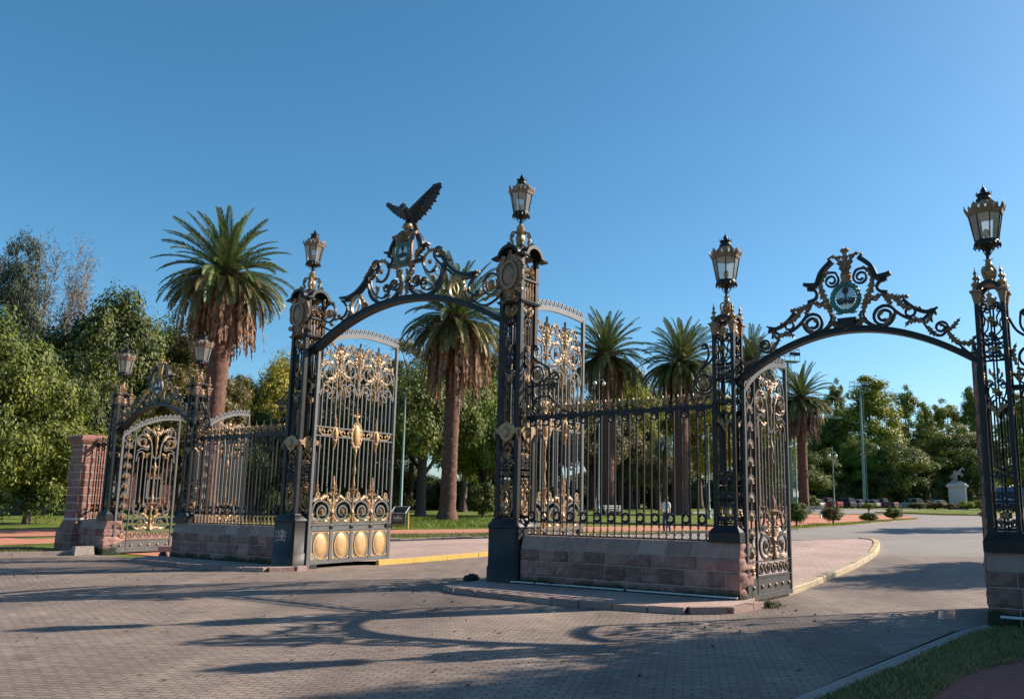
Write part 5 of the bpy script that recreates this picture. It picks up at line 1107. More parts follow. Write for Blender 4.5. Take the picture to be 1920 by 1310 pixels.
# footways inside the park
sw1 = uvp([(-4.2, -.9), (-3.02, -2.2), (-2.95, -2.7), (-2.2, -6.1), (-1.35, -9.4), (-1.5, -11.4), (-2.6, -12.4), (-6.1, -11.3), (-7.5, -9.6), (-9.0, -7.2), (-11.5, -3.2), (-9.2, -1.2)])
drape('footway', sw1, .12, M['sidewalk'], 2); kerb('yellow_kerb', sw1[1:8], M['kerbyellow'], .17, .145, 1.15, 0, .004, 8)
ed = uvp([(-5.6, -12.3), (-6.3, -11.2), (-7.6, -9.8), (-9.1, -7.3), (-11.6, -3.2), (-13.6, -.6)]); kerb('edging_stones', ed, M['kerb'], .22, .20, .55, 0, .025, 9); 
sw2 = uvp([(3.7, -.35), (9.0, -.35), (9.05, -2.3), (8.75, -7.7), (8.35, -11.0), (7.6, -14.6), (6.9, -17.0), (6.2, -17.6), (4.6, -15.6), (3.4, -14.0), (3.4, -6)])
drape('footway', sw2, .12, M['sidewalk'], 2); kerb('kerb', sw2[1:5][::-1], M['kerbtan'], .19, .15, 1.1, 0, .006, 10); kerb('yellow_kerb', sw2[4:8][::-1], M['kerbfaded'], .19, .15, .8, 0, .008, 12); kerb('kerb', sw2[7:10][::-1], M['kerb'], .15, .13, .9, 0, .008, 13)
# red paths
drape('red_path', xy([(560, 1003), (730, 1003.5), (918, 998.5), (1100, 996.5), (1340, 994), (1490, 984.5), (1600, 978), (1690, 972), (1722, 970), (1700, 966.5), (1640, 965), (1480, 963.5), (1420, 972), (1340, 984), (1100, 987), (918, 991.5), (730, 993), (560, 994)]), .006, M['red'], 3)
drape('red_path', uvp([(-13.6, -.4), (-8.9, -.5), (-9.5, -5), (-13, -11)]) + xy([(430, 992), (300, 1000), (130, 990), (-120, 996), (-160, 1024), (0, 1021), (112, 1018)]), .008, M['red'], 3)
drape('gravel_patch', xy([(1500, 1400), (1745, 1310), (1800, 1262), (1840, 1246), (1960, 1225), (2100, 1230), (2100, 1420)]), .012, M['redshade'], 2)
drape('verge', gut2[::-1] + xy([(1990, 1180), (2150, 1200), (2150, 1250), (1960, 1232), (1845, 1250), (1800, 1268), (1740, 1312), (1590, 1400)]), .008, M['verge'], 2)
# statue island, far kerb lines, left verge
drape('island_lawn', xy([(1640, 961.5), (1705, 963), (1780, 965.5), (1850, 966.5), (1940, 966), (1990, 961), (1900, 957.2), (1760, 956.8)]), .12, M['lawn'], 3); kerb('yellow_kerb', xy([(1990, 966), (1850, 967), (1780, 966), (1705, 963.4), (1640, 961.8)]), M['kerbyellow'], .25, .16, 2.0, 0, .01, 3)
lv = uvp([(-13.45, .62), (-13.7, 1.5), (-14.1, 3.2), (-14.5, 6), (-15, 12)])
drape('verge', lv + uvp([(-20, 12), (-26, 2), (-20, .6), (-15.5, .75)]), .11, M['verge'], 2); kerb('kerb', lv[::-1], M['kerb'], .24, .15, .8, 0, .02, 14)
kerb('garden_edging', gedge, M['kerb'], .12, .07, 1.2, 0, .01, 15)
slab = MB(); slab.box(-.7, .95, -.22, .22, -.12, .05); slab.box(.95, 1.25, -.30, .30, -.12, .17, .03)
tag(mk('stone_block', slab, M['kerb'], None, G(-14.25, .78), -TH), 'low grey stone step ending in an upright block before the short wall', 'stone step')

# grass blades near the camera and on the verges (one mass)
def blades(name, pts, hmin, hmax, m, seed=1):
    rng = np.random.default_rng(seed); n = len(pts); P = np.array([(x, y, T(x, y)) for x, y in pts]); a = rng.uniform(0, 2 * PI, n); h = rng.uniform(hmin, hmax, n); w = rng.uniform(.004, .009, n) * (1 + h * 6)
    d = np.stack([np.cos(a), np.sin(a), 0 * a], 1); ln = np.stack([rng.normal(0, .45, n), rng.normal(0, .45, n), np.ones(n)], 1) * h[:, None]
    V = np.stack([P - d * w[:, None], P + d * w[:, None], P + ln + d * w[:, None] * .3, P + ln - d * w[:, None] * .3], 1)
    o = link(name, quads(name, V, m)); o['kind'] = 'stuff'; o['label'] = 'short grass blades of the verge'; o['category'] = 'grass'; return o
def inside(p, poly):
    x, y = p; c = False; j = len(poly) - 1
    for i in range(len(poly)):
        if (poly[i][1] > y) != (poly[j][1] > y) and x < (poly[j][0] - poly[i][0]) * (y - poly[i][1]) / (poly[j][1] - poly[i][1]) + poly[i][0]: c = not c
        j = i
    return c
def scatter(poly, n, seed, keep=None):
    rng = random.Random(seed); xs = [p[0] for p in poly]; ys = [p[1] for p in poly]; out = []
    while len(out) < n:
        p = (rng.uniform(min(xs), max(xs)), rng.uniform(min(ys), max(ys)))
        if inside(p, poly) and (keep is None or keep(p)): out.append(p)
    return out
vg = gut2[::-1][1:] + xy([(1990, 1182), (2100, 1196), (2100, 1240), (1960, 1236), (1845, 1254), (1800, 1272), (1740, 1318), (1600, 1400)])
cl = lambda p: noise.noise(Vector((p[0] * 1.3, p[1] * 1.3, 3))) > -.25 or random.random() < .3
blades('verge_grass', scatter(vg, 36000, 4, cl), .02, .07, M['grassblade'])
lg_ = uvp([(-13.55, .75), (-13.8, 1.6), (-14.2, 3.0), (-17, 2.4), (-17, .95), (-15.6, .9)]); b_ = blades('verge_grass', scatter(lg_, 7000, 5), .02, .09, M['grassblade']); b_.location.z = .11
def near_lawn(p): return True
blades('lawn_grass', scatter(xy([(640, 1008), (918, 1004.5), (918, 999.5), (640, 1003)]), 6000, 6), .03, .10, M['grassblade']); blades('lawn_grass', scatter(xy([(640, 990), (960, 989), (960, 972), (640, 972)]), 16000, 7), .04, .22, M['lf_bright'], 3)
blades('lawn_grass', scatter(xy([(1480, 992), (1600, 984), (1720, 975), (1690, 973), (1600, 979), (1490, 986)]), 6000, 16), .03, .10, M['lf_yellow'], 3)
lv_ = [G(rg_.uniform(-18, 12), rg_.uniform(.2, 13))[:2] for rg_ in [random.Random(77)] for _ in range(700)]
def litter(pts):
    rng = np.random.default_rng(5); n = len(pts); P = np.array([(x, y, ROAD + .024) for x, y in pts]); a = rng.uniform(0, 6.3, n); d = np.stack([np.cos(a), np.sin(a), rng.uniform(-.2, .5, n)], 1); b = np.stack([-np.sin(a), np.cos(a), rng.uniform(-.2, .5, n)], 1); l = rng.uniform(.02, .05, n)[:, None]
    o = link('fallen_leaves', quads('fallen_leaves', np.stack([P - d * l, P - b * l * .5 + [0, 0, .006], P + d * l + [0, 0, .01], P + b * l * .5], 1), M['lf_olive'])); tag(o, 'dry leaves scattered over the brick road', 'fallen leaves'); o['kind'] = 'stuff'
litter(lv_)
# weeds along the foot of the near wall
wd = []
rg = random.Random(8)
for u, k in ((8.9, 60), (7.2, 120), (7.6, 120), (6.4, 60), (5.6, 40), (9.3, 150), (9.45, 120)):
    wd += [G(rg.gauss(u, .10), .36 + abs(rg.gauss(0, .05)) if u < 9 else rg.gauss(.1, .15))[:2] for _ in range(k)]
blades('weeds', wd, .04, .13, M['lf_dark'], 9)

# ------------------------------------------------------------------ trees
def crown_pts(rng, nc, per, rx, rz, rc, shape='round', flat=1.0, leaf=.2, asp=.55, up=.3, droop=0.0):
    """leaf quads of a crown centred at the origin: leafy clumps set in a lobed hull"""
    ph = rng.uniform(0, 9, 6); C_ = []
    while len(C_) < nc:
        d = rng.normal(size=3); d /= np.linalg.norm(d); az = math.atan2(d[1], d[0])
        lob = 1 + .16 * math.sin(3 * az + ph[0]) * (1 - abs(d[2])) + .14 * math.sin(4 * d[2] + ph[1]) + .14 * math.sin(5 * az + 3 * d[2] + ph[2])
        r = rng.uniform(.18, 1) ** .38 * lob; p = d * r
        if shape == 'tall': p[:2] *= (1 - .55 * max(0, p[2])) * (1.05 if p[2] < 0 else 1)
        if shape == 'cone': p[:2] *= max(.08, .5 - .5 * p[2]) * 1.5
        if shape == 'dome' and p[2] < -.45: continue
        C_.append((p[0] * rx, p[1] * rx, p[2] * rz))
    C_ = np.array(C_); n = nc * per; base = np.repeat(C_, per, 0); s = np.repeat(rng.uniform(.6, 1.35, nc), per)
    o = rng.normal(size=(n, 3)); o /= np.linalg.norm(o, axis=1)[:, None]; rad_ = rng.uniform(.25, 1.15, n) ** .5 * np.where(rng.random(n) < .06, 1.35, 1.0)
    wob = 1 + .3 * np.sin(o[:, 0] * 4 + base[:, 0] * 3) * np.cos(o[:, 1] * 4 + base[:, 1] * 5)
    off = o * (rad_ * wob * s * rc)[:, None] * np.array([1, 1, .70 * flat]); P = base + off
    if droop: P[:, 2] -= droop * (np.linalg.norm(off[:, :2], axis=1) / rc) ** 2
    out = P / np.array([rx, rx, rz]); out /= np.linalg.norm(out, axis=1)[:, None] + 1e-6
    nr = out * .35 + o * .75 + rng.normal(size=(n, 3)) * .42 + np.array([0, 0, up]); nr /= np.linalg.norm(nr, axis=1)[:, None]
    t = np.cross(nr, rng.normal(size=(n, 3))); t /= np.linalg.norm(t, axis=1)[:, None] + 1e-6; b = np.cross(nr, t)
    l = (leaf * rng.uniform(.6, 1.3, n))[:, None]; w = l * asp
    return np.stack([P - t * l * .5, P + b * w * .5 + t * l * .05, P + t * l * .5, P - b * w * .5 + t * l * .05], 1), C_

def trunk_mb(rng, h, r, C_, nl=14, z0=0.0, fork=1):
    mb = MB(); top = h
    for f in range(fork):
        a = 2 * PI * f / fork + .4; k = .0 if fork == 1 else .16
        P = [(math.cos(a) * k * h * t * 1.2 + .02 * h * math.sin(3 * t + f), math.sin(a) * k * h * t * 1.2, z0 + (top - z0) * t) for t in (0, .06, .15, .35, .6, .85, 1)]
        mb.tube(P, [r * 1.5, r * 1.15, r, r * .85, r * .62, r * .35, r * .12], 9)
    idx = rng.choice(len(C_), min(nl, len(C_)), replace=False)
    for i in idx:
        c = C_[i]; s = Vector((0, 0, z0 + h * rng.uniform(.32, .75))); e = Vector(c) + Vector((0, 0, 0)); m = s.lerp(e, .5) + Vector((0, 0, .08 * h * rng.uniform(-.5, 1)))
        mb.tube([s, s.lerp(m, .6), m, e], [r * .42, r * .32, r * .22, r * .05], 5)
    return mb

KIND = {}
def tree_kind(key, seed, H, h0, nc, per, rx, rz, rc, shape, leaf, trunk_r, tm='bark', fork=1, nl=14, **kw):
    """crown centred at height h0 + rz; tree of total height H"""
    rng = np.random.default_rng(seed); V, C_ = crown_pts(rng, nc, per, rx, rz, rc, shape, leaf=leaf, **kw); hi = np.percentile(V[:, :, 2], 99.0); cz = H - hi; V[:, :, 2] += cz; C_ = C_ + np.array([0, 0, cz]); rx = float(np.percentile(np.hypot(V[:, :, 0], V[:, :, 1]), 96))
    KIND[key] = (raw('trunk_' + key, trunk_mb(rng, H * .86, trunk_r, C_, nl, 0, fork), M[tm], 1.2), quads('crown_' + key, V, M['lf_mid']), H, rx)
tree_kind('broad', 1, 10, 2, 120, 420, 4.5, 4.2, 1.15, 'round', .24, .34)
tree_kind('broad2', 2, 10, 2, 170, 310, 4.4, 4.3, .92, 'round', .22, .30)
tree_kind('low', 3, 7, 1.2, 120, 360, 4.4, 2.9, 1.0, 'dome', .22, .36, fork=2)
tree_kind('tall', 4, 14, 2, 170, 240, 2.9, 6.2, .80, 'tall', .24, .24)
tree_kind('loose', 5, 14, 3, 120, 210, 3.2, 5.8, .66, 'tall', .23, .22, nl=34)
tree_kind('pine', 6, 11, 2, 120, 380, 4.5, 4.2, 1.15, 'round', .24, .30, flat=.55, asp=.34)
tree_kind('cone', 7, 12, 1, 120, 200, 3.0, 5.6, .62, 'cone', .26, .22, asp=.3)
tree_kind('shaggy', 8, 11, .5, 130, 340, 2.5, 5.2, .70, 'tall', .30, .25, asp=.24, up=-.2, droop=.25)
tree_kind('thicket', 10, 4, 0, 120, 260, 3.8, 2.3, .85, 'round', .22, .12)
tree_kind('mass', 13, 9, 0, 150, 330, 4.4, 4.9, .98, 'round', .22, .25)
tree_kind('mushroom', 12, 1.0, 0, 40, 160, .62, .22, .12, 'round', .06, .05)
tree_kind('bush', 9, 1.0, 0, 60, 130, .52, .45, .16, 'round', .07, .05)
rng_ = np.random.default_rng(21)
def twig_tree():
    mb = MB(); V = []
    r = random.Random(4); ends = []
    for k in range(11):
        a = r.uniform(0, 2 * PI); q = r.uniform(.2, 1.9); P = [(0, 0, .5 + r.uniform(0, 2))]; hgt = r.uniform(9, 14)
        for i in range(1, 7): t = i / 6; P.append((math.cos(a) * q * t ** .7 + r.gauss(0, .12), math.sin(a) * q * t ** .7 + r.gauss(0, .12), P[0][2] + (hgt - P[0][2]) * t))
        mb.tube(P, [.13, .11, .09, .07, .05, .035, .012], 5); ends += [(P[i], a) for i in range(1, 7)]
        for i in range(1, 7):
            for _ in range(7):
                b = r.uniform(0, 2 * PI); p = Vector(P[i]) + Vector((0, 0, r.uniform(-.9, .4))); e = p + Vector((math.cos(b) * r.uniform(.3, .9), math.sin(b) * r.uniform(.3, .9), r.uniform(.5, 1.6)))
                mb.tube([p, p.lerp(e, .5) + Vector((0, 0, -.08)), e], [.026, .016, .005], 4)
                for s in range(16):
                    c = np.array(p.lerp(e, r.uniform(.2, 1.1))) + np.array([r.gauss(0, .12), r.gauss(0, .12), r.gauss(0, .18)]); d = np.array([r.gauss(0, 1), r.gauss(0, 1), r.gauss(.4, 1)]); d /= np.linalg.norm(d); w = np.cross(d, [r.gauss(0, 1), r.gauss(0, 1), r.gauss(0, 1)]); w /= np.linalg.norm(w) + 1e-6
                    V.append([c - d * .15, c + w * .018, c + d * .15, c - w * .018])
    KIND['bare'] = (raw('trunk_bare', mb, M['barkgrey'], 1.2), quads('crown_bare', V, M['lf_twig']), 14, 2.1)
twig_tree()

_tn = {}
def tree(kind, label, cat_, x, y, top, width, m, rot=0.0, group=None, name='park_tree', z=None):
    """tree standing at x, y whose crown reaches height top and spans width"""
    tm, cm, H, rx = KIND[kind]; z = T(x, y) if z is None else z
    t = thing(name, label, cat_, (x, y, z - .03), rot, group); s = width / (2 * rx); sz = max(.2, (top - z) / (H * 1.0)); t.scale = (s, s, sz)
    link('trunk' if name != 'shrub' else 'stem', tm, t); c = link('crown' if name != 'shrub' else 'foliage', cm, t); setmat(c, M[m]); return t

def ptree(kind, label, px, D, ytop, wpx, m, rot=0.0, cat_='tree', group='trees of the park', name='park_tree'):
    x, y = atd(px, D); top = hz(px, ytop, x, y); tree(kind, label, cat_, x, y, top, wpx * D / F, m, rot, group, name)

TREES = [
 ('broad', 'tall leafy green tree rising at the picture edge beneath the bare grey tops', -30, 46, 592, 250, 'lf_mid', .3),
 ('mass', 'mid-green leafy tree with low boughs in front of the darker trees, far from the gate', 55, 50, 700, 230, 'lf_mid', 1.7),
 ('broad', 'big dark green tree with a yellow-tinged top beside the bare grey tops', 158, 62, 556, 250, 'lf_dark', 2.6),
 ('low', 'dark broad tree filling the gap behind the red stone pillar', 150, 57, 690, 210, 'lf_dark', 4.0),
 ('broad2', 'green tree sloping down behind the lantern by the red stone pillar', 262, 70, 606, 240, 'lf_mid', 5.1),
 ('bare', 'bare grey poplar with many upright twigs, the broader of the two', 46, 84, 458, 150, 'lf_twig', .4),
 ('bare', 'bare grey poplar with one slender tip standing clear of the others', 104, 86, 466, 90, 'lf_twig', 2.2),
 ('pine', 'dark pine behind the bare poplars, cut by the picture edge', -18, 80, 448, 130, 'lf_grey', 1.1),
 ('shaggy', 'olive-brown shaggy tree just behind the small gilded arch', 342, 66, 606, 170, 'lf_olive', .2),
 ('shaggy', 'second olive-brown shaggy tree, lower, behind the thick palm trunk', 428, 72, 712, 110, 'lf_olive', 1.5),
 ('cone', 'small dark conifer tip between the sloping green tree and the shaggy tree', 288, 90, 622, 60, 'lf_grey', .7),
 ('broad', 'rounded yellowing tree between the thick palm and the far tower', 490, 84, 688, 190, 'lf_gold', 2.9),
 ('broad2', 'orange-tinged tree top against the far tower', 540, 96, 672, 140, 'lf_gold', 4.4),
 ('low', 'deep green tree under the yellow-green crown beside the far tower', 475, 72, 775, 170, 'lf_mid', 1.9),
 ('low', 'very dark tree seen through the farther fence', 470, 56, 840, 190, 'lf_dark', 3.3),
 ('broad', 'dark tree with a sunlit top seen through the far gate leaf', 655, 74, 676, 190, 'lf_olive', .9),
 ('broad2', 'dark green tree behind the foot of the far gate leaf', 640, 60, 780, 190, 'lf_dark', 2.3),
 ('low', 'spreading dark green tree with a forked black trunk beside the middle palm', 790, 60, 700, 250, 'lf_mid', 4.7),
 ('pine', 'grey-olive tree rising behind the forked tree', 768, 88, 650, 190, 'lf_olive', 5.5),
 ('broad', 'light green tree just behind the middle palm trunk', 868, 76, 680, 190, 'lf_bright', .6),
 ('pine', 'brownish pine top beside the near tower', 918, 82, 628, 140, 'lf_olive', 3.9),
 ('low', 'fresh green low tree filling the gap between the middle palm and the near tower', 905, 66, 790, 150, 'lf_bright', 2.0),
 ('broad2', 'olive tree behind the gate leaf of the near tower', 1020, 92, 690, 170, 'lf_olive', 1.2),
 ('broad', 'brown-olive tree between the two palms behind the nearer fence', 1160, 104, 700, 165, 'lf_olive', 2.7),
 ('broad2', 'yellow-green tree between the palms, seen low through the nearer fence', 1195, 98, 728, 150, 'lf_yellow', 5.0),
 ('low', 'rust-olive low tree seen through the middle of the nearer fence', 1110, 92, 760, 180, 'lf_olive', .1),
 ('low', 'second rust-olive low tree near the walking person', 1235, 90, 845, 120, 'lf_olive', 3.6),
 ('broad', 'bright yellow tree through the end of the nearer fence', 1312, 104, 705, 170, 'lf_gold', 4.1),
 ('broad', 'yellow-green tree glimpsed past the rosette gate leaf', 1430, 116, 745, 150, 'lf_yellow', 1.0),
 ('pine', 'dark green pine behind the palm at the road', 1545, 186, 770, 130, 'lf_mid', .5),
 ('loose', 'tall green pine top just past the roadside palm', 1572, 194, 722, 55, 'lf_mid', 2.4),
 ('shaggy', 'shaggy green cedar in front of the tall pine top', 1558, 179, 792, 95, 'lf_mid', 1.4),
 ('tall', 'tall yellow-green poplar behind the floodlight mast', 1640, 181, 714, 140, 'lf_yellow', 3.0),
 ('broad2', 'bright green tree low beside the tall poplar', 1615, 172, 825, 110, 'lf_bright', 1.3),
 ('loose', 'pointed mid-green poplar standing alone above the dark trees', 1705, 194, 735, 75, 'lf_bright', .8),
 ('tall', 'small pointed poplar beside the lone pointed one', 1745, 201, 760, 55, 'lf_bright', 2.0),
 ('loose', 'yellow-tinged pointed poplar above the statue', 1785, 194, 758, 80, 'lf_yellow', 4.9),
 ('tall', 'tall green poplar against the edge-on gate leaf', 1836, 190, 732, 75, 'lf_bright', 1.6),
 ('broad', 'rounded dark green tree beneath the lone poplar', 1690, 169, 830, 125, 'lf_mid', 5.3),
 ('pine', 'flat-layered dark cedar behind the statue', 1770, 181, 800, 170, 'lf_mid', .9),
 ('broad', 'dark tree filling the gap behind the statue pedestal', 1825, 176, 820, 130, 'lf_mid', 3.2),
 ('tall', 'yellow-green tree seen through the pillar at the picture edge', 1925, 128, 745, 120, 'lf_yellow', 2.8),
 ('broad2', 'leafy green tree behind the parked red pickup', 1535, 169, 850, 110, 'lf_mid', 4.2),
 ('low', 'low dark tree behind the parked cars by the mast', 1650, 169, 880, 120, 'lf_dark', .3),
 ('low', 'low dark tree behind the parked cars by the statue', 1745, 174, 880, 120, 'lf_dark', 2.5),
 ('low', 'low dark thicket tree far behind the boulders', 60, 95, 860, 260, 'lf_dark', 1.0),
 ('low', 'low dark thicket tree behind the green crate', 230, 88, 860, 200, 'lf_dark', 2.1),
 ('low', 'low dark thicket tree behind the litter bin', 720, 92, 880, 240, 'lf_dark', .7),
 ('low', 'low dark thicket tree behind the walking person', 1180, 118, 872, 260, 'lf_dark', 4.0),
 ('low', 'low shady tree behind the roadside palm', 1440, 158, 870, 200, 'lf_mid', 5.9),
]
for k, lab, px, D, yt, w, m, r in TREES: ptree(k, lab, px, D, yt, w, m, r)
# trees standing outside the picture whose shade falls on the road
for (u, v, top, w, k, lab) in ((17.7, -2.0, 8.8, 4.6, 'broad2', 'green tree just outside the picture behind the cut-off railing'), (19.9, -5.2, 9.4, 6.0, 'broad', 'broad green tree outside the picture shading the verge'), (17.6, -15.5, 8.2, 5.0, 'broad2', 'tree outside the picture shading the brick road behind the side arch'), (14.2, -36, 9.5, 6, 'loose', 'slim tree outside the picture farther along the park road')):
    x, y, _ = G(u, v); tree(k, lab, 'tree', x, y, top, w, 'lf_mid', u, 'trees of the park')

# ------------------------------------------------------------------ palms
def frond(V, base, az, el, L, droop, rng, nl=64, wl=.48, wid=.05, dead=False):
    """one feather leaf: rachis bending down, leaflets in a V along both sides"""
    p = np.array(base, float); a = el; N = nl; st = L / N; h = np.array([math.cos(az), math.sin(az), 0.0]); side = np.array([-math.sin(az), math.cos(az), 0.0]); roll = rng.uniform(-.6, .6)
    pts = []
    for i in range(N + 1):
        d = h * math.cos(a) + np.array([0, 0, 1.0]) * math.sin(a); pts.append((p.copy(), d)); p = p + d * st
        if dead: a = max(a - droop / (N * .45), -1.50 + .05 * math.sin(az * 7))
        else: a -= droop / N * (.3 + 1.4 * i / N)
    for i in range(0, N, 2):
        (q0, d0), (q1, d1) = pts[i], pts[min(N, i + 2)]; w = .034 * (1 - i / N) + .007; V.append([q0 - side * w, q0 + side * w, q1 + side * w, q1 - side * w])
    for i in range(3, N):
        q, d = pts[i]; t = i / N; ll = wl * (math.sin(PI * min(.965, .14 + t * .84)) ** .55) * rng.uniform(.9, 1.08); upv = np.cross(d, side); sd = side * math.cos(roll * t) + upv * math.sin(roll * t); uu = np.cross(d, sd) * (1 if np.cross(d, sd)[2] > 0 else -1)
        for s in (-1, 1):
            if dead: dv = sd * s * rng.uniform(.12, .45) + d * .9 + np.array([0, 0, -.45]) + rng.normal(size=3) * .14
            else: dv = sd * s * .70 + d * (.55 + .5 * t) + uu * .30 + rng.normal(size=3) * .05
            dv /= np.linalg.norm(dv); e = q + dv * ll; wv = d - dv * float(d @ dv); wv /= np.linalg.norm(wv) + 1e-6; w = wid * rng.uniform(.8, 1.2)
            V.append([q - wv * w * .3, q + dv * ll * .45 - wv * w * .5, e, q + dv * ll * .45 + wv * w * .5])

def palm_meshes(seed, R=3.6, ngreen=70, nskirt=60, skirt=2.6, old=30, lo=-22):
    rng = np.random.default_rng(seed); A = []; B = []; S = []
    for i in range(ngreen):
        t = i / ngreen; el = rad(84 - (84 - lo) * t ** .9 + rng.uniform(-8, 8)); az = i * 2.39996 + rng.uniform(-.25, .25); b = (math.cos(az) * .2, math.sin(az) * .2, .30 * (1 - t))
        frond(A, b, az, el, R * rng.uniform(.80, 1.07), rad(26 + 44 * t + rng.uniform(-8, 14)), rng)
    for i in range(old):
        az = i * 2.39996 + rng.uniform(-.3, .3); el = rad(rng.uniform(-30, 6)); frond(B, (math.cos(az) * .25, math.sin(az) * .25, -.1), az, el, R * rng.uniform(.82, .98), rad(62), rng)
    for i in range(nskirt):
        az = i * 2.39996 + rng.uniform(-.35, .35); el = rad(rng.uniform(-38, 8)); frond(S, (math.cos(az) * .36, math.sin(az) * .36, -.10 - rng.uniform(0, .45)), az, el, skirt * rng.uniform(.75, 1.2), rad(rng.uniform(60, 100)), rng, 44, .40, .065, True)
    return quads('fronds', A, M['frond']), quads('old_fronds', B, M['frondold']), quads('dead_skirt', S, M['skirt'])
PALM = [palm_meshes(31, 3.5, 100, 110, 3.3, 44, -34), palm_meshes(32, 3.5, 62, 130, 4.2, 56, 0), palm_meshes(33, 3.6, 80, 90, 3.0, 46, -26)]

def palm_trunk(h, r, seed):
    """trunk with leaf-scar rings and a swollen foot"""
    rng = random.Random(seed); vs = []; fs = []; n = 16; m = int(h / .10); 
    for i in range(m + 1):
        z = h * i / m; t = z / h; rr = r * (1.0 + .42 * math.exp(-(z / .55) ** 2) - .10 * math.sin(PI * min(1, t * 1.1)) + .16 * smooth(.72, .92, t))
        for k in range(n):
            a = 2 * PI * (k + (.5 if i % 2 else 0)) / n; q = rr * (1 + (.10 if (i + k) % 2 else -.03) + rng.uniform(-.04, .04)); vs.append((q * math.cos(a), q * math.sin(a), z + rng.uniform(-.02, .02)))
    for i in range(m):
        for k in range(n):
            a = i * n + k; b = i * n + (k + 1) % n; fs.append((a, b, b + n, a + n))
    fs.append(tuple(range(m * n, m * n + n))); mb = MB(); mb.add(vs, fs); 
    mb.ball((0, 0, h + .05), (r * 1.35, r * 1.35, .55), 12, 8); return mb

def palm(label, px, D, y_crown, wpx, variant, trw, rot, skirtm=None, lean=0.0, pybase=None, oldm=None, ssc=1.0):
    """feather palm: crown centre at survey height y_crown, crown wpx wide, trunk trw wide"""
    if pybase: x, y = at(px, pybase)
    else: x, y = atd(px, D)
    D = float((np.array([x, y, 1.0]) - EYEP) @ FW); z = T(x, y); hc = hz(px, y_crown, x, y) - z; r = trw * D / F / 2
    t = thing('palm_tree', label, 'palm tree', (x, y, z - .05), rot, 'date palms of the park')
    a, b, s = PALM[variant]; sc = wpx * D / F / (2 * 3.15)
    tr = mk('trunk', palm_trunk(hc, r, int(px)), M['palmbark'], t, sharp=.5); tr.rotation_euler = (0, lean, -rot)
    off = (math.sin(lean) * hc * math.cos(-rot), math.sin(lean) * hc * math.sin(-rot), hc * math.cos(lean))
    c = link('crown', a, t, off); c.scale = (sc,) * 3; c2 = link('lower_fronds', b, t, off); c2.scale = (sc,) * 3; c3 = link('dead_skirt', s, t, off); c3.scale = (sc * ssc,) * 3
    if skirtm: setmat(c3, M[skirtm])
    if oldm: setmat(c2, M[oldm])
    return t
palm('largest palm, thick-trunked with a long brown skirt, rising clear of the trees behind a lantern', 385, 40, 512, 232, 0, 39, .5, lean=.012, ssc=1.12)
palm('middle palm with the heaviest brown skirt, seen through the great arch', 838, 50, 598, 212, 1, 29, 2.1, pybase=977, lean=.012)
palm('palm next to the folded gate leaf of the near tower, brown skirt hanging low', 1140, 70, 668, 158, 2, 31, 1.2, pybase=964, lean=-.02)
palm('palm with a full dark crown behind the nearer fence beside the lantern pillar', 1275, 71, 682, 160, 0, 31, 3.3, 'skirtgrey', pybase=964, lean=.02)
palm('palm crown peeping out behind the lantern pillar at the end of the fence', 1415, 90, 680, 120, 2, 24, 4.4)
palm('palm with a grey skirt by the park road, framed by the side arch', 1508, 73, 748, 118, 2, 19, 5.0, 'skirtgrey', pybase=963, ssc=1.25)
palm('small palm hidden among the trees behind the nearer fence, first from the tower', 1180, 100, 745, 80, 1, 14, .6, 'skirt')
palm('small palm hidden among the trees behind the nearer fence, second from the tower', 1232, 104, 770, 90, 1, 15, 1.9, 'skirtgrey')
palm('young blue-green fan palm low behind the fence bars', 1246, 84, 838, 46, 2, 8, 2.7)['label']
for o in C.objects:
    if o.parent and o.parent.get('label', '').startswith('young blue-green') and o.name.startswith('crown'): setmat(o, M['frondblue'])
palm('distant palm tip above the olive-brown shaggy tree', 352, 88, 660, 70, 2, 9, 1.0)
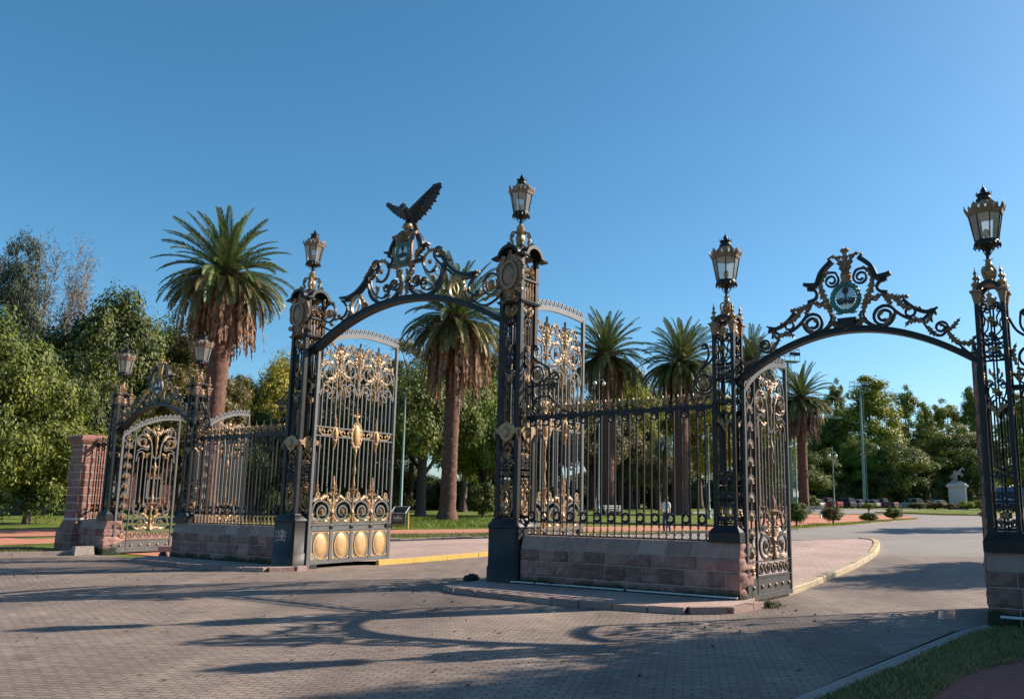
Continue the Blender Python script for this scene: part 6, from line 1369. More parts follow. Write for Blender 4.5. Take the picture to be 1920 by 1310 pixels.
# ------------------------------------------------------------------ parked cars
def car_mesh(kind):
    """x forward, origin on the ground under the middle; returns body, window, wheel, lamp meshes"""
    L = {'hatch': 3.9, 'suv': 4.4, 'pickup': 5.1, 'sedan': 4.4}[kind]; W = 1.76; h0 = .28; belt = .88 if kind in ('hatch', 'sedan') else 1.05; top = 1.47 if kind in ('hatch', 'sedan') else 1.76
    f, r = L / 2, -L / 2; b = MB(); w = MB()
    def loft(mb, secs):
        """cross sections (x, half width, z0, z1) joined along x"""
        vs = []; fs = []
        for x, hw, z0, z1 in secs: vs += [(x, -hw * .96, z0), (x, hw * .96, z0), (x, hw, z0 + (z1 - z0) * .45), (x, hw * .94, z1), (x, -hw * .94, z1), (x, -hw, z0 + (z1 - z0) * .45)]
        for i in range(len(secs) - 1):
            for k in range(6): a = i * 6 + k; c = i * 6 + (k + 1) % 6; fs.append((a, c, c + 6, a + 6))
        fs += [tuple(range(5, -1, -1)), tuple(range((len(secs) - 1) * 6, len(secs) * 6))]; mb.add(vs, fs)
    hw = W / 2
    loft(b, [(r, hw * .86, h0 + .14, belt - .10), (r + .10, hw * .97, h0, belt - .02), (r + .9, hw, h0 - .06, belt), (0, hw, h0 - .06, belt), (f - 1.2, hw, h0 - .06, belt - .02), (f - .35, hw * .96, h0, belt - .14), (f, hw * .80, h0 + .10, belt - .30)])
    ca, cb = {'hatch': (r + .12, f - 1.15), 'suv': (r + .10, f - 1.25), 'pickup': (r + 1.75, f - 1.35), 'sedan': (r + .75, f - 1.25)}[kind]
    vs = []
    for x, q, z in ((ca, .93, belt - .02), (ca + .32, .78, top - .03), (ca + .9, .76, top), (cb - 1.0, .76, top - .01), (cb - .75, .78, top - .06), (cb, .92, belt - .03)): vs += [(x, -hw * q, z), (x, hw * q, z)]
    n = 6; b.add(vs, [(2 * i, 2 * i + 1, 2 * i + 3, 2 * i + 2) for i in range(1, 4)] + [tuple(2 * i for i in range(n)), tuple(2 * i + 1 for i in reversed(range(n)))])
    e = .012; w.add([(x + (-e if i < 2 else e), y, z) for i, (x, y, z) in enumerate(vs[0:4])], [(0, 1, 3, 2)]); w.add([(x + e, y, z + e) for x, y, z in vs[8:12]], [(0, 1, 3, 2)])
    for s in (-1, 1):
        for x0, x1 in ((ca + .30, ca + (cb - ca) * .50 - .05), (ca + (cb - ca) * .50 + .05, cb - .40)):
            w.add([(x0, s * (hw * .93 + .012), belt + .03), (x1, s * (hw * .93 + .012), belt + .03), (x1 - .18, s * (hw * .80 + .012), top - .12), (x0 + .10, s * (hw * .80 + .012), top - .12)], [(0, 1, 2, 3)])
    if kind == 'pickup': b.box(r + .08, ca, -hw * .96, -hw * .90, belt - .04, belt + .02); b.box(r + .08, ca, hw * .90, hw * .96, belt - .04, belt + .02)
    wh = MB(); wh.lathe([(.20, -.11), (.31, -.10), (.33, 0), (.31, .10), (.20, .11)], n=16); rm = MB(); rm.lathe([(.05, -.122), (.20, -.118), (.20, .118), (.05, .122)], n=12)
    R = lambda p: (p[0], p[2], p[1] + .33); wh2 = MB().merge(wh, R); rm2 = MB().merge(rm, R)
    tl = MB(); tl.box(-.02, .02, -.16, .16, -.10, .10, .004); bp = MB(); bp.box(r - .04, r + .05, -hw * .88, hw * .88, .34, .50, .01); bp.box(f - .10, f + .02, -hw * .75, hw * .75, .34, .46, .01)
    return dict(b=b, w=w, wh=wh2, rm=rm2, tl=tl, bp=bp, L=L, hw=hw, belt=belt)
CAR = {k: car_mesh(k) for k in ('hatch', 'suv', 'pickup', 'sedan')}
M['tail'] = mat('red_lamp', (.35, .02, .02), (.3, .015, .015), rough=.25); M['head'] = mat('clear_lamp', (.7, .7, .7), (.6, .6, .6), rough=.15); M['rim'] = mat('alloy', (.4, .4, .41), (.3, .3, .3), rough=.35, metal=.7)
CM = {}
for k, d in CAR.items(): CM[k] = (raw('car_body', d['b'], M['white'], .5), raw('car_window', d['w'], M['carglass']), raw('tyre', d['wh'], M['dark']), raw('rim', d['rm'], M['rim']), raw('tail_lamp', d['tl'], M['tail']), raw('head_lamp', d['tl'], M['head']), raw('bumper', d['bp'], M['dark']))
def car(kind, label, px, D, hd, col):
    x, y = atd(px, D); d = CAR[kind]; t = thing('parked_car', label, 'pickup' if kind == 'pickup' else 'car', (x, y, T(x, y) + .01), rad(hd), 'cars parked along the far road')
    m = M.get('paint_' + str(col)) or mat('car_paint', col, tuple(c * .85 for c in col), rough=.4, spec=.5); M['paint_' + str(col)] = m
    bo = link('body', CM[kind][0], t); setmat(bo, m); link('window', CM[kind][1], t); link('bumper', CM[kind][6], t)
    for sx in (-1, 1):
        for sy in (-1, 1): q = link('wheel', CM[kind][2], t, (sx * (d['L'] / 2 - .78), sy * (d['hw'] - .12), 0)); link('rim', CM[kind][3], q)
    for sy in (-1, 1): link('tail_lamp', CM[kind][4], t, (-d['L'] / 2 - .005, sy * d['hw'] * .70, d['belt'] - .22)); link('head_lamp', CM[kind][5], t, (d['L'] / 2 - .09, sy * d['hw'] * .66, d['belt'] - .36))
car('pickup', 'red pickup parked at the end of the row beside the roadside palm', 1551, 136, 128, (.30, .012, .02))
car('suv', 'black off-roader with a spare wheel cover, parked between the red pickup and a pale hatchback', 1579, 137, 126, (.03, .03, .045))
car('hatch', 'pale silver-blue hatchback with its rear to the road, second from the mast', 1601, 138, 130, (.50, .52, .58))
car('hatch', 'silver-green hatchback parked just under the floodlight mast', 1627, 138, 132, (.34, .38, .40))
car('pickup', 'dark maroon pickup parked just past the floodlight mast', 1654, 139, 132, (.09, .025, .04))
car('suv', 'grey van-like car parked alone near the middle of the far road', 1707, 142, 120, (.20, .21, .22))
car('sedan', 'maroon saloon parked beside the white hatchback near the statue', 1731, 143, 125, (.14, .03, .045))
car('hatch', 'white hatchback half hidden by the statue pedestal', 1753, 142, 124, (.70, .72, .76))
car('hatch', 'white car half hidden by the trunk of the roadside palm', 1522, 128, 128, (.62, .65, .66))
car('suv', 'grey-white car glimpsed beside the rosette gate leaf', 1492, 128, 126, (.45, .48, .50))

# blue lorry behind the pillar at the picture edge
x, y = atd(1900, 96); t = thing('box_truck', 'bright blue lorry with white lettering, seen through the pillar at the picture edge', 'truck', (x, y, T(x, y)), rad(-28), None)
M['truckblue'] = mat('blue_truck_paint', (.012, .10, .26), (.01, .08, .21), rough=.35)
b = MB(); b.box(-2.9, 1.5, -1.1, 1.1, .75, 2.75, .02); mk('cargo_box', b, M['truckblue'], t)
b = MB(); b.box(1.6, 3.0, -1.02, 1.02, .5, 1.5, .03); b.box(1.6, 2.85, -1.0, 1.0, 1.5, 2.3, .16, .06); cb_ = mk('cab', b, M['truckblue'], t)
b = MB(); b.add([(2.87, -.88, 1.55), (2.87, .88, 1.55), (2.74, .86, 2.2), (2.74, -.86, 2.2)], [(0, 1, 2, 3)]); mk('windscreen', b, M['carglass'], cb_)
b = MB(); b.box(-2.9, 2.8, -.9, .9, .5, .74); mk('chassis', b, M['dark'], t)
for xx in (-2.0, 2.2):
    for s in (-1, 1): w_ = MB(); w_.lathe([(.25, -.14), (.44, -.13), (.46, 0), (.44, .13), (.25, .14)], n=16); mk('wheel', MB().merge(w_, lambda p: (p[0], p[2], p[1] + .46)), M['dark'], t, (xx, s * .95, 0))
b = MB(); rg = random.Random(2)
for row, (z, x0, n, h) in enumerate(((1.95, -2.5, 5, .22), (1.35, -2.6, 9, .26))):
    for i in range(n):
        xx = x0 + i * .42
        b.box(xx, xx + .06, -1.125, -1.105, z, z + h); b.box(xx + .08, xx + .28, -1.125, -1.105, z + h * rg.choice((0, .4, .8)), z + h * rg.choice((0, .4, .8)) * 0 + z * 0 + z + h if False else z + h)
mk('lettering', b, M['white'], t)

# ------------------------------------------------------------------ skin-modelled figures
def skinned(name, pts, edges, rads, mat_, parent, sub=2, loc=(0, 0, 0), rz=0, sc=1):
    me = bpy.data.meshes.new('skel'); me.from_pydata([Vector(p) * sc for p in pts], edges, []); o = bpy.data.objects.new('skel', me); C.objects.link(o)
    md = o.modifiers.new('s', 'SKIN'); md.use_smooth_shade = True
    for i, r in enumerate(rads):
        r = r if isinstance(r, tuple) else (r, r); me.skin_vertices[0].data[i].radius = (r[0] * sc, r[1] * sc)
    me.skin_vertices[0].data[0].use_root = True
    s2 = o.modifiers.new('d', 'SUBSURF'); s2.levels = s2.render_levels = sub
    dg = bpy.context.evaluated_depsgraph_get(); dg.update(); m2 = bpy.data.meshes.new_from_object(o.evaluated_get(dg)); m2.name = name
    bpy.data.objects.remove(o); m2.materials.clear()
    for q in (mat_ if isinstance(mat_, list) else [mat_]): m2.materials.append(q)
    return link(name, m2, parent, loc, rz)
CH = lambda a: [(i, i + 1) for i in range(a[0], a[1])]

# horse tamer group on its pedestal
sx, sy = atd(1796, 121); sz = T(sx, sy)
ped = thing('statue_pedestal', 'tall pale stone pedestal with a moulded cap on the traffic island', 'pedestal', (sx, sy, sz), rad(-30))
b = MB()
def slabs(mb, prof, ax, ay):
    for (h0, z0), (h1, z1) in zip(prof, prof[1:]): mb.add([(-h0 * ax, -h0 * ay, z0), (h0 * ax, -h0 * ay, z0), (h0 * ax, h0 * ay, z0), (-h0 * ax, h0 * ay, z0), (-h1 * ax, -h1 * ay, z1), (h1 * ax, -h1 * ay, z1), (h1 * ax, h1 * ay, z1), (-h1 * ax, h1 * ay, z1)], [(0, 1, 5, 4), (1, 2, 6, 5), (2, 3, 7, 6), (3, 0, 4, 7), (4, 5, 6, 7)])
slabs(b, [(1.36, 0), (1.36, .28), (1.28, .36), (1.24, .40), (1.16, .46), (1.14, 3.05), (1.20, 3.12)], 1, .8); mk('shaft', b, M['limestone'], ped)
b = MB(); slabs(b, [(1.20, 3.12), (1.24, 3.22), (1.46, 3.40), (1.48, 3.58), (1.30, 3.64), (1.22, 3.66), (1.20, 3.86), (1.18, 3.87)], 1, .8); mk('cornice', b, M['limestone'], ped)
hs = thing('horse_statue', 'pale marble sculpture of a rearing horse held by a man, on the tall pedestal', 'statue', (sx, sy, sz + 3.86), rad(-30))
b = MB(); rg = random.Random(6)
b.ball((0, 0, .05), (1.0, .6, .28), 12, 7); b.ball((-.5, .1, .2), (.4, .35, .3), 9, 6); mk('rock_base', b, M['marble'], hs)
P = [(-.35, 0, 1.15), (-.05, 0, 1.35), (.30, 0, 1.58), (.52, 0, 1.85), (.62, 0, 2.12), (.80, 0, 2.20), (1.05, 0, 2.02), (1.16, 0, 1.92),
     (-.55, .18, .95), (-.30, .18, .62), (-.62, .18, .40), (-.55, .18, .10), (-.50, -.18, .95), (-.15, -.18, .60), (-.45, -.18, .38), (-.36, -.18, .10),
     (.40, .16, 1.35), (.78, .18, 1.45), (.80, .18, 1.15), (.95, .18, 1.05), (.38, -.16, 1.32), (.72, -.18, 1.20), (.62, -.18, .92), (.75, -.18, .80),
     (-.62, 0, 1.22), (-.82, 0, 1.0), (-.85, 0, .60)]
Ed = CH((0, 7)) + [(0, 8), (8, 9), (9, 10), (10, 11), (0, 12), (12, 13), (13, 14), (14, 15), (2, 16), (16, 17), (17, 18), (18, 19), (2, 20), (20, 21), (21, 22), (22, 23), (0, 24), (24, 25), (25, 26)]
Rd = [.30, .29, .27, .19, .15, .14, .10, .08, .18, .12, .07, .06, .18, .12, .07, .06, .12, .09, .06, .06, .12, .09, .06, .06, .10, .10, .04]
skinned('horse', P, Ed, Rd, M['marble'], hs)
P = [(-.10, -.55, 1.0), (-.14, -.55, 1.35), (-.18, -.52, 1.62), (-.16, -.50, 1.78), (-.14, -.50, 1.95), (.05, -.50, 1.62), (.35, -.40, 1.75), (.62, -.25, 1.90), (-.35, -.58, 1.55), (-.30, -.62, 1.25), (-.05, -.60, 1.15), (.10, -.58, .70), (.05, -.58, .20), (.18, -.60, .16), (-.25, -.55, .62), (-.45, -.52, .20), (-.33, -.55, .15)]
skinned('tamer', P, [(0, 1), (1, 2), (2, 3), (3, 4), (2, 5), (5, 6), (6, 7), (2, 8), (8, 9), (9, 10), (0, 11), (11, 12), (12, 13), (0, 14), (14, 15), (15, 16)], [.15, .15, .17, .07, .11, .09, .06, .05, .09, .06, .05, .11, .06, .05, .11, .06, .05], M['marble'], hs)

# walking woman in the garden
px_, py_ = atd(1249, 37); person = thing('person', 'dark-haired person in a white top and blue trousers walking behind the fence', 'person', (px_, py_, T(px_, py_)), rad(150))
M['skin'] = mat('skin', (.42, .25, .18), (.38, .22, .16), rough=.6); M['shirt'] = mat('white_cotton', (.72, .71, .70), (.64, .63, .63), rough=.9); M['jeans'] = mat('blue_denim', (.05, .07, .17), (.04, .055, .13), rough=.9); M['hair'] = mat('dark_hair', (.02, .015, .012), (.015, .01, .01), rough=.6)
P = [(0, 0, .84), (0, 0, 1.02), (0, .01, 1.20), (0, 0, 1.33), (0, 0, 1.39), (.0, .0, 1.50), (0, 0, 1.58),
     (.16, 0, 1.28), (.20, -.06, 1.05), (.21, .04, .86), (.21, .08, .78), (-.16, 0, 1.28), (-.20, .06, 1.05), (-.21, .12, .88), (-.21, .16, .80),
     (.085, 0, .76), (.09, .10, .44), (.09, .04, .07), (.09, .17, .03), (-.085, 0, .76), (-.09, -.06, .44), (-.09, -.20, .10), (-.09, -.10, .03)]
Ed = CH((0, 6)) + [(3, 7), (7, 8), (8, 9), (9, 10), (3, 11), (11, 12), (12, 13), (13, 14), (0, 15), (15, 16), (16, 17), (17, 18), (0, 19), (19, 20), (20, 21), (21, 22)]
o = skinned('body', P, Ed, [(.15, .11), (.13, .10), (.16, .11), (.09, .08), .05, (.08, .09), (.07, .08), .06, .045, .035, .03, .06, .045, .035, .03, .09, .065, .045, .04, .09, .065, .045, .04], [M['skin'], M['shirt'], M['jeans']], person)
for f in o.data.polygons:
    z = f.center.z; f.material_index = 2 if z < .90 and abs(f.center.x) < .165 else (1 if .88 <= z < 1.345 and not (abs(f.center.x) > .17 and z < 1.10) else 0)
b = MB(); b.ball((0, -.02, 1.545), (.092, .10, .10), 12, 8); b.ball((0, -.085, 1.44), (.075, .04, .13), 10, 6); mk('hair', b, M['hair'], person)
o.location.z = .02

# ------------------------------------------------------------------ street furniture
def lamp_post(label, px, pyb, ytop, D=None):
    x, y = at(px, pyb) if D is None else atd(px, D); z = T(x, y); H = hz(px, ytop, x, y) - z
    t = thing('street_lamp', label, 'street lamp', (x, y, z), .4, 'park lamps with two globes')
    b = MB(); b.lathe([(.17, 0), (.17, .12), (.12, .18), (.11, .55), (.14, .60), (.09, .68), (.065, 1.1), (.085, 1.15), (.06, 1.2), (.045, H * .62), (.065, H * .63), (.04, H * .645), (.035, H - .25), (.06, H - .2), (.02, H - .05), (.03, H), (.005, H + .12)], n=10); mk('post', b, M['lampgreen'], t)
    for s in (-1, 1):
        a = MB(); a.tube([(0, 0, H - .55), (s * .22, 0, H - .42), (s * .36, 0, H - .52), (s * .36, 0, H - .62)], .018, 6); q = mk('arm', a, M['lampgreen'], t)
        g = MB(); g.ball((s * .36, 0, H - .75), .15, 12, 8); g.lathe([(.07, H - .63), (.05, H - .60)], s * .36, 0, 8); mk('globe', g, M['lit'], q)
    return t
lamp_post('grey-green park lamp with twin globes in the red gravel by the rounded bush', 1565, 963, 838)
lamp_post('grey-green park lamp rising behind the gate leaf of the near tower', 1122, 968, 700)
lamp_post('park lamp post seen between the last bars of the nearer fence', 1330, 972, 800)

def mast(label, px, D, ytop, pyb=None, rot=0.3):
    x, y = atd(px, D); z = T(x, y); H = hz(px, ytop, x, y) - z; t = thing('floodlight_mast', label, 'light mast', (x, y, z), rot, 'floodlight masts')
    b = MB(); b.lathe([(.36, 0), (.36, .3), (.27, .35), (.20, H * .5), (.12, H - 1.6)], n=12); mk('pole', b, M['lampgreen'], t)
    c = MB()
    for zz in (H - 1.7, H - .75, H):
        for a0, a1 in (((-1.6, -.7), (1.6, -.7)), ((1.6, -.7), (1.6, .7)), ((1.6, .7), (-1.6, .7)), ((-1.6, .7), (-1.6, -.7))): c.tube([(*a0, zz), (*a1, zz)], .05, 4)
    for a0 in ((-1.6, -.7), (0, -.7), (1.6, -.7), (1.6, .7), (0, .7), (-1.6, .7)): c.tube([(*a0, H - 1.7), (*a0, H)], .045, 4)
    c.box(-1.6, 1.6, -.7, .7, H - 1.78, H - 1.70); mk('platform', c, M['lampgreen'], t)
    for k in range(3): l = MB(); l.box(-.3, .3, -.12, .12, -.22, .22, .03); mk('floodlight', l, M['dark'], t, (.25 + k * .5, -.8, H - .7))
    ld = MB(); ld.box(-.05, .05, -.42, -.38, 1, H - 1.7); ld.box(.25, .35, -.42, -.38, 1, H - 1.7); mk('ladder', ld, M['lampgreen'], t); return t
mast('tall pale green floodlight mast with a railed platform in front of the yellow-green poplar', 1621, 141, 716)
mast('tall floodlight mast rising behind the rosette gate leaf', 1484, 112, 655)
def pole(label, px, D, ytop):
    x, y = atd(px, D); z = T(x, y); H = hz(px, ytop, x, y) - z; t = thing('lamp_pole', label, 'pole', (x, y, z), 0, 'plain pale green lamp poles')
    b = MB(); b.lathe([(.13, 0), (.13, .4), (.10, .45), (.055, H)], n=9); mk('shaft', b, M['lampgreen'], t); a = MB(); a.tube([(0, 0, H - .03), (-.6, 0, H + .12), (-1.2, 0, H + .10)], .035, 6); q = mk('arm', a, M['lampgreen'], t); h = MB(); h.ball((-1.35, 0, H + .08), (.32, .12, .07), 9, 6); mk('lamp_head', h, M['white'], q)
pole('taller plain lamp pole beside the roadside palm', 1494, 92, 770); pole('shorter plain lamp pole touching the roadside palm trunk', 1503, 108, 838)
pole('lamp pole with a white head sticking out beside the far gate leaf', 752, 52, 735)

# litter bin
x, y = at(749, 991); t = thing('litter_bin', 'dark green and ochre litter bin with an open slanted top by the red path', 'litter bin', (x, y, T(x, y)), -.15); s = 1.0
b = MB(); b.add([(-.36, -.22, .12), (.36, -.22, .12), (.36, .22, .12), (-.36, .22, .12), (-.40, -.30, .80), (.40, -.30, .80), (.40, .26, 1.12), (-.40, .26, 1.12), (-.35, -.25, .78), (.35, -.25, .78), (.35, .22, 1.08), (-.35, .22, 1.08), (-.35, -.2, .4), (.35, -.2, .4), (.35, .2, .4), (-.35, .2, .4)],
     [(3, 2, 1, 0), (0, 1, 5, 4), (1, 2, 6, 5), (2, 3, 7, 6), (3, 0, 4, 7), (4, 5, 9, 8), (5, 6, 10, 9), (6, 7, 11, 10), (7, 4, 8, 11), (8, 9, 13, 12), (9, 10, 14, 13), (10, 11, 15, 14), (11, 8, 12, 15), (12, 13, 14, 15)]); mk('body', b, M['tar'], t)
b = MB(); b.tube([(-.40, -.30, .80), (.40, -.30, .80), (.40, .26, 1.12), (-.40, .26, 1.12), (-.40, -.30, .80)], .018, 5); mk('rim', b, M['pipe'], t)
b = MB(); b.box(-.47, -.43, -.20, .22, .02, .78); mk('side_panel', b, M['ochre'], t); b = MB(); b.box(.43, .47, -.05, .05, 0, .8); b.box(-.42, -.40, -.05, .05, 0, .9); b.box(-.36, .36, -.236, -.226, .12, .28); mk('stand', b, M['ochre'], t)
b = MB(); b.add([(-.28, -.262, .36), (.30, -.262, .36), (.31, -.305, .70), (-.30, -.305, .70)], [(0, 1, 2, 3)]); pl = mk('label_panel', b, M['irongrey'], t)
b = MB(); rg = random.Random(4)
for i in range(9): b.box(-.22 + i * .05, -.22 + i * .05 + .035, -.300, -.292, .52, .52 + rg.choice((.06, .08, .07)))
b.ball((.02, -.304, .645), (.03, .006, .03), 8, 5); b.box(-.2, .22, -.295, -.287, .475, .485); mk('lettering', b, M['white'], pl)

# benches
def bench(label, px, py, rot, m):
    x, y = at(px, py); t = thing('park_bench', label, 'bench', (x, y, T(x, y)), rot, 'white garden benches')
    for k in range(3): b = MB(); b.box(-.8, .8, -.24 + k * .16, -.12 + k * .16, .42, .46); mk('seat_slat', b, m, t)
    b = MB(); b.box(-.8, .8, .26, .30, .56, .66); b.box(-.8, .8, .29, .33, .72, .82); mk('backrest', b, m, t)
    for s_ in (-1, 1): b = MB(); b.box(s_ * .65 - .04, s_ * .65 + .04, -.22, .22, 0, .42, .0); b.box(s_ * .65 - .03, s_ * .65 + .03, .22, .29, .40, .82); mk('leg', b, m, t)
bench('small white bench on the grass at the foot of the roadside palm', 1522, 970, -.5, M['benchpaint'])
bench('white bench near the palm trunk behind the nearer fence', 1152, 968, .6, M['benchpaint'])

# boulders, gate stops, green kiosk
def boulder(label, px, py, r, seed, m='boulder', name='boulder', cat_='boulder', group='boulders on the far lawn'):
    x, y = at(px, py); b = MB(); b.ball((0, 0, r[2] * .6), r, 16, 11); sd = Vector((seed * 7.1, 3.3, seed))
    b.v = [tuple(Vector(v) * (1 + .35 * noise.noise(Vector(v) * (1.2 / max(r)) + sd) + .12 * noise.noise(Vector(v) * (4 / max(r)) + sd))) for v in b.v]
    tag(mk(name, b, M[m], None, (x, y, T(x, y) - .06), seed, sharp=.6), label, cat_, group)
boulder('tilted wedge-shaped grey boulder on the far lawn', 44, 962, (1.05, .7, .75), 1); boulder('low middle boulder of the far lawn group', 62, 961, (.8, .6, .55), 2); boulder('squarish dark boulder with a plaque-like flat face, beside the red stone pillar', 82, 961, (1.0, .7, .72), 3)
boulder('black iron gate stop on the brick road beside the near tower', 885, 1089, (.21, .15, .16), 4, 'dark', 'gate_stop', 'gate stop', 'rounded gate stops'); boulder('black iron gate stop on the ground under the far small gate leaf', 304, 1049, (.19, .14, .17), 5, 'dark', 'gate_stop', 'gate stop', 'rounded gate stops')
x, y = atd(177, 46); t = thing('garden_kiosk', 'dark green slatted booth behind the short railing', 'booth', (x, y, T(x, y)), rad(25)); zt = hz(177, 900, x, y) - T(x, y)
b = MB()
for k in range(9): b.box(-.62 + k * .138, -.62 + k * .138 + .125, -.5, .5, .06, zt - .06)
mk('slat_wall', b, M['greenpaint'], t); b = MB(); b.box(-.66, .66, -.54, .54, zt - .06, zt, .0); b.box(-.66, .66, -.54, .54, 0, .06); mk('frame', b, M['greenpaint'], t)

# stone building behind the small gate
x, y = atd(318, 74); t = thing('stone_building', 'pink stone building with white window frames behind the small gilded arch', 'building', (x, y, T(x, y) - .1), rad(27))
W_, H_ = 11.0, 6.2; b = MB(); rng3 = random.Random(9); b.box(-W_ / 2, W_ / 2, -.03, 4, 0, H_)
z = 0
while z < H_ - .05:
    z1 = min(z + .34, H_); xx = -W_ / 2
    while xx < W_ / 2 - .01: x1 = min(W_ / 2, xx + rng3.uniform(.5, .85)); rockface(b, (xx + .01, -.06, z + .01), (x1 - .01, -.06, z + .01), (x1 - .01, -.06, z1 - .01), (xx + .01, -.06, z1 - .01), .02, rng3, (3, 2)); xx = x1
    z = z1
mk('wall', b, M['stonered'], t, sharp=1.2); b = MB(); b.box(-W_ / 2 - .25, W_ / 2 + .25, -.35, 4.2, H_, H_ + .3); b.box(-W_ / 2 - .15, W_ / 2 + .15, -.22, 4.1, H_ - .2, H_ - .005); mk('roof', b, M['limestone'], t)
for xx, z0, z1 in ((-3.9, 1.1, 3.0), (-1.3, 1.1, 3.0), (1.3, 1.1, 3.0), (3.9, 1.1, 3.0), (-3.9, 3.9, 5.4), (-1.3, 3.9, 5.4), (1.3, 3.9, 5.4), (3.9, 3.9, 5.4)):
    b = MB(); b.box(xx - .6, xx + .6, -.16, -.05, z0, z0 + .12); b.box(xx - .6, xx + .6, -.16, -.05, z1 - .12, z1); b.box(xx - .6, xx - .46, -.14, -.05, z0 + .12, z1 - .12); b.box(xx + .46, xx + .6, -.14, -.05, z0 + .12, z1 - .12); b.box(xx - .03, xx + .03, -.14, -.05, z0 + .12, z1 - .12); f = mk('window', b, M['white'], t)
    b = MB(); b.box(xx - .46, xx + .46, -.11, -.09, z0 + .12, z1 - .12); mk('pane', b, M['carglass'], f)

# ------------------------------------------------------------------ shrubs
def shrub(label, px, py, wpx, hpx, m='lf_mid', rot=0.0, D=None, grp='clipped shrubs of the garden', kind='bush'):
    x, y = at(px, py) if D is None else atd(px, D); D_ = float((np.array([x, y, 1.0]) - EYEP) @ FW); tree(kind, label, 'shrub', x, y, T(x, y) + hpx * D_ / F, wpx * D_ / F, m, rot, grp, 'shrub')
shrub('rounded golden-green bush in front of the twin-globe lamp', 1562, 981, 42, 32, 'lf_olive', 0); shrub('small dark bush near the middle of the garden edge', 1631, 978, 32, 18, 'lf_mid', 1); shrub('flat-topped dark bush near the garden tip', 1677, 974, 40, 22, 'lf_mid', 2)
shrub('large dark hedge bush cut off by the rosette gate leaf', 1494, 986, 46, 44, 'lf_mid', 3); shrub('round clipped bush on a short stem beside the roadside palm', 1518, 962, 34, 34, 'lf_mid', 4); shrub('dark spiky bush in the shade beside the near tower', 905, 973, 64, 66, 'lf_dark', 5); shrub('second dark bush in the shade behind the spiky one', 928, 966, 60, 60, 'lf_dark', 1.5)
shrub('mid-green thicket at the picture edge below the tall leafy tree', 10, 0, 110, 50, 'lf_mid', .4, 84, 'dark undergrowth below the park trees', 'thicket'); shrub('mid-green thicket low behind the boulders', 120, 0, 100, 46, 'lf_mid', 2.4, 84, 'dark undergrowth below the park trees', 'thicket'); shrub('dark thicket between the forked tree and the middle palm', 775, 0, 130, 72, 'lf_dark', 1.1, 98, 'dark undergrowth below the park trees', 'thicket'); shrub('dark thicket between the middle palm and the near tower', 905, 0, 130, 72, 'lf_dark', 2.9, 98, 'dark undergrowth below the park trees', 'thicket')
x, y = at(1629, 964); tree('mushroom', 'little mushroom-shaped topiary tree on a bare trunk in the red gravel', 'topiary', x, y, T(x, y) + 1.0, 1.25, 'lf_bright', 2.2, None, 'topiary_tree')
for i, (px, w, h, m) in enumerate(((1722, 40, 13, 'lf_olive'), (1752, 44, 15, 'lf_olive'), (1812, 40, 16, 'lf_yellow'), (1838, 44, 18, 'lf_yellow'), (1780, 46, 12, 'lf_olive'))):
    shrub(('low brown-green bed plant at the tip of the statue island', 'low brown-green bed plant before the white hatchback', 'yellowish bed plant at the foot of the pedestal, sunlit side', 'taller yellowish bed plant beside the edge-on gate leaf', 'low bed plant in front of the pedestal')[i], px, 958, w, h, m, i, 116, 'plants round the statue')
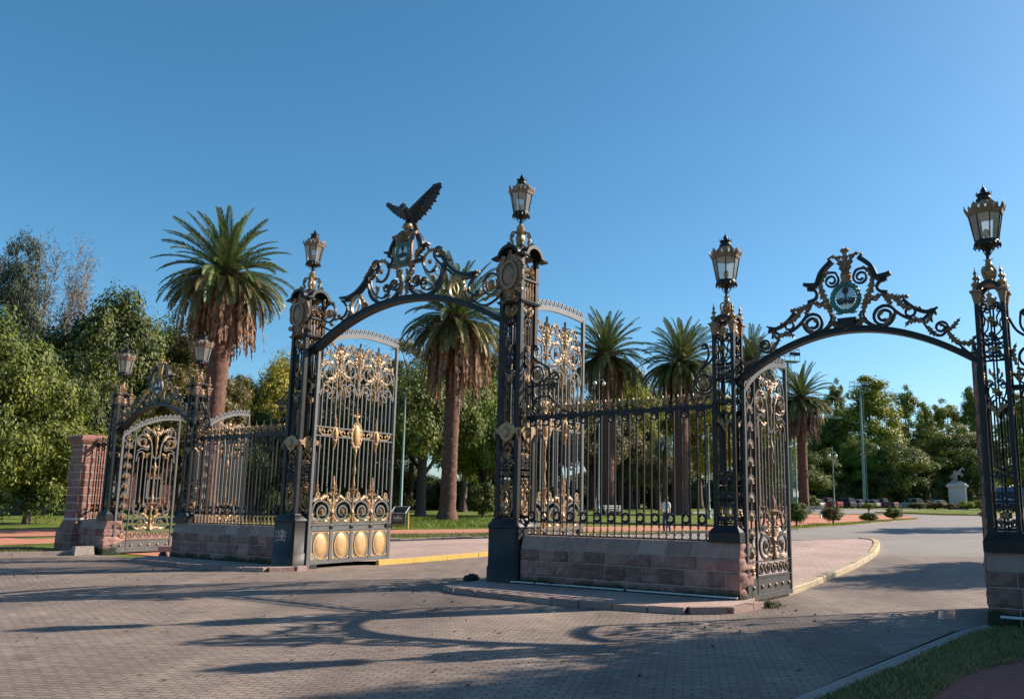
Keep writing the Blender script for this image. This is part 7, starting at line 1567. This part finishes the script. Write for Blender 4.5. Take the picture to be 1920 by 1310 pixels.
for i, (px, D, w, h) in enumerate(((15, 82, 110, 40), (120, 86, 120, 36), (210, 74, 90, 40), (430, 66, 120, 60), (520, 66, 120, 60), (600, 70, 120, 60), (690, 76, 130, 46), (840, 92, 120, 40), (1020, 110, 150, 50), (1130, 112, 130, 44), (1250, 112, 130, 44), (1350, 118, 130, 50), (1420, 128, 110, 50), (1560, 168, 90, 46), (1640, 170, 90, 50), (1720, 172, 90, 50), (1800, 172, 90, 50))):
    shrub(('dark hedge mass at the picture edge behind the boulders', 'dark hedge mass between the boulders and the red stone pillar', 'dark hedge mass behind the short railing', 'dark hedge mass behind the farther fence, first from the thick palm', 'dark hedge mass behind the farther fence, middle', 'dark hedge mass behind the far gate leaf', 'dark hedge mass behind the litter bin', 'dark hedge mass behind the middle palm', 'dark hedge mass behind the near tower', 'dark hedge mass behind the palm with the low brown skirt', 'dark hedge mass behind the walking person', 'dark hedge mass behind the end of the nearer fence', 'dark hedge mass behind the rosette gate leaf', 'dark hedge mass behind the red pickup', 'dark hedge mass behind the mast', 'dark hedge mass behind the grey van-like car', 'dark hedge mass behind the statue')[i], px, 0, w * 1.25, h * 1.35, 'lf_dark', i * 1.3, D, 'dark undergrowth below the park trees', 'thicket')

# ------------------------------------------------------------------ light, sky, camera
w = bpy.data.worlds.new('World'); bpy.context.scene.world = w; w.use_nodes = True; nt = w.node_tree; bg = nt.nodes['Background']
sk = nt.nodes.new('ShaderNodeTexSky'); sk.sky_type = 'NISHITA'; sk.sun_disc = False; sk.sun_elevation = SUN_EL; sk.sun_rotation = SUN_AZ; sk.air_density = 1.0; sk.dust_density = 1.6; sk.ozone_density = 5.0; sk.altitude = 800
hs_ = nt.nodes.new('ShaderNodeHueSaturation'); hs_.inputs['Saturation'].default_value = 1.15; hs_.inputs['Hue'].default_value = .484; nt.links.new(sk.outputs[0], hs_.inputs['Color']); nt.links.new(hs_.outputs[0], bg.inputs[0]); bg.inputs[1].default_value = .084
sl = bpy.data.lights.new('sun', 'SUN'); sl.energy = 4.8; sl.angle = rad(.53); sl.color = (1, .88, .72); so = bpy.data.objects.new('sun', sl); C.objects.link(so)
so.rotation_euler = Vector((math.sin(SUN_AZ) * math.cos(SUN_EL), math.cos(SUN_AZ) * math.cos(SUN_EL), math.sin(SUN_EL))).to_track_quat('Z', 'Y').to_euler()
cd = bpy.data.cameras.new('camera'); co = bpy.data.objects.new('camera', cd); C.objects.link(co); cd.sensor_fit = 'HORIZONTAL'; cd.sensor_width = 36; cd.lens = F / 1920 * 36; cd.shift_x = -CX / 1920; cd.shift_y = CY / 1920; cd.clip_end = 5000; cd.clip_start = .1
co.matrix_world = Matrix(((R2[0], U2[0], -FW[0], 0), (R2[1], U2[1], -FW[1], 0), (R2[2], U2[2], -FW[2], EYE), (0, 0, 0, 1)))
sc = bpy.context.scene; sc.camera = co; sc.render.engine = 'CYCLES'
sc.view_settings.view_transform = 'Standard'; sc.view_settings.look = 'None'; sc.view_settings.exposure = 1.0; sc.view_settings.gamma = 1
sc.cycles.max_bounces = 6; sc.cycles.transparent_max_bounces = 24
